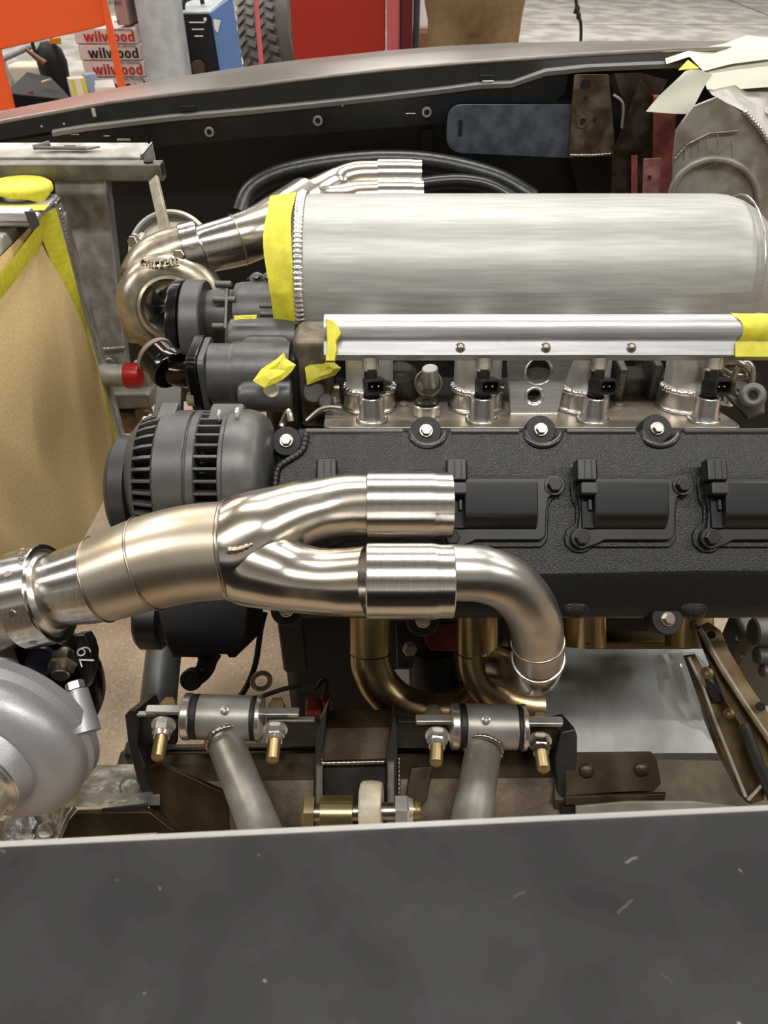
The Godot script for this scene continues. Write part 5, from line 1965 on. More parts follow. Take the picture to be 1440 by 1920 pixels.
func water_pump() -> void:
	var d := 0.815
	var c := at(470, 702, d)
	var X := func(px: float) -> float: return (px - 470.0) / FPX * d
	var ax := Vector3.RIGHT
	thing("water_pump", "dark grey cast water pump housing with black square flange, above the alternator", "water pump", c - Vector3(0, 0.035, 0))
	var s := M.new()
	lathe(s, c, ax, [[0, X.call(396)], [0.0310, X.call(396)], [0.0325, X.call(399)], [0.0322, X.call(436)], [0.0335, X.call(440)], [0.0345, X.call(450)], [0.0345, X.call(548)], [0, X.call(552)]], 48)
	part("body", s, K.grey_cast)
	s = M.new()
	var up := at(480, 640, 0.845)
	lathe(s, up, ax, [[0, X.call(415)], [0.018, X.call(416)], [0.024, X.call(424)], [0.0255, X.call(432)], [0.0255, X.call(550)], [0, X.call(554)]], 40)
	part("upper_lobe", s, K.grey_cast)
	s = M.new()
	box(s, (c + up) / 2 + Vector3(X.call(498), 0, 0.006), Vector3(X.call(552) - X.call(442), 0.045, 0.05), 0.012, Basis(Vector3.RIGHT, deg_to_rad(35)))
	part("web", s, K.grey_cast)
	# recess and lower boss with a silver plug
	s = M.new()
	box(s, at(480, 702, 0.787), Vector3(0.045, 0.012, 0.010), 0.003, Basis(Vector3.RIGHT, deg_to_rad(40)))
	part("recess", s, K.black_matt)
	s = M.new()
	lathe(s, at(470, 742, 0.792), ax, [[0, X.call(446)], [0.012, X.call(450)], [0.0165, X.call(462)], [0.0165, X.call(540)], [0.0150, X.call(545)], [0, X.call(546)]], 36)
	part("lower_boss", s, K.grey_cast)
	s = M.new()
	var n := Vector3(0.1, 0.65, 0.75).normalized()
	cyl(s, at(509, 732, 0.778), at(509, 732, 0.778) + n * 0.0035, 0.0078, 0.0006)
	part("core_plug", s, K.zinc)
	# flange: black, squarish, between body and elbow
	s = M.new()
	var B := Basis(Vector3(0, 0, -1), Vector3(0, 1, 0), Vector3(1, 0, 0))
	var fc := at(385, 702, d)
	ext(s, rpoly([Vector2(-0.033, -0.034), Vector2(0.033, -0.034), Vector2(0.033, 0.034), Vector2(-0.033, 0.034)], 0.014, 6), Transform3D(B, fc + Vector3(-0.011, 0, 0)), 0.011, 0.0015)
	part("flange", s, K.black_gloss)
	s = M.new()
	ext(s, rpoly([Vector2(-0.031, -0.032), Vector2(0.031, -0.032), Vector2(0.031, 0.032), Vector2(-0.031, 0.032)], 0.013, 6), Transform3D(B, fc), 0.007, 0.001)
	part("housing_face", s, K.grey_cast)
	s = M.new()
	hex(s, at(366, 748, 0.80), Vector3.LEFT, 0.0075, 0.008)
	part("bolt", s, K.bolt_steel)
	# dark back plate against the engine
	s = M.new()
	box(s, at(559, 708, 0.84), Vector3(0.012, 0.085, 0.07), 0.006)
	part("back_plate", s, K.grey_dark)
	s = M.new()
	box(s, at(567, 706, 0.85), Vector3(0.006, 0.09, 0.07), 0.003)
	part("gasket_plate", s, K.cast_dull)
	# the hose elbow
	var e0 := at(372, 697, d)
	thing("hose_elbow", "polished dark hose elbow curving up from the pump's black flange", "hose fitting", e0)
	s = M.new()
	tube(s, fillet([at(376, 698, d), at(336, 704, d), at(300, 676, d + 0.012)], 0.03, 10), 0.0142, 36)
	part("elbow", s, K.dark_chrome)
	s = M.new()
	ringtube(s, circle3(at(357, 699, d), Vector3(-1, 0, 0), 0.0146, 32), 0.0022, 8)
	ringtube(s, circle3(at(363, 699, d), Vector3(-1, 0, 0), 0.0146, 32), 0.0022, 8)
	part("ridge", s, K.dark_chrome)
	var q0 := at(319, 692, d + 0.004)
	var adir := (at(282, 657, d + 0.016) - q0).normalized()
	s = M.new()
	lathe_loop(s, q0, adir, [[0.0130, -0.003], [0.0215, -0.004], [0.0228, -0.002], [0.0228, 0.005], [0.0215, 0.0065], [0.0130, 0.006]], 40)
	part("locking_ring", s, K.black_gloss)
	s = M.new()
	lathe_loop(s, q0, adir, [[0.015, 0.006], [0.0202, 0.006], [0.0205, 0.022], [0.0195, 0.023], [0.015, 0.023]], 40)
	part("collar", s, K.dark_chrome)
	s = M.new()
	lathe_loop(s, q0, adir, [[0.015, 0.023], [0.0212, 0.023], [0.0216, 0.024], [0.0216, 0.0275], [0.0205, 0.0285], [0.015, 0.0285]], 40)
	part("hose_end", s, mt(Color(0.42, 0.38, 0.33), 0.6))

func compressor() -> void:
	var d := 0.925
	var c := at(400, 598, d)
	var X := func(px: float) -> float: return (px - 400.0) / FPX * d
	var ax := Vector3.RIGHT
	thing("compressor", "grey air conditioning compressor with wide pulley beside the far turbo", "compressor", c - Vector3(0, 0.046, 0))
	var s := M.new()
	var pc := at(400, 618, d)
	lathe(s, pc, ax, [[0, X.call(330)], [0.050, X.call(330)], [0.0560, X.call(333)], [0.0570, X.call(337)], [0.0570, X.call(352)], [0.053, X.call(354)], [0.053, X.call(356)]], 64, 25.0)
	part("clutch_plate", s, mt(Color(0.10, 0.10, 0.10), 0.22, 0.6))
	s = M.new()
	lathe(s, pc, ax, [[0.053, X.call(356)], [0.0570, X.call(357)], [0.0578, X.call(359)], [0.0578, X.call(390)], [0.0560, X.call(393)], [0.046, X.call(394)], [0, X.call(396)]], 64, 25.0)
	part("pulley", s, K.grey_cast)
	s = M.new()
	lathe(s, c, ax, [[0, X.call(393)], [0.033, X.call(393)], [0.034, X.call(400)], [0.034, X.call(440)], [0.036, X.call(444)], [0.0415, X.call(448)], [0.043, X.call(460)], [0.043, X.call(540)], [0, X.call(545)]], 56)
	part("body", s, K.grey_cast)
	# ears, bolts and flutes on the body
	for q in [[404, 533, 30, 12], [400, 562, 42, 12], [398, 612, 40, 12]]:
		s = M.new()
		var p := at(q[0] + q[2] / 2.0, q[1], 0.885)
		cyl(s, p - ax * (q[2] * 0.5 / FPX * d), p + ax * (q[2] * 0.5 / FPX * d), q[3] * 0.5 / FPX * d, 0.001, 20)
		part("ear", s, K.cast_dull)
	s = M.new()
	box(s, at(425, 580, 0.883), Vector3(0.004, 0.05, 0.008), 0.001, Basis(Vector3.RIGHT, deg_to_rad(-50)))
	part("rib", s, K.cast_dull)
	for q in [[482, 512], [503, 512], [487, 575], [487, 590]]:
		s = M.new()
		var p := at(q[0], q[1], 0.885 if q[1] > 540 else 0.915)
		if q[1] < 540:
			lathe(s, p - Vector3(0, 0.012, 0), Vector3(0, 0.8, 0.5), [[0, 0], [0.010, 0], [0.009, 0.008], [0.0045, 0.011], [0.0045, 0.015], [0, 0.016]], 20)
		else:
			cyl(s, p, p + ax * 0.06, 0.0042, 0.001, 16)
		part("cast_boss", s, K.grey_cast)
	s = M.new()
	tube(s, spline([at(464, 526, 0.93), at(478, 514, 0.93), at(490, 517, 0.93), at(500, 524, 0.93), at(520, 508, 0.93)], 6), 0.002, 8)
	part("wire", s, K.rubber)

func tensioner() -> void:
	# the black accessory under the exhaust pipe with its drain lever
	var d := 0.80
	thing("steering_pump", "black accessory housing with a drooping lever below the exhaust pipe", "pump", at(360, 1230, d))
	var s := M.new()
	var Z := Transform3D(Basis(Vector3.RIGHT, Vector3(0, 0.766, -0.643), Vector3(0, 0.643, 0.766)), Vector3.ZERO)
	var P := []
	for q in [[296, 1085], [470, 1085], [468, 1130], [463, 1212], [448, 1226], [440, 1234], [428, 1234], [424, 1228], [404, 1228], [396, 1234], [322, 1233], [310, 1210], [292, 1140]]: P.push_back(at(q[0], q[1], d))
	plate(s, P, 0.10, 0.004)
	part("housing", s, K.black_matt)
	s = M.new()
	cyl(s, at(262, 1160, d + 0.05), at(312, 1160, d + 0.05), 0.034, 0.004, 40)
	part("pulley", s, K.black_plastic)
	s = M.new()
	tube(s, spline([at(392, 1225, d + 0.02), at(386, 1250, d + 0.015), at(376, 1264, d + 0.01), at(358, 1274, d + 0.01)], 6), [0.013, 0.013, 0.012, 0.011, 0.010, 0.010, 0.010, 0.0098, 0.0096, 0.0095, 0.0095, 0.0094, 0.0094, 0.0094, 0.0094, 0.0094, 0.0094, 0.0094, 0.0094], 16)
	lathe(s, at(360, 1273, d), Vector3(0, 0.64, 0.77), [[0, -0.006], [0.0105, -0.006], [0.0115, -0.004], [0.0115, 0.005], [0.0100, 0.007], [0, 0.007]], 24)
	part("lever", s, K.black_matt)

# ---------- far turbo and its pipes ----------
func far_turbo() -> void:
	var d := 1.06
	var c := at(318, 578, d)
	var n := Vector3(0.28, 0.42, 0.86).normalized()   # the inlet looks at us and a little up
	thing("turbocharger", "far turbocharger with warm cast volute and open bladed inlet by the radiator", "turbocharger", c - Vector3(0, 0.07, 0))
	var s := M.new()
	# snail: a scroll whose section grows from the tongue to the outlet at the upper right
	var b := basis_for(n, Vector3.UP)
	var path := []
	var rad := []
	for i in 41:
		var u := i / 40.0
		var th := deg_to_rad(-60.0 - 300.0 * u)
		var rr := 0.042 + 0.010 * u
		path.push_back(c + (b.x * cos(th) + b.y * sin(th)) * rr - n * 0.022)
		rad.push_back(0.017 + 0.0165 * u)
	# straight outlet towards the clamp
	var e := at(362, 470, 1.08)
	var last: Vector3 = path[-1]
	var tang: Vector3 = (path[-1] - path[-2]).normalized()
	tube(s, path, rad, 28)
	part("volute", s, K.cast_warm)
	s = M.new()
	# neck from the volute top to the clamp: broad, tapering
	tube(s, spline([at(262, 530, 1.075), at(285, 500, 1.08), at(320, 482, 1.085), at(352, 470, 1.085), at(368, 467, 1.085)], 6), [0.030, 0.031, 0.032, 0.033, 0.034, 0.035, 0.0355, 0.036, 0.0365, 0.037, 0.037, 0.037, 0.037, 0.0365, 0.036, 0.0355, 0.035, 0.0345, 0.034, 0.0335, 0.033, 0.0325, 0.032, 0.0318, 0.0315], 32)
	part("neck", s, K.cast_warm)
	s = M.new()
	lathe_loop(s, c - n * 0.008, n, [[0.028, -0.01], [0.048, -0.012], [0.047, 0.006], [0.0435, 0.012], [0.0425, 0.018], [0.0385, 0.020], [0.0365, 0.016], [0.034, 0.004]], 56, 40.0)
	part("inlet_ring", s, K.cast_warm)
	s = M.new()
	lathe(s, c - n * 0.024, n, [[0, 0], [0.038, 0], [0.038, 0.003], [0, 0.003]], 40)
	part("back_wall", s, K.grey_dark)
	# compressor wheel: hub and twisted blades
	s = M.new()
	lathe(s, c - n * 0.020, n, [[0, 0], [0.020, 0], [0.011, 0.008], [0.007, 0.018], [0.006, 0.024], [0, 0.026]], 24, 60.0)
	part("hub", s, K.zinc)
	for i in 9:
		s = M.new()
		var th := TAU * i / 9.0
		var P := []
		for j in 5:
			var u := j / 4.0
			var row := PackedVector3Array()
			for k in 4:
				var w := k / 3.0
				var a := th + 0.75 * w
				var r := lerpf(0.006, 0.033, u)
				row.push_back(c - n * (0.000 + 0.018 * w) + (b.x * cos(a) + b.y * sin(a)) * r)
			P.push_back(row)
		grid(s, P, false, false, 60.0)
		part("blade", s, K.grey_cast)
	s = M.new()
	ringtube(s, circle3(c - n * 0.020, n, 0.036, 40), 0.003, 8)
	part("shroud_ring", s, K.machined)
	# rear housing, pale cast, with bolted ears
	s = M.new()
	var rc := at(318, 470, 1.17)
	lathe(s, rc, Vector3(0.02, 0.62, 0.78), [[0, -0.06], [0.056, -0.06], [0.0635, -0.045], [0.0650, -0.012], [0.0640, -0.004], [0.0590, 0.0], [0.0565, -0.002], [0.0550, -0.016], [0.048, -0.018], [0.046, -0.006], [0.040, -0.004], [0, -0.004]], 56, 25.0)
	var rh := part("rear_housing", s, mt(Color(0.74, 0.73, 0.70), 0.5, 0.5, {"tex": "grain", "scale": Vector3(14, 14, 14)}))
	for q in [[262, 452, 0.024], [258, 466, 0.018]]:
		s = M.new()
		box(s, at(q[0], q[1], 1.115), Vector3(q[2], 0.016, 0.02), 0.004, Basis(Vector3(0, 0, 1), 0.5))
		part("ear", s, mt(Color(0.74, 0.73, 0.70), 0.45, 0.5), rh)
	bolt(at(256, 453, 1.085), Vector3(-0.3, 0.3, 0.9), 0.0085, K.bolt_steel, rh, 1.3)
	# raised lettering on the neck
	words("raised_lettering", "Garrett", Transform3D(Basis(Vector3(0.985, 0.13, 0.10).normalized(), Vector3(-0.13, 0.80, -0.58).normalized(), Vector3(-0.1, 0.6, 0.78).normalized()), at(298, 493, 1.036)), 0.0135, 0.006, K.cast_warm, null, 0.054, "Droid Serif", 700)
	s = M.new()
	hex(s, at(336, 479, 1.052), Vector3(0.1, 0.4, 0.9), 0.008, 0.006)
	part("plug", s, K.bolt_steel)
	# oil drain flange under the snail
	s = M.new()
	box(s, at(250, 610, 1.10), Vector3(0.03, 0.05, 0.03), 0.008)
	part("foot", s, K.cast_warm)

	# V-band clamp
	var axis := (at(560, 422, 1.10) - at(380, 470, 1.085)).normalized()
	clamp_band("band_clamp", "polished band clamp joining the far turbo to its steel pipe", at(364, 471, 1.085), axis, 0.0385, 0.024)
	# the far downpipe with its collector
	thing("exhaust_pipe", "far stainless exhaust pipe climbing behind the plenum to twin collars", "exhaust pipe", at(450, 470, 1.09))
	s = M.new()
	var run := spline([at(372, 470, 1.085), at(384, 467, 1.085), at(447, 451, 1.09), at(490, 433, 1.102), at(525, 411, 1.122), at(575, 378, 1.16)], 8)
	tube(s, run.slice(4, 17), [0.031, 0.0312, 0.0314, 0.0316, 0.032, 0.0325, 0.033, 0.0334, 0.0338, 0.0341, 0.0344, 0.0347, 0.0350], 40)
	part("cone", s, K.stainless_clean)
	s = M.new()
	tube(s, run.slice(16), 0.0352, 40)
	part("bend", s, K.stainless)
	s = M.new()
	ringtube(s, circle3(run[16], run[17] - run[15], 0.0352, 40), 0.0012, 8)
	part("weld_ring", s, K.weld)
	for k in 2:
		var oy := 0.0 if k == 0 else 40.0
		var dd := 1.22 if k == 0 else 1.17
		s = M.new()
		tube(s, spline([at(545, 395, 1.15), at(585, 370 + oy * 0.3, 1.17), at(625, 348 + oy * 0.8, dd - 0.01), at(665, 334 + oy, dd), at(712, 332 + oy, dd)], 8), [0.034, 0.033, 0.032, 0.031, 0.030, 0.029, 0.028, 0.027, 0.026, 0.0255, 0.025, 0.0248, 0.0246, 0.0245, 0.0244, 0.0243, 0.0242, 0.0241, 0.024, 0.024, 0.024, 0.024, 0.024, 0.024, 0.024, 0.024, 0.024, 0.024, 0.024, 0.024, 0.024, 0.024, 0.024], 36)
		part("branch", s, K.stainless)
		s = M.new()
		lathe_loop(s, at(708, 332 + oy, dd), Vector3.RIGHT, [[0.022, 0], [0.0262, 0], [0.0268, 0.001], [0.0268, 0.052], [0.0258, 0.056], [0.0258, 0.069], [0.022, 0.069]], 40)
		part("collar", s, K.stainless_clean)

func clamp_band(nm: String, label: String, c: Vector3, axis: Vector3, r: float, w: float, tee := true) -> void:
	var a := axis.normalized()
	thing(nm, label, "clamp", c - Vector3(0, r, 0))
	var s := M.new()
	lathe_loop(s, c - a * w / 2, a, [[r - 0.003, 0], [r + 0.0006, 0], [r + 0.0012, 0.0008], [r + 0.0012, w - 0.0008], [r + 0.0006, w], [r - 0.003, w], [r - 0.0055, w * 0.72], [r - 0.0055, w * 0.28]], 64, 30.0)
	part("band", s, K.stainless_clean)
	var b := basis_for(a)
	for i in 8:
		var th := TAU * i / 8.0 + 0.3
		var dir := b.x * cos(th) + b.y * sin(th)
		s = M.new()
		cyl(s, c + dir * (r + 0.0008), c + dir * (r + 0.0018), 0.0032, 0.0004, 16)
		part("spot_weld", s, K.weld)
	if not tee: return
	# T-bolt at the underside
	s = M.new()
	var dn := (Vector3.DOWN + a * a.y).normalized()
	var side := a.cross(dn)
	cyl(s, c + dn * (r + 0.008) - side * 0.02, c + dn * (r + 0.008) + side * 0.03, 0.003, 0.0005, 12)
	hex(s, c + dn * (r + 0.008) + side * 0.018, side, 0.006, 0.006)
	part("tee_bolt", s, K.bolt_steel)

# ---------- near exhaust ----------
func near_exhaust() -> void:
	var a0 := at(78, 1112, 0.617)
	var a1 := at(190, 1086, 0.612)
	var a2 := at(278, 1056, 0.607)
	var a3 := at(432, 1031, 0.602)
	thing("exhaust_pipe", "near stainless exhaust pipe forking into twin collars over the valve cover", "exhaust pipe", a2 - Vector3(0, 0.04, 0))
	var s := M.new()
	var run := spline([at(50, 1121, 0.620), a0, a1, a2, at(355, 1038, 0.604), a3, at(470, 1026, 0.600)], 10)
	var rr0 := []
	for v in spline([Vector3(0.0268, 0, 0), Vector3(0.0278, 0, 0), Vector3(0.0345, 0, 0), Vector3(0.0374, 0, 0), Vector3(0.0383, 0, 0), Vector3(0.0385, 0, 0), Vector3(0.0385, 0, 0)], 10): rr0.push_back(v.x)
	tube(s, run.slice(0, 21), rr0.slice(0, 21), 48)
	part("cone", s, K.stainless_clean)
	s = M.new()
	tube(s, run.slice(20, 31), rr0.slice(20, 31), 48)
	part("short_section", s, K.pipe_straw)
	s = M.new()
	tube(s, run.slice(30, 51), rr0.slice(30, 51), 56)
	part("main_section", s, K.pipe_straw)
	# welds between the sections
	s = M.new()
	ringtube(s, circle3(a1, run[21] - run[19], 0.0347, 48), 0.0010, 8)
	part("weld_ring", s, K.weld)
	s = M.new()
	ringtube(s, circle3(a2, run[31] - run[29], 0.0377, 48), 0.0011, 8)
	part("weld_ring", s, K.weld)
	s = M.new()
	ringtube(s, circle3(a3, run[51] - run[49], 0.0386, 48), 0.0016, 8)
	part("weld_ring", s, K.weld)
	# tack welds: flat bright scabs
	for q in [[180, 1035, 0.586, 0.0055, 0.013], [250, 1042, 0.5725, 0.0045, 0.011]]:
		s = M.new()
		var p := at(q[0], q[1], q[2])
		lathe(s, p - Vector3(0, 0.0035, 0.0045), Vector3(-0.2, 0.6, 0.77), [[0, 0], [q[4] * 0.5, 0], [q[4] * 0.45, 0.003], [q[4] * 0.2, 0.0042], [0, 0.0044]], 16, 80.0)
		part("tack_weld", s, K.weld)
	# the fork: two branches that leave the same round and part
	var ctr := [[[404, 1035, 0.6035, 78], [432, 1031, 0.602, 90.5], [470, 1004, 0.603, 82], [510, 984, 0.609, 72], [555, 966, 0.617, 63], [600, 955, 0.627, 59], [645, 948, 0.6355, 59.5], [690, 947, 0.642, 59.5]],
		[[404, 1035, 0.6035, 78], [432, 1031, 0.602, 90.5], [470, 1056, 0.601, 82], [510, 1071, 0.596, 73], [555, 1083, 0.590, 66], [600, 1090, 0.582, 63], [645, 1092, 0.5750, 64.5], [690, 1090, 0.570, 66.5]]]
	var axes := []
	var radii := []
	for k in 2:
		var pts := []
		var rr := []
		for q in ctr[k]:
			pts.push_back(at(q[0], q[1], q[2]))
			rr.push_back(Vector3(q[3] / FPX * q[2], 0, 0))
		var r2 := []
		for v in spline(rr, 8): r2.push_back(v.x)
		axes.push_back(spline(pts, 8))
		radii.push_back(r2)
		s = M.new()
		tube(s, axes[k], r2, 48, true, 60.0)
		part("branch", s, K.stainless)
	# weld along the crotch, where the two branches meet on the near side
	s = M.new()
	var seam := []
	for i in range(9, axes[0].size()):
		var u: Vector3 = axes[0][i]
		var l: Vector3 = axes[1][i]
		var dist := (l - u).length()
		if dist < 0.004: continue
		var aa: float = (dist * dist + radii[0][i] * radii[0][i] - radii[1][i] * radii[1][i]) / (2.0 * dist)
		var h2: float = radii[0][i] * radii[0][i] - aa * aa
		if h2 < 0.000004: break
		var e := (l - u) / dist
		var v := EYE - u
		v = v - e * v.dot(e)
		v = (v - Vector3.RIGHT * v.x * 0.8).normalized()
		seam.push_back(u + e * aa + v * (sqrt(h2) + 0.0006))
	bead(s, seam, 0.0028, 0.004)
	part("crotch_weld", s, mt(Color(0.62, 0.55, 0.50), 0.34, 1.0))
	# slip collars
	var nm := [[690, 947, 0.642, 850], [690, 1090, 0.570, 852]]
	for q in nm:
		var c := at(q[0], q[1], q[2])
		var L: float = (q[3] - q[0]) / FPX * q[2]
		s = M.new()
		lathe_loop(s, c - Vector3(0.001, 0, 0), Vector3.RIGHT, [[0.0262, 0.0], [0.0278, 0.0], [0.0284, 0.0008], [0.0284, L * 0.76], [0.0280, L * 0.80], [0.0273, L * 0.85], [0.0273, L - 0.0006], [0.0268, L], [0.0255, L]], 64, 22.0)
		part("collar", s, K.stainless_clean)
	# a second collector behind
	s = M.new()
	var c2 := at(694, 944, 0.675)
	lathe_loop(s, c2, Vector3.RIGHT, [[0.024, 0.0], [0.0300, 0.0], [0.0306, 0.001], [0.0306, 0.053], [0.0296, 0.058], [0.0292, 0.067], [0.024, 0.067]], 48, 22.0)
	part("rear_collar", s, K.stainless_clean)

	for q in [[402, 1003, 0.5672, "R"], [254, 1076, 0.5715, "F"]]:
		var mz := (EYE - at(q[0], q[1], q[2])).normalized()
		var mx := (Vector3(0.95, 0.25, 0) - mz * mz.dot(Vector3(0.95, 0.25, 0))).normalized()
		words("pen_mark", q[3], Transform3D(Basis(mx, mz.cross(mx), mz), at(q[0], q[1], q[2])), 0.005, 0.0008, K.frame_dark)
	# clamp to the turbo
	var axis := (a1 - a0).normalized()
	clamp_band("band_clamp", "bright band clamp with spot welds joining the near turbo to the exhaust pipe", at(72, 1118, 0.618), axis, 0.0392, 0.025, false)
	s = M.new()
	lathe_loop(s, at(72, 1118, 0.618) + axis * 0.004, axis, [[0.026, 0], [0.0355, 0], [0.0360, 0.002], [0.0345, 0.006], [0.0300, 0.010], [0.026, 0.010]], 56)
	part("vee_flange", s, K.machined)
	words("stamped_print", "MAWL 3.0", Transform3D(Basis(Vector3(-0.25, -0.93, 0.2).normalized(), Vector3(0.85, -0.3, -0.3).normalized(), Vector3(-0.35, 0.3, 0.88).normalized()).orthonormalized(), at(38, 1062, 0.5885)), 0.0045, 0.0006, K.weld)

	# elbow slipped into the lower collar
	thing("exhaust_elbow", "bare steel elbow bending down out of the lower exhaust collar", "exhaust pipe", at(1008, 1280, 0.7))
	s = M.new()
	var main := spline([at(842, 1074, 0.590), at(862, 1074, 0.590), at(905, 1077, 0.592), at(950, 1094, 0.600), at(984, 1126, 0.612), at(1003, 1165, 0.627), at(1008, 1203, 0.644)], 8)
	var mr := []
	for i in main.size(): mr.push_back(0.0218)
	tube(s, main, mr, 44)
	part("bend", s, K.pipe_straw_dark)
	s = M.new()
	ringtube(s, circle3(at(1008, 1203, 0.644), main[-1] - main[-3], 0.0219, 40), 0.0011, 8)
	part("weld_ring", s, K.weld)
	s = M.new()
	tube(s, spline([at(1008, 1203, 0.644), at(1009, 1218, 0.652), at(1009, 1232, 0.661)], 6), 0.0218, 44)
	part("middle_section", s, K.pipe_straw_dark)
	s = M.new()
	ringtube(s, circle3(at(1009, 1232, 0.661), at(1009, 1240, 0.675) - at(1009, 1222, 0.648), 0.0220, 40), 0.0012, 8)
	part("weld_ring", s, K.weld_bright)
	s = M.new()
	tube(s, spline([at(1009, 1232, 0.661), at(1008, 1247, 0.675), at(1004, 1258, 0.70), at(995, 1262, 0.735), at(975, 1258, 0.78), at(945, 1250, 0.82)], 8), 0.0215, 44)
	part("lower_bend", s, K.stainless)

func headers() -> void:
	var labs := ["bronze-tinted header tube curving right below the left end of the cover", "bronze-tinted header tube with an open sawn end behind the right bushing"]
	var d := 0.862
	for k in 2:
		var dx := 0.0 if k == 0 else 201.0
		thing("header_tube", labs[k], "exhaust tube", at(694 + dx, 1320, d), "bent header tubes under the valve cover")
		var s := M.new()
		tube(s, [at(694 + dx, 1120, d - 0.006), at(694 + dx, 1224, d + 0.004)], 0.0226, 44)
		part("stub", s, K.straw_bright)
		s = M.new()
		if k == 0:
			tube(s, spline([at(694, 1224, d + 0.004), at(697, 1250, d + 0.006), at(713, 1285, d + 0.010), at(748, 1318, d + 0.012), at(800, 1335, d + 0.012), at(860, 1336, d + 0.012)], 8), 0.0226, 44)
		else:
			hollow(s, spline([at(895, 1224, d + 0.004), at(898, 1250, d + 0.002), at(914, 1285, d - 0.002), at(948, 1312, d - 0.006), at(990, 1324, d - 0.008), at(1018, 1326, d - 0.009)], 8), [0.0226, 0.0226, 0.0226, 0.0226, 0.0226, 0.0226, 0.0226, 0.0226, 0.0226, 0.0226, 0.0226, 0.0226, 0.0226, 0.0226, 0.0226, 0.0226, 0.0226, 0.0226, 0.0226, 0.0226, 0.0226, 0.0226, 0.0226, 0.0226, 0.0226, 0.0226, 0.0226, 0.0226, 0.0226, 0.0226, 0.0226, 0.0226, 0.0226, 0.0226, 0.0226, 0.0226, 0.0226, 0.0226, 0.0226, 0.0226, 0.0226], 0.0016, 44)
		part("bend", s, K.bronze)
		s = M.new()
		ringtube(s, circle3(at(694 + dx, 1224, d + 0.004), at(694, 1120, d - 0.006) - at(694, 1224, d + 0.004), 0.0226, 40), 0.0008, 8)
		part("joint_line", s, K.frame_dark)
		s = M.new()
		var p := at(697 + dx + (8 if k else 0), 1229, d - 0.0195)
		lathe(s, p - Vector3(0, 0.002, 0.003), Vector3(0, 0.5, 0.86), [[0, 0], [0.0042, 0], [0.0036, 0.002], [0.0012, 0.003], [0, 0.003]], 14, 80.0)
		part("tack_weld", s, K.weld_bright)
	# crossing tube low behind
	var s := M.new()
	tube(s, spline([at(830, 1345, 0.93), at(880, 1310, 0.935), at(930, 1255, 0.94), at(965, 1215, 0.94)], 8), 0.0215, 36)
	solo("header_tube", s, K.bronze, "dull bronze tube crossing low behind the open-ended header tube", "exhaust tube")
	labs = ["short cut bronze exhaust stub to the right of the steel elbow", "short cut bronze exhaust stub next to the locking pliers"]
	for k in 2:
		s = M.new()
		var px := 1095.0 if k == 0 else 1292.0
		var hw := 40.0 if k == 0 else 43.0
		hollow(s, [at(px, 1100, 0.838), at(px, 1160, 0.838), at(px, 1212, 0.836)], [hw / FPX * 0.838, hw / FPX * 0.838, hw / FPX * 0.836], 0.0016, 44)
		var o := solo("exhaust_stub", s, K.straw_bright, labs[k], "exhaust tube", "cut exhaust stubs under the valve cover")
		s = M.new()
		tube(s, [at(px + 4, 1207, 0.8125), at(px + 18, 1206, 0.815)], 0.0006, 6)
		part("marker_line", s, K.print_black, o)
		if k == 1:
			words("marker_letter", "G", Transform3D(Basis(Vector3.RIGHT, Vector3(0, 0.80, -0.6), Vector3(0, 0.6, 0.8)), at(1300, 1172, 0.8128)), 0.010, 0.0006, K.print_black, o)

# ---------- radiator side ----------
func strip(s: M, pts: Array, w: float, across: Vector3, lift: Vector3, wav := 0.0) -> void:
	# a strip of tape along pts, as wide as w along across, held off the surface by lift
	var a := PackedVector3Array()
	var m := PackedVector3Array()
	var b := PackedVector3Array()
	for i in pts.size():
		var k := lift * (1.0 + wav * sin(i * 2.3))
		a.push_back(pts[i] + k - across * (w / 2) * (1.0 + 0.12 * wav * sin(i * 3.7)))
		m.push_back(pts[i] + k * 1.6)
		b.push_back(pts[i] + k + across * (w / 2) * (1.0 + 0.12 * wav * sin(i * 5.1 + 1.0)))
	grid(s, [a, m, b], false, false, 40.0)

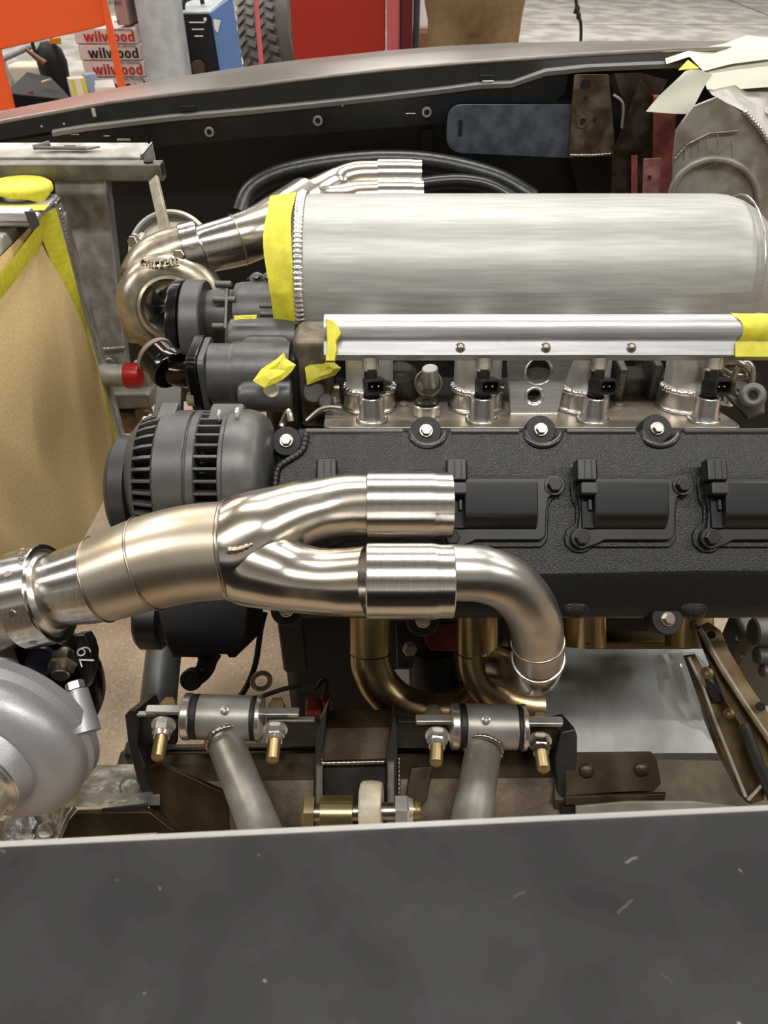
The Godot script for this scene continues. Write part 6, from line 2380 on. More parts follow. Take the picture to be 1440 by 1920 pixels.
func radiator_side() -> void:
	var s: M
	var XR := -0.492
	# radiator: core and far tank
	thing("radiator", "aluminium radiator end tank standing behind the brown kraft sheet", "radiator", Vector3(-0.53, 0.385, -0.05))
	s = M.new()
	box(s, Vector3(-0.560, 0.605, 0.05), Vector3(0.055, 0.42, 0.70), 0.004)
	part("core", s, K.alu_raw)
	s = M.new()
	box(s, Vector3(-0.562, 0.815, 0.06), Vector3(0.06, 0.02, 0.66), 0.003)
	part("top_rail", s, mt(Color(0.82, 0.82, 0.80), 0.45, 0.2))
	s = M.new()
	box(s, Vector3(-0.536, 0.605, -0.345), Vector3(0.080, 0.45, 0.054), 0.008)
	part("end_tank", s, K.brushed)
	s = M.new()
	box(s, Vector3(-0.4950, 0.60, -0.358), Vector3(0.006, 0.42, 0.018), 0.002)
	part("tank_rib", s, K.alu_raw)
	s = M.new()
	var wb := []
	for i in 12: wb.push_back(Vector3(-0.4955, 0.822 - i * 0.010, -0.346))
	bead(s, wb, 0.0040, 0.006)
	bead(s, [Vector3(-0.4960, 0.830, -0.336), Vector3(-0.4960, 0.831, -0.358)], 0.0035, 0.005)
	part("weld_bead", s, K.weld_bright)
	s = M.new()
	box(s, Vector3(-0.545, 0.834, -0.30), Vector3(0.10, 0.010, 0.12), 0.004)
	part("top_plate", s, K.brushed)
	# filler neck
	s = M.new()
	lathe(s, Vector3(-0.548, 0.836, -0.345), Vector3.UP, [[0, 0], [0.033, 0], [0.033, 0.003], [0.028, 0.004], [0.028, 0.014], [0.036, 0.015], [0.036, 0.018], [0, 0.019]], 40)
	part("filler_neck", s, K.machined)
	# outlet pipe and its red cap
	var pz := -0.345
	var pa := atz(192, 702, pz)
	var pb := atz(238, 704, pz)
	s = M.new()
	cyl(s, pa - Vector3(0.02, 0, 0), pb, 0.0195, 0.001, 36)
	lathe(s, pa - Vector3(0.004, 0, 0), Vector3.RIGHT, [[0, -0.006], [0.026, -0.006], [0.024, 0.0], [0.0205, 0.004], [0, 0.004]], 32, 60.0)
	part("outlet_pipe", s, K.alu_raw)
	s = M.new()
	lathe(s, pb - Vector3(0.002, 0, 0), Vector3.RIGHT, [[0, 0], [0.0215, 0], [0.0225, 0.002], [0.0220, 0.022], [0.0195, 0.026], [0, 0.027]], 36)
	solo("pipe_cap", s, K.red_cap, "red plastic cap on the radiator outlet pipe", "cap")
	# tape over the filler neck
	s = M.new()
	var nc := Vector3(-0.546, 0.8545, -0.345)
	var rows := []
	for q in [[0.001, 0.006], [0.034, 0.005], [0.0385, 0.001], [0.0390, -0.004], [0.0388, -0.0095]]:
		var row := PackedVector3Array()
		for j in 36:
			var th := TAU * j / 36.0
			var drop: float = q[1]
			if q[1] < -0.008: drop += 0.005 * sin(th * 3.0 + 2.6) + 0.002 * sin(th * 7.0)
			row.push_back(nc + Vector3(cos(th) * q[0] * 1.25, drop, sin(th) * q[0]))
		rows.push_back(row)
	grid(s, rows, false, true, 50.0, true)
	solo("tape_piece", s, K.tape, "yellow masking tape wrapped over the radiator filler neck", "tape", "pieces of yellow masking tape")
	# kraft sheet: a big stiff brown sheet leaning on the core
	s = M.new()
	var P := []
	for i in 25:
		var u := i / 24.0
		var z := lerpf(-0.304, 0.62, u)
		var row := PackedVector3Array()
		for j in 15:
			var v := j / 14.0
			var y := lerpf(0.815, 0.395 - 0.01 * sin(u * 6.0), v)
			var bul := 0.020 * sin(v * PI) * (0.4 + 0.6 * sin(u * 2.6 + 0.4)) + 0.014 * sin(v * 5.0 + u * 7.0) * v + 0.020 * v * v * sin(u * 9.0 + 1.0)
			row.push_back(Vector3(lerpf(-0.520, -0.492, v) + bul, y, z))
		P.push_back(row)
	grid(s, P, false, false, 60.0)
	solo("kraft_sheet", s, K.kraft, "large brown kraft paper sheet covering the radiator core at the left edge", "paper sheet")
	# tape along the sheet's far edge and along its top
	s = M.new()
	var tp := []
	for i in 15: tp.push_back(Vector3(XR + 0.006 + 0.014 * (i / 14.0) * 0.3, lerpf(0.828, 0.395, i / 14.0), -0.316 + 0.006 * (i / 14.0)))
	var aa := PackedVector3Array()
	var bb := PackedVector3Array()
	var mm := PackedVector3Array()
	for i in 15:
		var w := lerpf(0.042, 0.026, i / 14.0)
		var kx := lerpf(-0.517, -0.486, i / 14.0)
		aa.push_back(Vector3(-0.4935, tp[i].y, -0.330))
		mm.push_back(Vector3(maxf(kx, -0.4945) + 0.001 * sin(i * 1.7), tp[i].y, -0.317))
		bb.push_back(Vector3(kx + 0.003 * sin(i * 0.9), tp[i].y, -0.316 + w * 0.5))
	grid(s, [aa, mm, bb], false, false, 50.0)
	solo("tape_piece", s, K.tape, "long yellow tape strip down the right edge of the brown kraft sheet", "tape", "pieces of yellow masking tape")
	s = M.new()
	tp = []
	for i in 12: tp.push_back(Vector3(-0.513 + 0.003 * sin(i * 0.8) + 0.004 * i, 0.806, -0.30 + 0.05 * i))
	strip(s, tp, 0.030, Vector3(0.15, 0.98, 0).normalized(), Vector3(0.003, 0, 0), 0.3)
	solo("tape_piece", s, K.tape, "yellow tape strip slanting along the top of the brown kraft sheet", "tape", "pieces of yellow masking tape")
	s = M.new()
	tp = [Vector3(-0.60, 0.8405, -0.285), Vector3(-0.56, 0.8405, -0.285), Vector3(-0.52, 0.8405, -0.287), Vector3(-0.49, 0.839, -0.292)]
	strip(s, tp, 0.024, Vector3(0, 0, 1), Vector3(0, 0.001, 0), 0.3)
	solo("tape_piece", s, K.tape, "short yellow tape strip across the radiator's top plate", "tape", "pieces of yellow masking tape")
	# hooked aluminium bar over the sheet's top corner
	s = M.new()
	thing("hooked_bar", "short aluminium bar with a bent grey end hooked over the kraft sheet", "bar", Vector3(-0.5, 0.82, -0.22))
	var z2 := -0.235
	box(s, (atz(-40, 402, z2) + atz(58, 402, z2)) / 2, Vector3((atz(58, 402, z2) - atz(-40, 402, z2)).x, 0.014, 0.026), 0.003)
	part("bar", s, K.brushed)
	s = M.new()
	plate(s, [atz(52, 396, z2 + 0.012), atz(64, 396, z2 - 0.012), atz(76, 422, z2 - 0.012), atz(64, 432, z2 + 0.012)], 0.006, 0.0015, Vector3(1, 0, 0.4))
	part("bent_end", s, K.grey_cast)

	# upright aluminium sheet with a folded right edge
	thing("radiator_support", "upright bare aluminium sheet with a folded bright edge beside the far turbo", "support panel", atz(180, 760, -0.45))
	s = M.new()
	var z := -0.445
	plate(s, [atz(100, 325, z), atz(196, 325, z), atz(214, 480, z), atz(236, 668, z), atz(246, 775, z), atz(150, 775, z)], 0.004, 0.0008, Vector3(0, 0, 1))
	part("panel", s, K.alu_raw)
	s = M.new()
	grid(s, [PackedVector3Array([atz(193, 325, z + 0.001), atz(211, 480, z + 0.001), atz(233, 668, z + 0.001), atz(243, 775, z + 0.001)]), PackedVector3Array([atz(196, 325, z + 0.006), atz(215, 480, z + 0.006), atz(237, 668, z + 0.006), atz(247, 775, z + 0.006)]), PackedVector3Array([atz(207, 325, z - 0.02), atz(224, 480, z - 0.02), atz(243, 668, z - 0.02), atz(254, 775, z - 0.02)])], false, false, 25.0)
	part("folded_edge", s, K.brushed)
	s = M.new()
	bead(s, [atz(178, 655, z + 0.003), atz(236, 652, z + 0.003)], 0.004, 0.008)
	bead(s, spline([atz(190, 688, z + 0.003), atz(205, 672, z + 0.003), atz(222, 690, z + 0.003), atz(210, 640 + 62, z + 0.003)], 5), 0.003, 0.006)
	part("weld_bead", s, K.foil)
	# square tube across the top, open at its end
	z = -0.395
	var q0 := atz(-260, 320, z)
	var q1 := atz(306, 320, z)
	thing("square_tube", "bare steel square tube with an open end crossing above the radiator", "tube", (q0 + q1) / 2)
	s = M.new()
	var w := 0.0125
	var o := rpoly([Vector2(-w, -w), Vector2(w, -w), Vector2(w, w), Vector2(-w, w)], 0.003, 4)
	var ih := rpoly([Vector2(-w, -w) * 0.8, Vector2(w, -w) * 0.8, Vector2(w, w) * 0.8, Vector2(-w, w) * 0.8], 0.002, 4)
	ext(s, o, Transform3D(Basis(Vector3(0, 0, -1), Vector3.UP, Vector3.RIGHT), q0), q1.x - q0.x, 0.0, [ih])
	part("tube", s, mt(Color(0.50, 0.49, 0.47), 0.42, 0.6, {"tex": "aged", "scale": Vector3(6, 6, 6)}))
	s = M.new()
	cyl(s, atz(278, 302, z + 0.002) + Vector3(0, -0.0005, 0), atz(278, 302, z + 0.002) + Vector3(0, 0.0008, 0), 0.0075, 0.0002, 24)
	part("drilled_hole", s, K.void)
	# the wide beam behind it
	z = -0.47
	var b0 := atz(-260, 290, z)
	var b1 := atz(276, 284, z)
	thing("support_beam", "wide weathered aluminium beam behind the square tube", "beam", (b0 + b1) / 2)
	s = M.new()
	box(s, Vector3((b0.x + b1.x) / 2, b1.y - 0.012, z), Vector3(b1.x - b0.x, 0.034, 0.075), 0.006)
	part("beam", s, K.alu_raw)
	s = M.new()
	ringtube(s, [Vector3(b1.x, b1.y + 0.004, z + 0.035), Vector3(b1.x, b1.y + 0.004, z - 0.035), Vector3(b1.x, b1.y - 0.028, z - 0.035), Vector3(b1.x, b1.y - 0.028, z + 0.035)], 0.0018, 8)
	part("end_rim", s, K.weld_bright)
	s = M.new()
	var bp := [atz(70, 289, z + 0.02), atz(98, 268, z + 0.01), atz(186, 268, z + 0.01), atz(164, 291, z + 0.025)]
	for i in 4: bp[i].y = b1.y + 0.011
	plate(s, bp, 0.003, 0.0008, Vector3.UP)
	tube(s, [bp[0] + Vector3(-0.004, 0.0, 0), bp[1] + Vector3(-0.004, 0.004, 0)], 0.004, 8)
	tube(s, [bp[0], bp[3]], 0.0028, 8)
	var st := solo("mounting_plate", s, mt(Color(0.44, 0.43, 0.42), 0.45, 0.3), "small bent grey plate with a slot lying on the aluminium beam", "plate")
	s = M.new()
	box(s, (bp[0] + bp[2]) / 2 + Vector3(0.002, 0.0004, -0.003), Vector3(0.018, 0.0012, 0.004), 0.0005)
	part("slot", s, K.void, st)
	# rough flat bar down to the turbo
	s = M.new()
	var f0 := at(288, 336, 1.155)
	var f1 := at(313, 446, 1.10)
	box(s, (f0 + f1) / 2, Vector3(0.0175, 0.006, (f1 - f0).length()), 0.001, basis_for(f0 - f1, Vector3(0, 0, 1)))
	solo("support_strap", s, mt(Color(0.66, 0.63, 0.57), 0.5, 0.5, {"tex": "aged", "scale": Vector3(12, 12, 12), "bump": 0.03}), "rough flat steel strap from the square tube to the far turbo", "strap")
	# lower crossmember under the radiator's far end
	s = M.new()
	z = -0.43
	var c0 := atz(205, 740, z)
	var c1 := atz(292, 740, z)
	box(s, (c0 + c1) / 2, Vector3(c1.x - c0.x, 0.040, 0.06), 0.010)
	box(s, (c0 + c1) / 2 + Vector3(0.02, 0.03, -0.02), Vector3(0.04, 0.05, 0.05), 0.008)
	solo("crossmember", s, K.scuffed, "grey scuffed crossmember end under the red-capped outlet pipe", "crossmember")
	s = M.new()
	box(s, atz(246, 787, z + 0.01), Vector3(0.085, 0.050, 0.04), 0.008)
	box(s, atz(272, 790, z + 0.03), Vector3(0.030, 0.060, 0.02), 0.006)
	solo("frame_horn", s, mt(Color(0.52, 0.42, 0.29), 0.5, 0.3, {"tex": "mottle", "scale": Vector3(8, 8, 8)}), "tan coated frame end below the grey crossmember", "frame rail")
	s = M.new()
	plate(s, [at(296, 690, 0.93), at(342, 690, 0.93), at(340, 790, 0.93), at(286, 790, 0.93)], 0.012, 0.002)
	solo("engine_bracket", s, K.cast_dull, "dull grey bracket plate under the dark hose elbow", "bracket")

# ---------- far black hose, tapes, papers, small things ----------
func loose_things() -> void:
	var s := M.new()
	tube(s, spline([at(452, 400, 1.36), at(470, 360, 1.36), at(520, 330, 1.36), at(600, 312, 1.36), at(700, 302, 1.36), at(790, 304, 1.36), at(870, 318, 1.36), at(940, 340, 1.36), at(1000, 375, 1.36)], 8), 0.0185, 18)
	solo("rubber_hose", s, mt(Color(0.05, 0.055, 0.06), 0.34, 0.0, {"bump": 0.05, "btex": "blotch", "scale": Vector3(20, 20, 20)}), "thick black rubber hose looping behind the plenum", "hose")
	s = M.new()
	tube(s, spline([at(500, 420, 1.32), at(560, 390, 1.33), at(800, 345, 1.33), at(900, 345, 1.33), at(965, 375, 1.33)], 8), 0.013, 14)
	solo("rubber_hose", s, mt(Color(0.09, 0.09, 0.10), 0.3), "thinner black hose running inside the thick hose's loop", "hose")
	# tape over the plenum's left end
	var x0 := (575.0 - 720.0) / FPX * 0.842
	s = M.new()
	var rows := []
	var sec := plenum_section(1.02)
	for k in 6:
		var row := PackedVector3Array()
		for i in range(8, 33):
			var q: Vector2 = sec[i]
			var u := (i - 8) / 24.0
			var x := x0 - 0.0120 - 0.0058 * k + 0.0012 * sin(i * 0.8 + k)
			var pull := 1.0 - 0.010 * k
			if u > 0.72: x += 0.010 * (u - 0.72) / 0.28
			row.push_back(Vector3(x, 0.85 + (q.y - 0.85) * pull, -0.01 + (q.x + 0.01) * pull + 0.0015 * sin(i * 1.3 + k * 0.7)))
		# torn lower end
		var endp := row[row.size() - 1]
		row.push_back(endp + Vector3(0.004, -0.012 - 0.004 * sin(k * 2.0), 0.002))
		row.push_back(endp + Vector3(0.009, -0.021 + 0.007 * cos(k * 2.2), 0.004))
		rows.push_back(row)
	grid(s, rows, false, false, 60.0)
	solo("tape_piece", s, K.tape, "wide yellow tape band over the plenum's welded left end", "tape", "pieces of yellow masking tape")
	# rail ends
	s = M.new()
	for e in [[[611, 596], [622, 600], [632, 608], [640, 625], [630, 640], [632, 655], [627, 677], [610, 677], [613, 640]]]:
		var pts := []
		for q in e: pts.push_back(at(q[0], q[1], 0.7325))
		plate(s, pts, 0.008, 0.001)
	solo("tape_piece", s, K.tape, "torn yellow tape around the fuel rail's left end", "tape", "pieces of yellow masking tape")
	s = M.new()
	var f := Vector3(0, 0.643, 0.766)
	var uu := Vector3(0, 0.766, -0.643)
	rows = []
	for i in 16:
		var th := deg_to_rad(-62.0 + 205.0 * i / 15.0)
		var row := PackedVector3Array()
		for k in 6:
			var x := (1375.0 + 15.0 * k + (8.0 * sin(i * 0.5) if k == 0 else 0.0) - 720.0) / FPX * 0.75
			var r := 0.0152 + 0.0006 * sin(i * 1.4 + k * 2.0)
			row.push_back(Vector3(x, RAILC.y, RAILC.z) + uu * (0.006 + r * sin(th)) + f * (r * cos(th)))
		rows.push_back(row)
	for q in [[0.0095, -0.010], [0.0095, -0.0225], [0.002, -0.0235]]:
		var row := PackedVector3Array()
		for k in 6:
			var x := (1372.0 + 14.0 * k - 720.0) / FPX * 0.75
			row.push_back(Vector3(x, RAILC.y, RAILC.z) + uu * float(q[1]) + f * float(q[0]))
		rows.push_front(row)
	grid(s, rows, false, false, 50.0)
	solo("tape_piece", s, K.tape, "yellow tape wrapped round the fuel rail's right end", "tape", "pieces of yellow masking tape")
	# patch on the pump, scrap by the front casting, slivers on its lobe
	s = M.new()
	var pts := []
	for q in [[474, 714], [490, 692], [520, 672], [532, 661], [536, 672], [555, 684], [547, 697], [530, 712], [496, 727]]: pts.push_back(at(q[0], q[1], 0.764 - (q[1] - 660) * 0.00008))
	crumpled(s, pts, 0.0022)
	solo("tape_piece", s, K.tape, "crumpled yellow tape patch stuck on the grey pump housing", "tape", "pieces of yellow masking tape")
	s = M.new()
	pts = []
	for q in [[570, 679], [612, 672], [625, 678], [640, 690], [628, 704], [600, 713], [576, 722]]: pts.push_back(at(q[0], q[1], 0.795))
	crumpled(s, pts, 0.003)
	solo("tape_piece", s, K.tape, "loose yellow tape scrap under the fuel rail's left end", "tape", "pieces of yellow masking tape")
	s = M.new()
	pts = []
	for q in [[438, 592], [482, 590], [480, 598], [458, 599], [440, 601]]: pts.push_back(at(q[0], q[1], 0.818))
	crumpled(s, pts, 0.001)
	solo("tape_piece", s, K.tape, "thin yellow tape sliver on the pump's upper lobe", "tape", "pieces of yellow masking tape")
	# paper templates over the far fender
	var labs := ["off-white paper sheet on top, bent over the fender's rear", "off-white paper strip hanging lowest over the red pillar", "wide off-white paper sheet underneath the bent top sheet"]
	s = M.new()
	sheet(s, [[1243, 108], [1290, 94], [1355, 82], [1400, 66], [1480, 76], [1600, 90]], [[1250, 120], [1292, 106], [1318, 133], [1370, 120], [1480, 106], [1600, 108]], -0.60, 0.06)
	solo("paper_sheet", s, K.paper, labs[0], "paper sheet", "paper sheets over the fender")
	s = M.new()
	sheet(s, [[1284, 134], [1292, 130], [1310, 130], [1336, 140]], [[1211, 209], [1240, 211], [1270, 213], [1292, 214]], -0.52, 0.03)
	solo("paper_sheet", s, K.paper, labs[1], "paper sheet", "paper sheets over the fender")
	s = M.new()
	sheet(s, [[1310, 132], [1370, 120], [1440, 110], [1600, 104]], [[1326, 168], [1380, 167], [1424, 164], [1600, 150]], -0.57, 0.04)
	solo("paper_sheet", s, K.paper, labs[2], "paper sheet", "paper sheets over the fender")
	s = M.new()
	pts = [atz(1272, 131, -0.56), atz(1290, 112, -0.58), atz(1311, 128, -0.56)]
	plate(s, pts, 0.001)
	solo("paper_scrap", s, K.tape, "small yellow-edged paper triangle between the paper sheets", "paper scrap")
	# chain link and lifting ear at the engine's right rear
	thing("lifting_bracket", "grey cast lifting bracket with an eye behind the last injector", "bracket", at(1400, 790, 0.80))
	s = M.new()
	plate(s, [at(1357, 727, 0.80), at(1380, 745, 0.80), at(1402, 742, 0.80), at(1406, 728, 0.79), at(1434, 728, 0.79), at(1434, 775, 0.79), at(1400, 786, 0.80), at(1380, 764, 0.80), at(1360, 742, 0.80)], 0.016, 0.003)
	part("arm", s, K.cast_dull)
	s = M.new()
	ringtube(s, circle3(at(1411, 742, 0.782), Vector3(-0.3, 0.6, 0.7), 0.0085, 24), 0.005, 10)
	part("eye", s, K.cast_dull)
	for q in [[1378, 692, 0.0], [1392, 712, 1.2]]:
		s = M.new()
		var c := at(q[0], q[1], 0.80)
		var lk := []
		for i in 24:
			var th := TAU * i / 24.0
			lk.push_back(c + Vector3(cos(th) * 0.016, sin(th) * 0.009, 0.006 * sin(th + q[2])).rotated(Vector3(0, 0, 1), -0.5 - q[2]))
		ringtube(s, lk, 0.0035, 10)
		solo("chain_link", s, K.bolt_steel, "upper link of the chain behind the last injector" if q[2] == 0.0 else "lower link of the chain at the lifting bracket", "chain link")
	# springy clip among the valley castings
	thing("hose_clip", "pale sprung clip ring among the castings between the runners", "clip", at(803, 725, 0.80))
	s = M.new()
	ringtube(s, circle3(at(803, 718, 0.812), Vector3(0, 0.75, 0.66), 0.0135, 32), 0.0018, 8)
	part("ring", s, K.bolt_steel)
	for i in 4:
		s = M.new()
		var th := TAU * i / 4.0 + 0.4
		var c := at(803, 718, 0.813)
		plate(s, [c, c + Vector3(cos(th - 0.5) * 0.012, sin(th - 0.5) * 0.009, -sin(th - 0.5) * 0.008), c + Vector3(cos(th) * 0.0135, sin(th) * 0.010, -sin(th) * 0.009), c + Vector3(cos(th + 0.5) * 0.012, sin(th + 0.5) * 0.009, -sin(th + 0.5) * 0.008)], 0.0015)
		part("leaf", s, mt(Color(0.66, 0.63, 0.54), 0.5))
	s = M.new()
	cyl(s, at(808, 722, 0.815), at(806, 690, 0.80), 0.0085, 0.001, 24)
	part("post", s, K.alu_raw)
	# bent wire clip left of the cover
	s = M.new()
	tube(s, spline([at(575, 790, 0.79), at(598, 770, 0.79), at(618, 764, 0.79), at(640, 766, 0.79)], 6), 0.003, 8)
	tube(s, spline([at(528, 800, 0.76), at(532, 790, 0.76), at(541, 772, 0.755), at(545, 790, 0.755)], 6), 0.0035, 8)
	solo("lifting_wire", s, K.bolt_steel, "bent steel wire and hook by the cover's upper left bolt", "wire")

func crumpled(s: M, pts: Array, amp: float) -> void:
	# a small patch with folds: fan of facets round its middle, slightly uneven
	var c := Vector3.ZERO
	for p in pts: c += p
	c /= pts.size()
	var n := (EYE - c).normalized()
	var mid := []
	for i in pts.size(): mid.push_back(c.lerp(pts[i], 0.55) + n * amp * (0.5 + rng.randf()))
	for i in pts.size():
		var j := (i + 1) % pts.size()
		s.flat(c + n * amp * 0.4, mid[i], mid[j], n)
		s.fquad(mid[i], pts[i], pts[j], mid[j], n)
		s.fquad(pts[i], pts[j], pts[j] - n * 0.0015, pts[i] - n * 0.0015, pts[i] - c)
func sheet(s: M, a: Array, b: Array, z: float, droop: float) -> void:
	# a thin sheet between its far edge a and near edge b, sagging a little
	var P := []
	for k in 7:
		var u := k / 6.0
		var row := PackedVector3Array()
		for i in a.size():
			var p := atz(a[i][0], a[i][1], z - droop)
			var q := atz(b[i][0], b[i][1], z)
			row.push_back(p.lerp(q, u) + Vector3(0, 0.003 * sin(u * PI), 0.002 * sin(u * PI * 2 + i)))
		P.push_back(row)
	grid(s, P, false, false, 50.0)

# ---------- below the engine ----------
func frame_below() -> void:
	var s: M
	# oil pan and block side: dark
	thing("oil_pan", "black oil pan and block side in the dark under the valve cover", "engine part", Vector3(0.05, 0.12, 0.05))
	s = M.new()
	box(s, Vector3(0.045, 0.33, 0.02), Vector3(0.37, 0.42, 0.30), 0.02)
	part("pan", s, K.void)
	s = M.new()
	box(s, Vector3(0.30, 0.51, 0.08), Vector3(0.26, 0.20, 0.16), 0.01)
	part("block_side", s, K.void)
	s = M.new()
	box(s, at(548, 1195, 0.965), Vector3(0.03, 0.12, 0.02), 0.004)
	part("rib", s, K.black_matt)
	# motor mount, pink plate and its bolt
	thing("engine_mount", "pink primed engine mount plate between the bronze tubes", "engine mount", at(820, 1310, 0.93))
	s = M.new()
	plate(s, [at(786, 1172, 0.92), at(862, 1166, 0.92), at(862, 1222, 0.92), at(806, 1220, 0.92)], 0.012, 0.002)
	part("plate", s, mt(Color(0.52, 0.24, 0.24), 0.55, 0.0, {"tex": "grain", "scale": Vector3(30, 30, 30)}))
	s = M.new()
	plate(s, [at(742, 1168, 0.945), at(790, 1168, 0.945), at(800, 1215, 0.945), at(790, 1256, 0.945), at(744, 1254, 0.945)], 0.012, 0.002)
	part("bracket", s, K.frame_dark)
	s = M.new()
	tube(s, [at(812, 1222, 0.95), at(812, 1255, 0.955), at(820, 1310, 0.96)], [0.026, 0.030, 0.034], 28)
	part("rubber_mount", s, K.rubber)
	s = M.new()
	hex(s, at(768, 1214, 0.93), Vector3(0.1, 0.3, 0.9), 0.009, 0.008)
	part("bolt", s, K.zinc)
	s = M.new()
	plate(s, [at(738, 1256, 0.975), at(785, 1256, 0.975), at(766, 1296, 0.975)], 0.004, 0.001)  # added pale triangle standing in for floor visible through the gap
	solo("floor_patch", s, K.panel_grey, "small pale triangle added for the floor glimpsed between the first bronze tube and mount", "plate")
	# orange connector and wire deep in the dark
	s = M.new()
	box(s, at(588, 1330, 0.93), Vector3(0.018, 0.026, 0.02), 0.003)
	box(s, at(612, 1318, 0.93), Vector3(0.012, 0.024, 0.015), 0.003)
	solo("wiring_connector", s, mt(Color(0.55, 0.12, 0.05), 0.5), "dull orange wiring connector in the dark behind the left bushing", "connector")
	s = M.new()
	tube(s, spline([at(480, 1310, 0.95), at(540, 1290, 0.95), at(590, 1290, 0.94), at(602, 1276, 0.94), at(612, 1284, 0.94), at(605, 1330, 0.93)], 6), 0.003, 8)
	solo("wiring_lead", s, K.rubber, "thin black wire leading to the orange connector", "wire")
	s = M.new()
	tube(s, spline([at(497, 1148, 0.93), at(489, 1180, 0.93), at(480, 1240, 0.93), at(466, 1280, 0.93), at(448, 1310, 0.92)], 8), 0.0036, 10)
	tube(s, spline([at(487, 1150, 0.93), at(480, 1185, 0.93)], 4), 0.006, 10)
	solo("cable_lead", s, K.rubber, "black cable hanging across the pale floor beside the pump", "cable")
	s = M.new()
	ringtube(s, circle3(at(490, 1277, 0.92), Vector3(0.3, 0.4, 0.85), 0.0105, 28), 0.0032, 10)
	solo("ring_terminal", s, K.scuffed, "dark steel ring end left of the block", "ring")
	# grey tube rising behind the left bushing
	s = M.new()
	tube(s, [at(318, 1120, 1.02), at(286, 1420, 0.93)], 0.0225, 36)
	solo("frame_tube", s, mt(Color(0.42, 0.43, 0.43), 0.42, 0.6), "grey steel tube rising behind the left pivot bushing", "tube")
	s = M.new()
	box(s, at(238, 1430, 1.0), Vector3(0.02, 0.02, 0.03), 0.004)
	box(s, at(262, 1420, 0.96), Vector3(0.03, 0.05, 0.03), 0.006)
	solo("frame_bracket", s, K.frame_dark, "small dark bracket at the foot of the grey tube", "bracket")
	# grey sheet metal right of the headers
	s = M.new()
	grid(s, [PackedVector3Array([at(960, 1205, 1.06), at(1240, 1208, 1.06), at(1500, 1212, 1.06)]), PackedVector3Array([at(960, 1312, 1.02), at(1240, 1311, 1.02), at(1500, 1310, 1.02)]), PackedVector3Array([at(960, 1440, 0.99), at(1240, 1435, 0.99), at(1500, 1430, 0.99)])], false, false, 20.0, true)
	solo("floor_pan", s, K.panel_grey, "dusty grey folded sheet metal panel below the cut exhaust stubs", "car panel")
	# olive rail under the cover, dark castings at the right edge
	s = M.new()
	box(s, at(1196, 1200, 0.92), Vector3(0.13, 0.016, 0.02), 0.003)
	solo("oil_pan_rail", s, mt(Color(0.34, 0.29, 0.15), 0.4, 0.6), "olive metal rail seen between the two cut exhaust stubs", "rail")
	thing("bell_housing", "dark grey cast housing at the right edge behind the pliers", "housing", at(1420, 1330, 0.9))
	s = M.new()
	box(s, at(1450, 1235, 0.93), Vector3(0.13, 0.14, 0.05), 0.01)
	part("housing", s, K.cast_dull)
	for q in [[1425, 1185, 0.016], [1430, 1230, 0.010], [1440, 1258, 0.008]]:
		s = M.new()
		cyl(s, at(q[0] - 14, q[1], 0.86), at(q[0] + 30, q[1], 0.86), q[2], 0.002, 24)
		part("boss", s, K.cast_dull)
	for q in [[1386, 1190], [1383, 1196], [1392, 1228]]:
		s = M.new()
		hex(s, at(q[0], q[1], 0.885), Vector3(0, 0.6, 0.8), 0.003, 0.003)
		part("rivet", s, K.zinc)
	# frame rails along the bottom
	thing("frame_rail", "olive-brown chassis rail with a riveted plate right of the suspension bracket", "frame rail", at(1250, 1520, 0.8))
	s = M.new()
	grid(s, [PackedVector3Array([at(1040, 1412, 0.86), at(1200, 1412, 0.86), at(1330, 1412, 0.86), at(1560, 1412, 0.86)]), PackedVector3Array([at(1040, 1424, 0.82), at(1200, 1424, 0.82), at(1330, 1426, 0.82), at(1560, 1430, 0.82)]), PackedVector3Array([at(1040, 1500, 0.79), at(1200, 1500, 0.79), at(1330, 1506, 0.79), at(1560, 1530, 0.79)]), PackedVector3Array([at(1040, 1560, 0.83), at(1200, 1560, 0.83), at(1330, 1570, 0.83), at(1560, 1590, 0.83)])], false, false, 22.0, true)
	part("rail", s, mt(Color(0.44, 0.40, 0.33), 0.42, 0.6, {"tex": "mottle", "scale": Vector3(5, 5, 5)}))
	s = M.new()
	plate(s, [at(1060, 1412, 0.795), at(1222, 1410, 0.795), at(1232, 1425, 0.795), at(1240, 1470, 0.790), at(1226, 1484, 0.788), at(1182, 1485, 0.788), at(1060, 1492, 0.788)], 0.006, 0.001)
	var pw := part("riveted_plate", s, K.frame_brown)
	for q in [[1100, 1446], [1203, 1443]]:
		s = M.new()
		var p := at(q[0], q[1], 0.791)
		lathe(s, p - Vector3(0, 0.001, 0.001), Vector3(0, 0.6, 0.8), [[0, 0], [0.0080, 0], [0.0076, 0.002], [0.005, 0.004], [0, 0.005]], 24, 60.0)
		part("rivet", s, K.frame_brown, pw)
	s = M.new()
	plate(s, [at(1060, 1494, 0.783), at(1250, 1488, 0.783), at(1246, 1502, 0.783), at(1190, 1510, 0.783), at(1060, 1510, 0.783)], 0.006, 0.001)
	part("lower_strap", s, K.frame_brown)
	s = M.new()
	plate(s, [at(1080, 1512, 0.776), at(1180, 1503, 0.776), at(1300, 1503, 0.776), at(1380, 1512, 0.776), at(1420, 1540, 0.776), at(1080, 1560, 0.776)], 0.004, 0.001)
	part("lower_lip", s, K.scuffed)
	thing("frame_rail", "crinkled foil-bright aluminium rail at the lower left under the near turbo", "frame rail", at(180, 1520, 0.8))
	s = M.new()
	var P := []
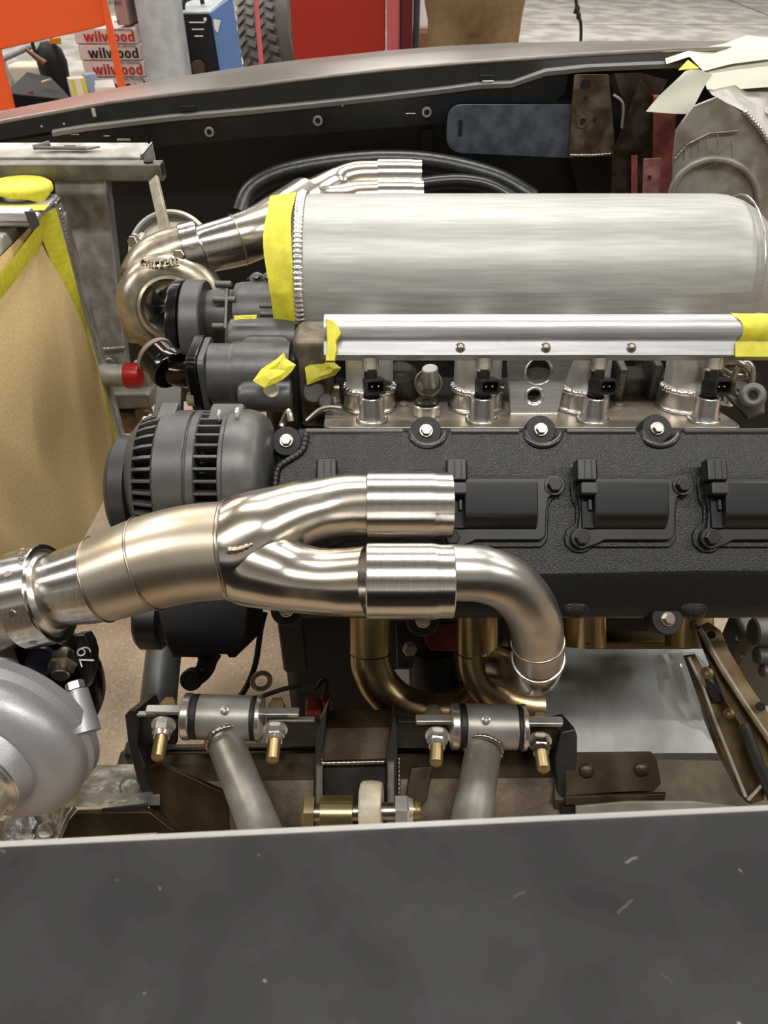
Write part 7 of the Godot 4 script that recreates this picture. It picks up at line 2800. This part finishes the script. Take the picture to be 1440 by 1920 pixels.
	for i in 9:
		var u := i / 8.0
		var row := PackedVector3Array()
		for j in 15:
			var v := j / 14.0
			row.push_back(at(lerpf(-60, 300, v), lerpf(1438, 1516, u) - (v * 6.0), lerpf(0.84, 0.775, u) + 0.0035 * sin(i * 2.1 + j * 1.7) * sin(j * 0.9)))
		P.push_back(row)
	grid(s, P, false, false, 30.0, true)
	part("top_face", s, K.foil)
	s = M.new()
	ringtube(s, circle3(at(243, 1476, 0.797), Vector3(0, 0.75, 0.66), 0.010, 24), 0.0012, 6)
	part("embossed_ring", s, K.foil)
	s = M.new()
	plate(s, [at(190, 1517, 0.770), at(276, 1508, 0.770), at(277, 1521, 0.770), at(190, 1532, 0.770)], 0.004, 0.001)
	part("edge_strip", s, K.frame_dark)
	s = M.new()
	plate(s, [at(140, 1524, 0.766), at(280, 1521, 0.766), at(330, 1560, 0.766), at(100, 1575, 0.766)], 0.01, 0.002)  # brown plate below the edge strip
	part("brown_face", s, K.frame_brown)
	# scuffed ledge in the lower left corner
	s = M.new()
	plate(s, [at(80, 1512, 0.758), at(140, 1512, 0.758), at(130, 1532, 0.755), at(100, 1600, 0.73), at(-60, 1620, 0.73), at(-60, 1540, 0.755), at(40, 1545, 0.758)], 0.01, 0.002)
	var lg := solo("frame_ledge", s, K.foil, "scuffed aluminium ledge in the lower left corner behind the fender edge", "ledge")
	s = M.new()
	cyl(s, at(38, 1556, 0.742), at(38, 1556, 0.734), 0.018, 0.003, 32)
	cyl(s, at(84, 1558, 0.742), at(84, 1558, 0.732), 0.008, 0.002, 24)
	part("boss", s, K.foil, lg)
	pliers()
	# clear plastic bag lying on the grey sheet
	s = M.new()
	P = []
	for i in 9:
		var u := i / 8.0
		var row := PackedVector3Array()
		for j in 9:
			var v := j / 8.0
			var l: Array = [[1222, 1228], [1228, 1250], [1232, 1275], [1236, 1300], [1246, 1325], [1262, 1345], [1285, 1362], [1315, 1370], [1330, 1388]][i]
			var r: Array = [[1300, 1222], [1320, 1240], [1335, 1265], [1340, 1290], [1345, 1310], [1345, 1330], [1345, 1350], [1345, 1372], [1350, 1392]][i]
			row.push_back(at(lerpf(l[0], r[0], v), lerpf(l[1], r[1], v), 0.90 + 0.010 * sin(i * 1.3 + j * 1.9) + 0.006 * sin(j * 2.7)))
		P.push_back(row)
	grid(s, P, false, false, 70.0)
	solo("plastic_bag", s, K.film, "crumpled clear plastic bag behind the locking pliers", "plastic bag")

func pliers() -> void:
	thing("locking_pliers", "worn brown steel locking pliers clamped on the last exhaust stub", "pliers", at(1400, 1500, 0.78))
	var s := M.new()
	# outer arm: folded channel
	var A := [[1307, 1176], [1330, 1166], [1352, 1182], [1368, 1220], [1400, 1275], [1440, 1335], [1500, 1420], [1500, 1500], [1440, 1395], [1400, 1335], [1352, 1262], [1330, 1222]]
	var pts := []
	for q in A: pts.push_back(at(q[0], q[1], 0.775 - (q[1] - 1160) * 0.00012))
	plate(s, pts, 0.004, 0.001)
	part("upper_arm", s, K.pliers)
	# bright folded ridge along it
	s = M.new()
	tube(s, [at(1312, 1178, 0.772), at(1352, 1248, 0.765), at(1400, 1322, 0.757), at(1440, 1380, 0.750), at(1500, 1480, 0.738)], 0.0022, 8)
	part("ridge", s, K.scuffed)
	s = M.new()
	pts = []
	for q in [[1307, 1178], [1352, 1250], [1400, 1324], [1440, 1384], [1500, 1482], [1500, 1560], [1436, 1440], [1398, 1376], [1360, 1318], [1338, 1262], [1318, 1215]]: pts.push_back(at(q[0], q[1], 0.784 - (q[1] - 1160) * 0.00012))
	plate(s, pts, 0.003, 0.0008)
	part("arm_side", s, mt(Color(0.50, 0.46, 0.36), 0.40, 0.6, {"tex": "rust", "scale": Vector3(9, 9, 9)}))
	# lower arm with its slot
	s = M.new()
	pts = []
	for q in [[1288, 1228], [1304, 1226], [1322, 1258], [1345, 1296], [1370, 1318], [1400, 1390], [1440, 1455], [1434, 1500], [1410, 1508], [1392, 1490], [1352, 1412], [1328, 1352], [1320, 1320]]: pts.push_back(at(q[0], q[1], 0.792 - (q[1] - 1220) * 0.00012))
	plate(s, pts, 0.012, 0.0015)
	part("lower_arm", s, mt(Color(0.56, 0.51, 0.40), 0.40, 0.6, {"tex": "rust", "scale": Vector3(9, 9, 9)}))
	s = M.new()
	tube(s, [at(1291, 1232, 0.785), at(1318, 1288, 0.779), at(1340, 1350, 0.770), at(1398, 1494, 0.752)], 0.0018, 8)
	tube(s, [at(1370, 1320, 0.766), at(1420, 1420, 0.756), at(1430, 1470, 0.752), at(1402, 1500, 0.750)], 0.0018, 8)
	part("ridge", s, K.scuffed)
	s = M.new()
	pts = []
	for q in [[1322, 1272], [1336, 1280], [1356, 1308], [1356, 1316], [1340, 1315], [1330, 1300]]: pts.push_back(at(q[0], q[1], 0.772))
	plate(s, pts, 0.002)
	part("slot", s, K.void)
	for q in [[1326, 1262, 0.0062], [1367, 1338, 0.0056], [1334, 1190, 0.004], [1426, 1325, 0.0045]]:
		s = M.new()
		var p := at(q[0], q[1], 0.768 - (q[1] - 1160) * 0.00012)
		if q[2] > 0.005:
			lathe(s, p, (EYE - p), [[0, -0.004], [q[2], -0.004], [q[2] * 0.9, 0.001], [q[2] * 0.4, 0.0025], [q[2] * 0.35, 0.001], [0, 0.001]], 24)
			part("pivot", s, K.pliers)
		else:
			cyl(s, p, p + (EYE - p).normalized() * 0.002, q[2], 0.0004, 16)
			part("hole", s, K.void)
	s = M.new()
	tube(s, spline([at(1392, 1356, 0.76), at(1404, 1385, 0.757), at(1425, 1440, 0.752), at(1452, 1500, 0.75)], 6), 0.006, 12)
	part("release_lever", s, K.frame_dark)

# ---------- suspension pick-up ----------
func suspension() -> void:
	var s: M
	thing("suspension_bracket", "dark fabricated steel suspension bracket with a boxed centre tower", "bracket", at(660, 1540, 0.78))
	# long folded body
	s = M.new()
	var rows := []
	for q in [[1392, 0.885], [1404, 0.845], [1412, 0.832], [1462, 0.812], [1560, 0.795], [1640, 0.82]]:
		var row := PackedVector3Array()
		for px in [268, 420, 600, 740, 900, 1078]:
			var lean := 26.0 * clampf((float(q[0]) - 1404.0) / 150.0, 0, 1) if px < 300 else 0.0
			row.push_back(at(px + lean, q[0] - (px - 660) * 0.01, q[1]))
		rows.push_back(row)
	grid(s, rows, false, false, 18.0, true)
	part("body", s, K.frame_brown)
	s = M.new()
	bead(s, [at(268, 1406, 0.840), at(600, 1404, 0.838)], 0.0022, 0.006)
	bead(s, [at(745, 1402, 0.838), at(1070, 1399, 0.838)], 0.0022, 0.006)
	part("weld_bead", s, K.frame_dark)
	# left end plate, seen nearly edge on
	s = M.new()
	var pts := []
	for q in [[233, 1342], [243, 1331], [256, 1331], [262, 1346], [258, 1392], [276, 1450], [300, 1500], [345, 1560], [312, 1560], [276, 1512], [258, 1470], [240, 1400]]: pts.push_back(at(q[0], q[1], 0.795))
	plate(s, pts, 0.07, 0.002)
	part("end_plate", s, K.frame_dark)
	s = M.new()
	pts = []
	for q in [[270, 1440], [300, 1432], [420, 1486], [430, 1560], [330, 1560], [290, 1500]]: pts.push_back(at(q[0], q[1], 0.792))
	plate(s, pts, 0.008, 0.001)
	part("gusset", s, mt(Color(0.44, 0.39, 0.31), 0.38, 0.55, {"tex": "rust", "scale": Vector3(5, 5, 5)}))
	# right end plate
	s = M.new()
	pts = []
	for q in [[1052, 1372], [1078, 1366], [1083, 1380], [1082, 1540], [1058, 1560], [1046, 1480], [1040, 1420]]: pts.push_back(at(q[0], q[1], 0.792))
	plate(s, pts, 0.06, 0.002)
	part("end_plate", s, K.frame_dark)
	# tabs that carry the bolts: a bright sawn top edge and a dark face
	for q in [[248, 330, 1340, 1396], [500, 606, 1350, 1400], [742, 838, 1352, 1404], [992, 1060, 1362, 1404]]:
		s = M.new()
		var e := 10.0
		pts = [at(q[0], q[2], 0.800), at(q[1] - 14, q[2], 0.800), at(q[1], q[2] + 12, 0.800), at(q[1], q[3], 0.810), at(q[0], q[3], 0.810)]
		plate(s, pts, 0.010, 0.0012)
		var tb := part("tab", s, K.frame_dark)
		s = M.new()
		box(s, (at(q[0] + 2, q[2] - 1, 0.798) + at(q[1] - 14, q[2] - 1, 0.798)) / 2, Vector3((q[1] - 18.0 - q[0]) / FPX * 0.798, 0.004, 0.006), 0.001)
		part("cut_edge", s, K.steel_tube if q[0] < 600 else K.frame_dark, tb)
	# centre tower: roof, front, two side plates
	s = M.new()
	grid(s, [PackedVector3Array([at(612, 1332, 0.83), at(734, 1330, 0.83)]), PackedVector3Array([at(606, 1366, 0.802), at(736, 1363, 0.802)]), PackedVector3Array([at(600, 1426, 0.782), at(724, 1422, 0.782)]), PackedVector3Array([at(600, 1433, 0.784), at(724, 1430, 0.784)])], false, false, 12.0, true)
	part("tower_roof", s, K.frame_brown)
	s = M.new()
	plate(s, [at(606, 1430, 0.790), at(724, 1427, 0.790), at(724, 1560, 0.790), at(606, 1560, 0.790)], 0.006, 0.001)
	part("tower_front", s, K.frame_dark)
	for q in [[[592, 1372], [612, 1330], [612, 1350], [602, 1430], [606, 1560], [584, 1560], [590, 1430]], [[724, 1420], [738, 1340], [744, 1350], [746, 1400], [743, 1560], [724, 1560]]]:
		s = M.new()
		pts = []
		for w in q: pts.push_back(at(w[0], w[1], 0.776))
		plate(s, pts, 0.06, 0.0015)
		part("tower_side", s, K.frame_dark)
	for q in [[599, 1436, 598, 1556], [733, 1430, 733, 1556]]:
		s = M.new()
		tube(s, [at(q[0], q[1], 0.774), at(q[2], q[3], 0.774)], 0.0036, 8)
		part("bare_edge", s, K.steel_tube)
	s = M.new()
	bead(s, [at(607, 1366, 0.799), at(601, 1428, 0.779)], 0.0026, 0.005)
	bead(s, [at(735, 1363, 0.799), at(728, 1420, 0.779)], 0.0028, 0.005)
	bead(s, [at(601, 1431, 0.780), at(722, 1428, 0.780)], 0.0022, 0.005)
	bead(s, [at(748, 1420, 0.800), at(748, 1500, 0.790)], 0.0016, 0.004)
	part("tower_weld", s, K.weld)
	s = M.new()
	plate(s, [at(770, 1440, 0.800), at(812, 1436, 0.800), at(800, 1500, 0.792), at(782, 1520, 0.790), at(756, 1520, 0.790)], 0.006, 0.001)
	part("web", s, K.frame_brown)

	# pivots with their control arms
	var labs := [["left control arm tube, angled down right from its bushing", "left pivot shaft with flattened silver ends"], ["right control arm tube, angled down left from its bushing", "right pivot shaft with flattened silver ends"]]
	var geo := [[345, 492, 1343, 1347, 0.775, [418, 1375], [490, 1560]], [845, 986, 1361, 1364, 0.775, [908, 1392], [880, 1560]]]
	for k in 2:
		var g: Array = geo[k]
		var d: float = g[4]
		var a := at(g[0], g[2], d)
		var b := at(g[1], g[3], d)
		var ax := (b - a).normalized()
		var L := (b - a).length()
		thing("control_arm", labs[k][0], "control arm", at(g[5][0], g[5][1], d), "control arms on the bracket")
		s = M.new()
		lathe(s, a, ax, [[0, L * 0.20], [0.0218, L * 0.20], [0.0224, L * 0.21], [0.0224, L * 0.86], [0.0218, L * 0.87], [0, L * 0.87]], 48)
		part("sleeve", s, K.steel_tube)
		for w in [[0.115, 0.20], [0.87, 0.925]]:
			s = M.new()
			cyl(s, a + ax * L * w[0], a + ax * L * w[1], 0.0224, 0.0010, 40)
			part("seal", s, K.rubber)
		for w in [[0.0, 0.112], [0.928, 1.0]]:
			s = M.new()
			cyl(s, a + ax * L * w[0], a + ax * L * w[1], 0.0232, 0.0012, 44)
			part("washer", s, K.machined)
		s = M.new()
		tube(s, [at(g[5][0], g[5][1] - 8, d + 0.006), at(g[5][0], g[5][1] + 6, d - 0.004), at(g[6][0], g[6][1], d - 0.085), at(g[6][0] + (g[6][0] - g[5][0]) * 0.5, g[6][1] + 90, d - 0.13)], 0.0182, 40)
		part("arm", s, K.steel_tube)
		s = M.new()
		var wr := []
		var c := at(g[5][0] + (4 if k == 0 else -2), g[5][1] + 12, d - 0.014)
		for p in circle3(c, at(g[6][0], g[6][1], d - 0.085) - at(g[5][0], g[5][1], d), 0.0184, 40): wr.push_back(p)
		bead(s, wr, 0.0026, 0.004)
		part("weld_bead", s, K.weld)
		s = M.new()
		var gp := at((g[0] + g[1]) / 2.0 + (2 if k == 0 else -4), g[2] - 11, d - 0.0215)
		var gn := (EYE - gp).normalized()
		lathe(s, gp, gn, [[0, 0], [0.0042, 0], [0.0042, 0.002], [0.0030, 0.0025], [0.0026, 0.0055], [0.0014, 0.0065], [0, 0.0065]], 12)
		part("grease_nipple", s, K.zinc)
		# shaft
		var sl := at(g[0] - (58 if k == 0 else 52), g[2] - 12, d + 0.018)
		var sr := at(g[1] + 56, g[3] - 11, d + 0.018)
		thing("pivot_shaft", labs[k][1], "shaft", sl, "pivot shafts through the bushings")
		s = M.new()
		cyl(s, a + ax * 0.001 + (sl - a) * 0.0, b, 0.011, 0.0004, 28)
		part("core", s, K.zinc)
		s = M.new()
		box(s, Vector3((sl.x + a.x) / 2, sl.y, sl.z), Vector3((a - sl).length() + 0.01, 0.0065, 0.010), 0.0015)
		part("flat_end", s, K.zinc)
		s = M.new()
		box(s, Vector3((sr.x + b.x) / 2, sr.y, sr.z), Vector3((sr - b).length() + 0.01, 0.0065, 0.010), 0.0015)
		part("flat_end", s, K.zinc)
	# four bolts hanging through the tabs, nuts towards us
	var bl := ["first gold-threaded bolt at the bracket's left end", "second gold-threaded bolt beside the tower's left side", "third gold-threaded bolt beside the tower's right side", "fourth gold-threaded bolt at the bracket's right end"]
	var bp := [[306, 1364, 298, 1408, 318, 1324], [516, 1372, 512, 1414, 520, 1326], [820, 1384, 818, 1420, 812, 1338], [1012, 1394, 1018, 1432, 1012, 1352]]
	for i in 4:
		var q: Array = bp[i]
		var n0 := at(q[0], q[1], 0.785)
		var n1 := at(q[2], q[3], 0.762)
		var ax := (n1 - n0).normalized()
		thing("mounting_bolt", bl[i], "bolt", n0, "bolts through the bracket tabs")
		s = M.new()
		lathe(s, n0 - ax * 0.004, ax, [[0, 0], [0.0125, 0], [0.0125, 0.0016], [0, 0.0016]], 28)
		part("washer", s, K.zinc)
		s = M.new()
		hex(s, n0 - ax * 0.0024, ax, 0.0105, 0.0105)
		lathe(s, n0 + ax * 0.0078, ax, [[0, 0], [0.0088, 0], [0.0080, 0.005], [0, 0.005]], 28)
		part("nut", s, K.zinc if i < 3 else K.bolt_steel)
		s = M.new()
		var prof := [[0, 0.006]]
		var L := (n1 - n0).length() + 0.002
		var k := int(L / 0.0016)
		for w in k: prof.append_array([[0.0062, 0.006 + w * 0.0016], [0.0068, 0.0066 + w * 0.0016]])
		prof.append_array([[0.0060, 0.0064 + k * 0.0016], [0.0052, 0.0074 + k * 0.0016], [0, 0.0074 + k * 0.0016]])
		lathe(s, n0, ax, prof, 24, 60.0)
		part("thread", s, K.gold_zinc)
		s = M.new()
		hex(s, at(q[4], q[5], 0.815), Vector3(0, 0.95, 0.2), 0.0092, 0.007)
		part("head", s, K.gold_zinc)
	# the long bolt at the tower's foot with spacer and roller
	var d2 := 0.735
	thing("through_bolt", "long bolt across the foot of the centre tower with a hex head", "bolt", at(660, 1545, d2))
	s = M.new()
	cyl(s, at(572, 1524, d2), at(786, 1520, d2), 0.0085, 0.001, 24)
	part("shank", s, K.bolt_steel)
	s = M.new()
	hex(s, at(590, 1524, d2), Vector3.LEFT, 0.0165, 0.011)
	part("head", s, K.gold_zinc)
	s = M.new()
	hex(s, at(741, 1520, d2), Vector3.RIGHT, 0.0155, 0.013)
	lathe(s, at(766, 1519, d2), Vector3.RIGHT, [[0, 0], [0.0120, 0], [0.0110, 0.004], [0, 0.004]], 24)
	part("nut", s, K.zinc)
	s = M.new()
	lathe(s, at(770, 1519, d2), Vector3.RIGHT, [[0, 0], [0.0092, 0.0], [0.0092, 0.004], [0.0086, 0.005], [0.0092, 0.006], [0.0080, 0.009], [0, 0.009]], 24)
	part("thread", s, K.gold_zinc)
	s = M.new()
	lathe_loop(s, at(601, 1526, d2), Vector3.RIGHT, [[0.0086, 0], [0.0166, 0], [0.0170, 0.0004], [0.0170, 0.0306], [0.0166, 0.031], [0.0086, 0.031]], 40)
	solo("spacer_sleeve", s, mt(Color(0.66, 0.60, 0.42), 0.24, 0.9), "yellow zinc spacer sleeve on the tower's long bolt", "spacer")
	s = M.new()
	lathe_loop(s, at(676, 1512, d2), Vector3(1, 0.06, 0.05), [[0.0088, 0], [0.0215, 0.000], [0.0232, 0.002], [0.0238, 0.010], [0.0228, 0.019], [0.0215, 0.0208], [0.0088, 0.0208]], 40, 30.0)
	solo("nylon_roller", s, K.white_nylon, "off-white nylon roller on the tower's long bolt", "roller")

# ---------- near turbo ----------
func near_turbo() -> void:
	var n := Vector3(-0.22, 0.16, 0.96).normalized()
	var d := 0.645
	var c := at(8, 1395, d)
	thing("turbocharger", "near turbocharger with a silver cast compressor housing at the left edge", "turbocharger", c - Vector3(0, 0.08, 0))
	var s := M.new()
	# the scroll, growing round the axis
	var b := basis_for(n, Vector3.UP)
	var path := []
	var rad := []
	for i in 61:
		var u := i / 60.0
		var th := deg_to_rad(150.0 - 345.0 * u)
		var rr := 0.047 + 0.004 * u
		path.push_back(c + (b.x * cos(th) + b.y * sin(th)) * rr)
		rad.push_back(0.020 + 0.0085 * u)
	tube(s, path, rad, 36)
	part("scroll", s, K.cast_bright)
	s = M.new()
	lathe(s, c - n * 0.026, n, [[0, 0], [0.070, 0], [0.0735, 0.003], [0.0735, 0.012], [0.062, 0.022], [0.052, 0.034], [0.044, 0.046], [0.040, 0.056], [0.0385, 0.066], [0, 0.066]], 64, 40.0)
	part("housing", s, K.cast_bright)
	# polished inlet
	s = M.new()
	lathe_loop(s, c + n * 0.036, n, [[0.0300, 0.0], [0.0385, 0.0], [0.0395, 0.002], [0.0370, 0.006], [0.0355, 0.010], [0.0355, 0.040], [0.0345, 0.042], [0.0310, 0.042], [0.0300, 0.040]], 56, 30.0)
	part("inlet", s, K.machined)
	s = M.new()
	lathe_loop(s, c + n * 0.078, n, [[0.0285, 0.0], [0.0362, 0.0], [0.0368, 0.0012], [0.0365, 0.0060], [0.0340, 0.0075], [0.0300, 0.0075], [0.0285, 0.006]], 56, 30.0)
	part("inlet_lip", s, mt(Color(0.78, 0.72, 0.62), 0.35, 0.9))
	s = M.new()
	lathe(s, c + n * 0.03, n, [[0, 0], [0.031, 0], [0.031, 0.002], [0, 0.002]], 32)
	part("inlet_bore", s, K.void)
	# bolted ears on the rim
	for q in [[161, 1375, 0.640, 143, 1296, 0.650], [20, 1290, 0.645, 2, 1222, 0.655]]:
		s = M.new()
		tube(s, [at(q[0], q[1], q[2]), at(q[3], q[4], q[5])], [0.0125, 0.0098], 24)
		part("ear", s, K.cast_bright)
	for q in [[142, 1293, 0.650], [1, 1219, 0.655]]:
		s = M.new()
		hex(s, at(q[0], q[1], q[2]), at(q[0] - 5, q[1] - 22, q[2] + 0.003) - at(q[0], q[1], q[2]), 0.0078, 0.007)
		part("bolt", s, K.zinc)
	# black centre section with a hand-written mark
	s = M.new()
	var cc := at(70, 1290, 0.715)
	lathe(s, cc, n + Vector3(0.35, 0.35, 0.0), [[0, -0.03], [0.048, -0.03], [0.056, -0.02], [0.060, -0.006], [0.060, 0.010], [0.056, 0.016], [0.040, 0.020], [0, 0.022]], 56)
	part("centre_section", s, mt(Color(0.10, 0.085, 0.07), 0.26, 0.6))
	s = M.new()
	cyl(s, at(122, 1222, 0.665), at(113, 1268, 0.645), 0.0075, 0.001, 20)
	hex(s, at(120, 1234, 0.656), at(113, 1268, 0.645) - at(122, 1222, 0.665), 0.0125, 0.010)
	part("stud", s, K.bolt_steel)
	s = M.new()
	cyl(s, at(74, 1240, 0.672), at(74, 1240, 0.664), 0.014, 0.003, 24)
	part("oil_plug", s, mt(Color(0.10, 0.11, 0.17), 0.3, 0.4))
	s = M.new()
	var pts := []
	for q in [[140, 1190], [158, 1188], [166, 1202], [172, 1222], [170, 1262], [158, 1292], [146, 1272], [138, 1230]]: pts.push_back(at(q[0], q[1], 0.672))
	plate(s, pts, 0.02, 0.003)
	part("black_flange", s, mt(Color(0.06, 0.055, 0.05), 0.3))
	var vx := Vector3(0.52, 0.62, -0.55).normalized()
	var vz := (EYE - at(160, 1232, 0.67)).normalized()
	vx = (at(153, 1212, 0.67) - at(164, 1246, 0.67)).normalized()
	vx = (vx - vz * vx.dot(vz)).normalized()
	words("paint_mark", "79", Transform3D(Basis(vx, vz.cross(vx), vz), at(160, 1230, 0.6695)), 0.012, 0.0008, K.print_white)
	# turbine side: brown cast housing under the clamp
	s = M.new()
	tube(s, spline([at(62, 1120, 0.619), at(20, 1130, 0.630), at(-30, 1150, 0.66), at(-70, 1190, 0.69)], 6), [0.0300, 0.0305, 0.031, 0.0315, 0.032, 0.033, 0.034, 0.035, 0.036, 0.037, 0.038, 0.039, 0.040, 0.040, 0.040, 0.040, 0.040, 0.040, 0.040], 36)
	part("turbine_outlet", s, K.cast_warm)
	s = M.new()
	lathe(s, at(0, 1215, 0.74), n + Vector3(0.3, 0.2, 0), [[0, -0.03], [0.05, -0.03], [0.062, -0.01], [0.062, 0.012], [0.05, 0.03], [0, 0.034]], 48, 50.0)
	part("turbine_housing", s, K.cast_warm)
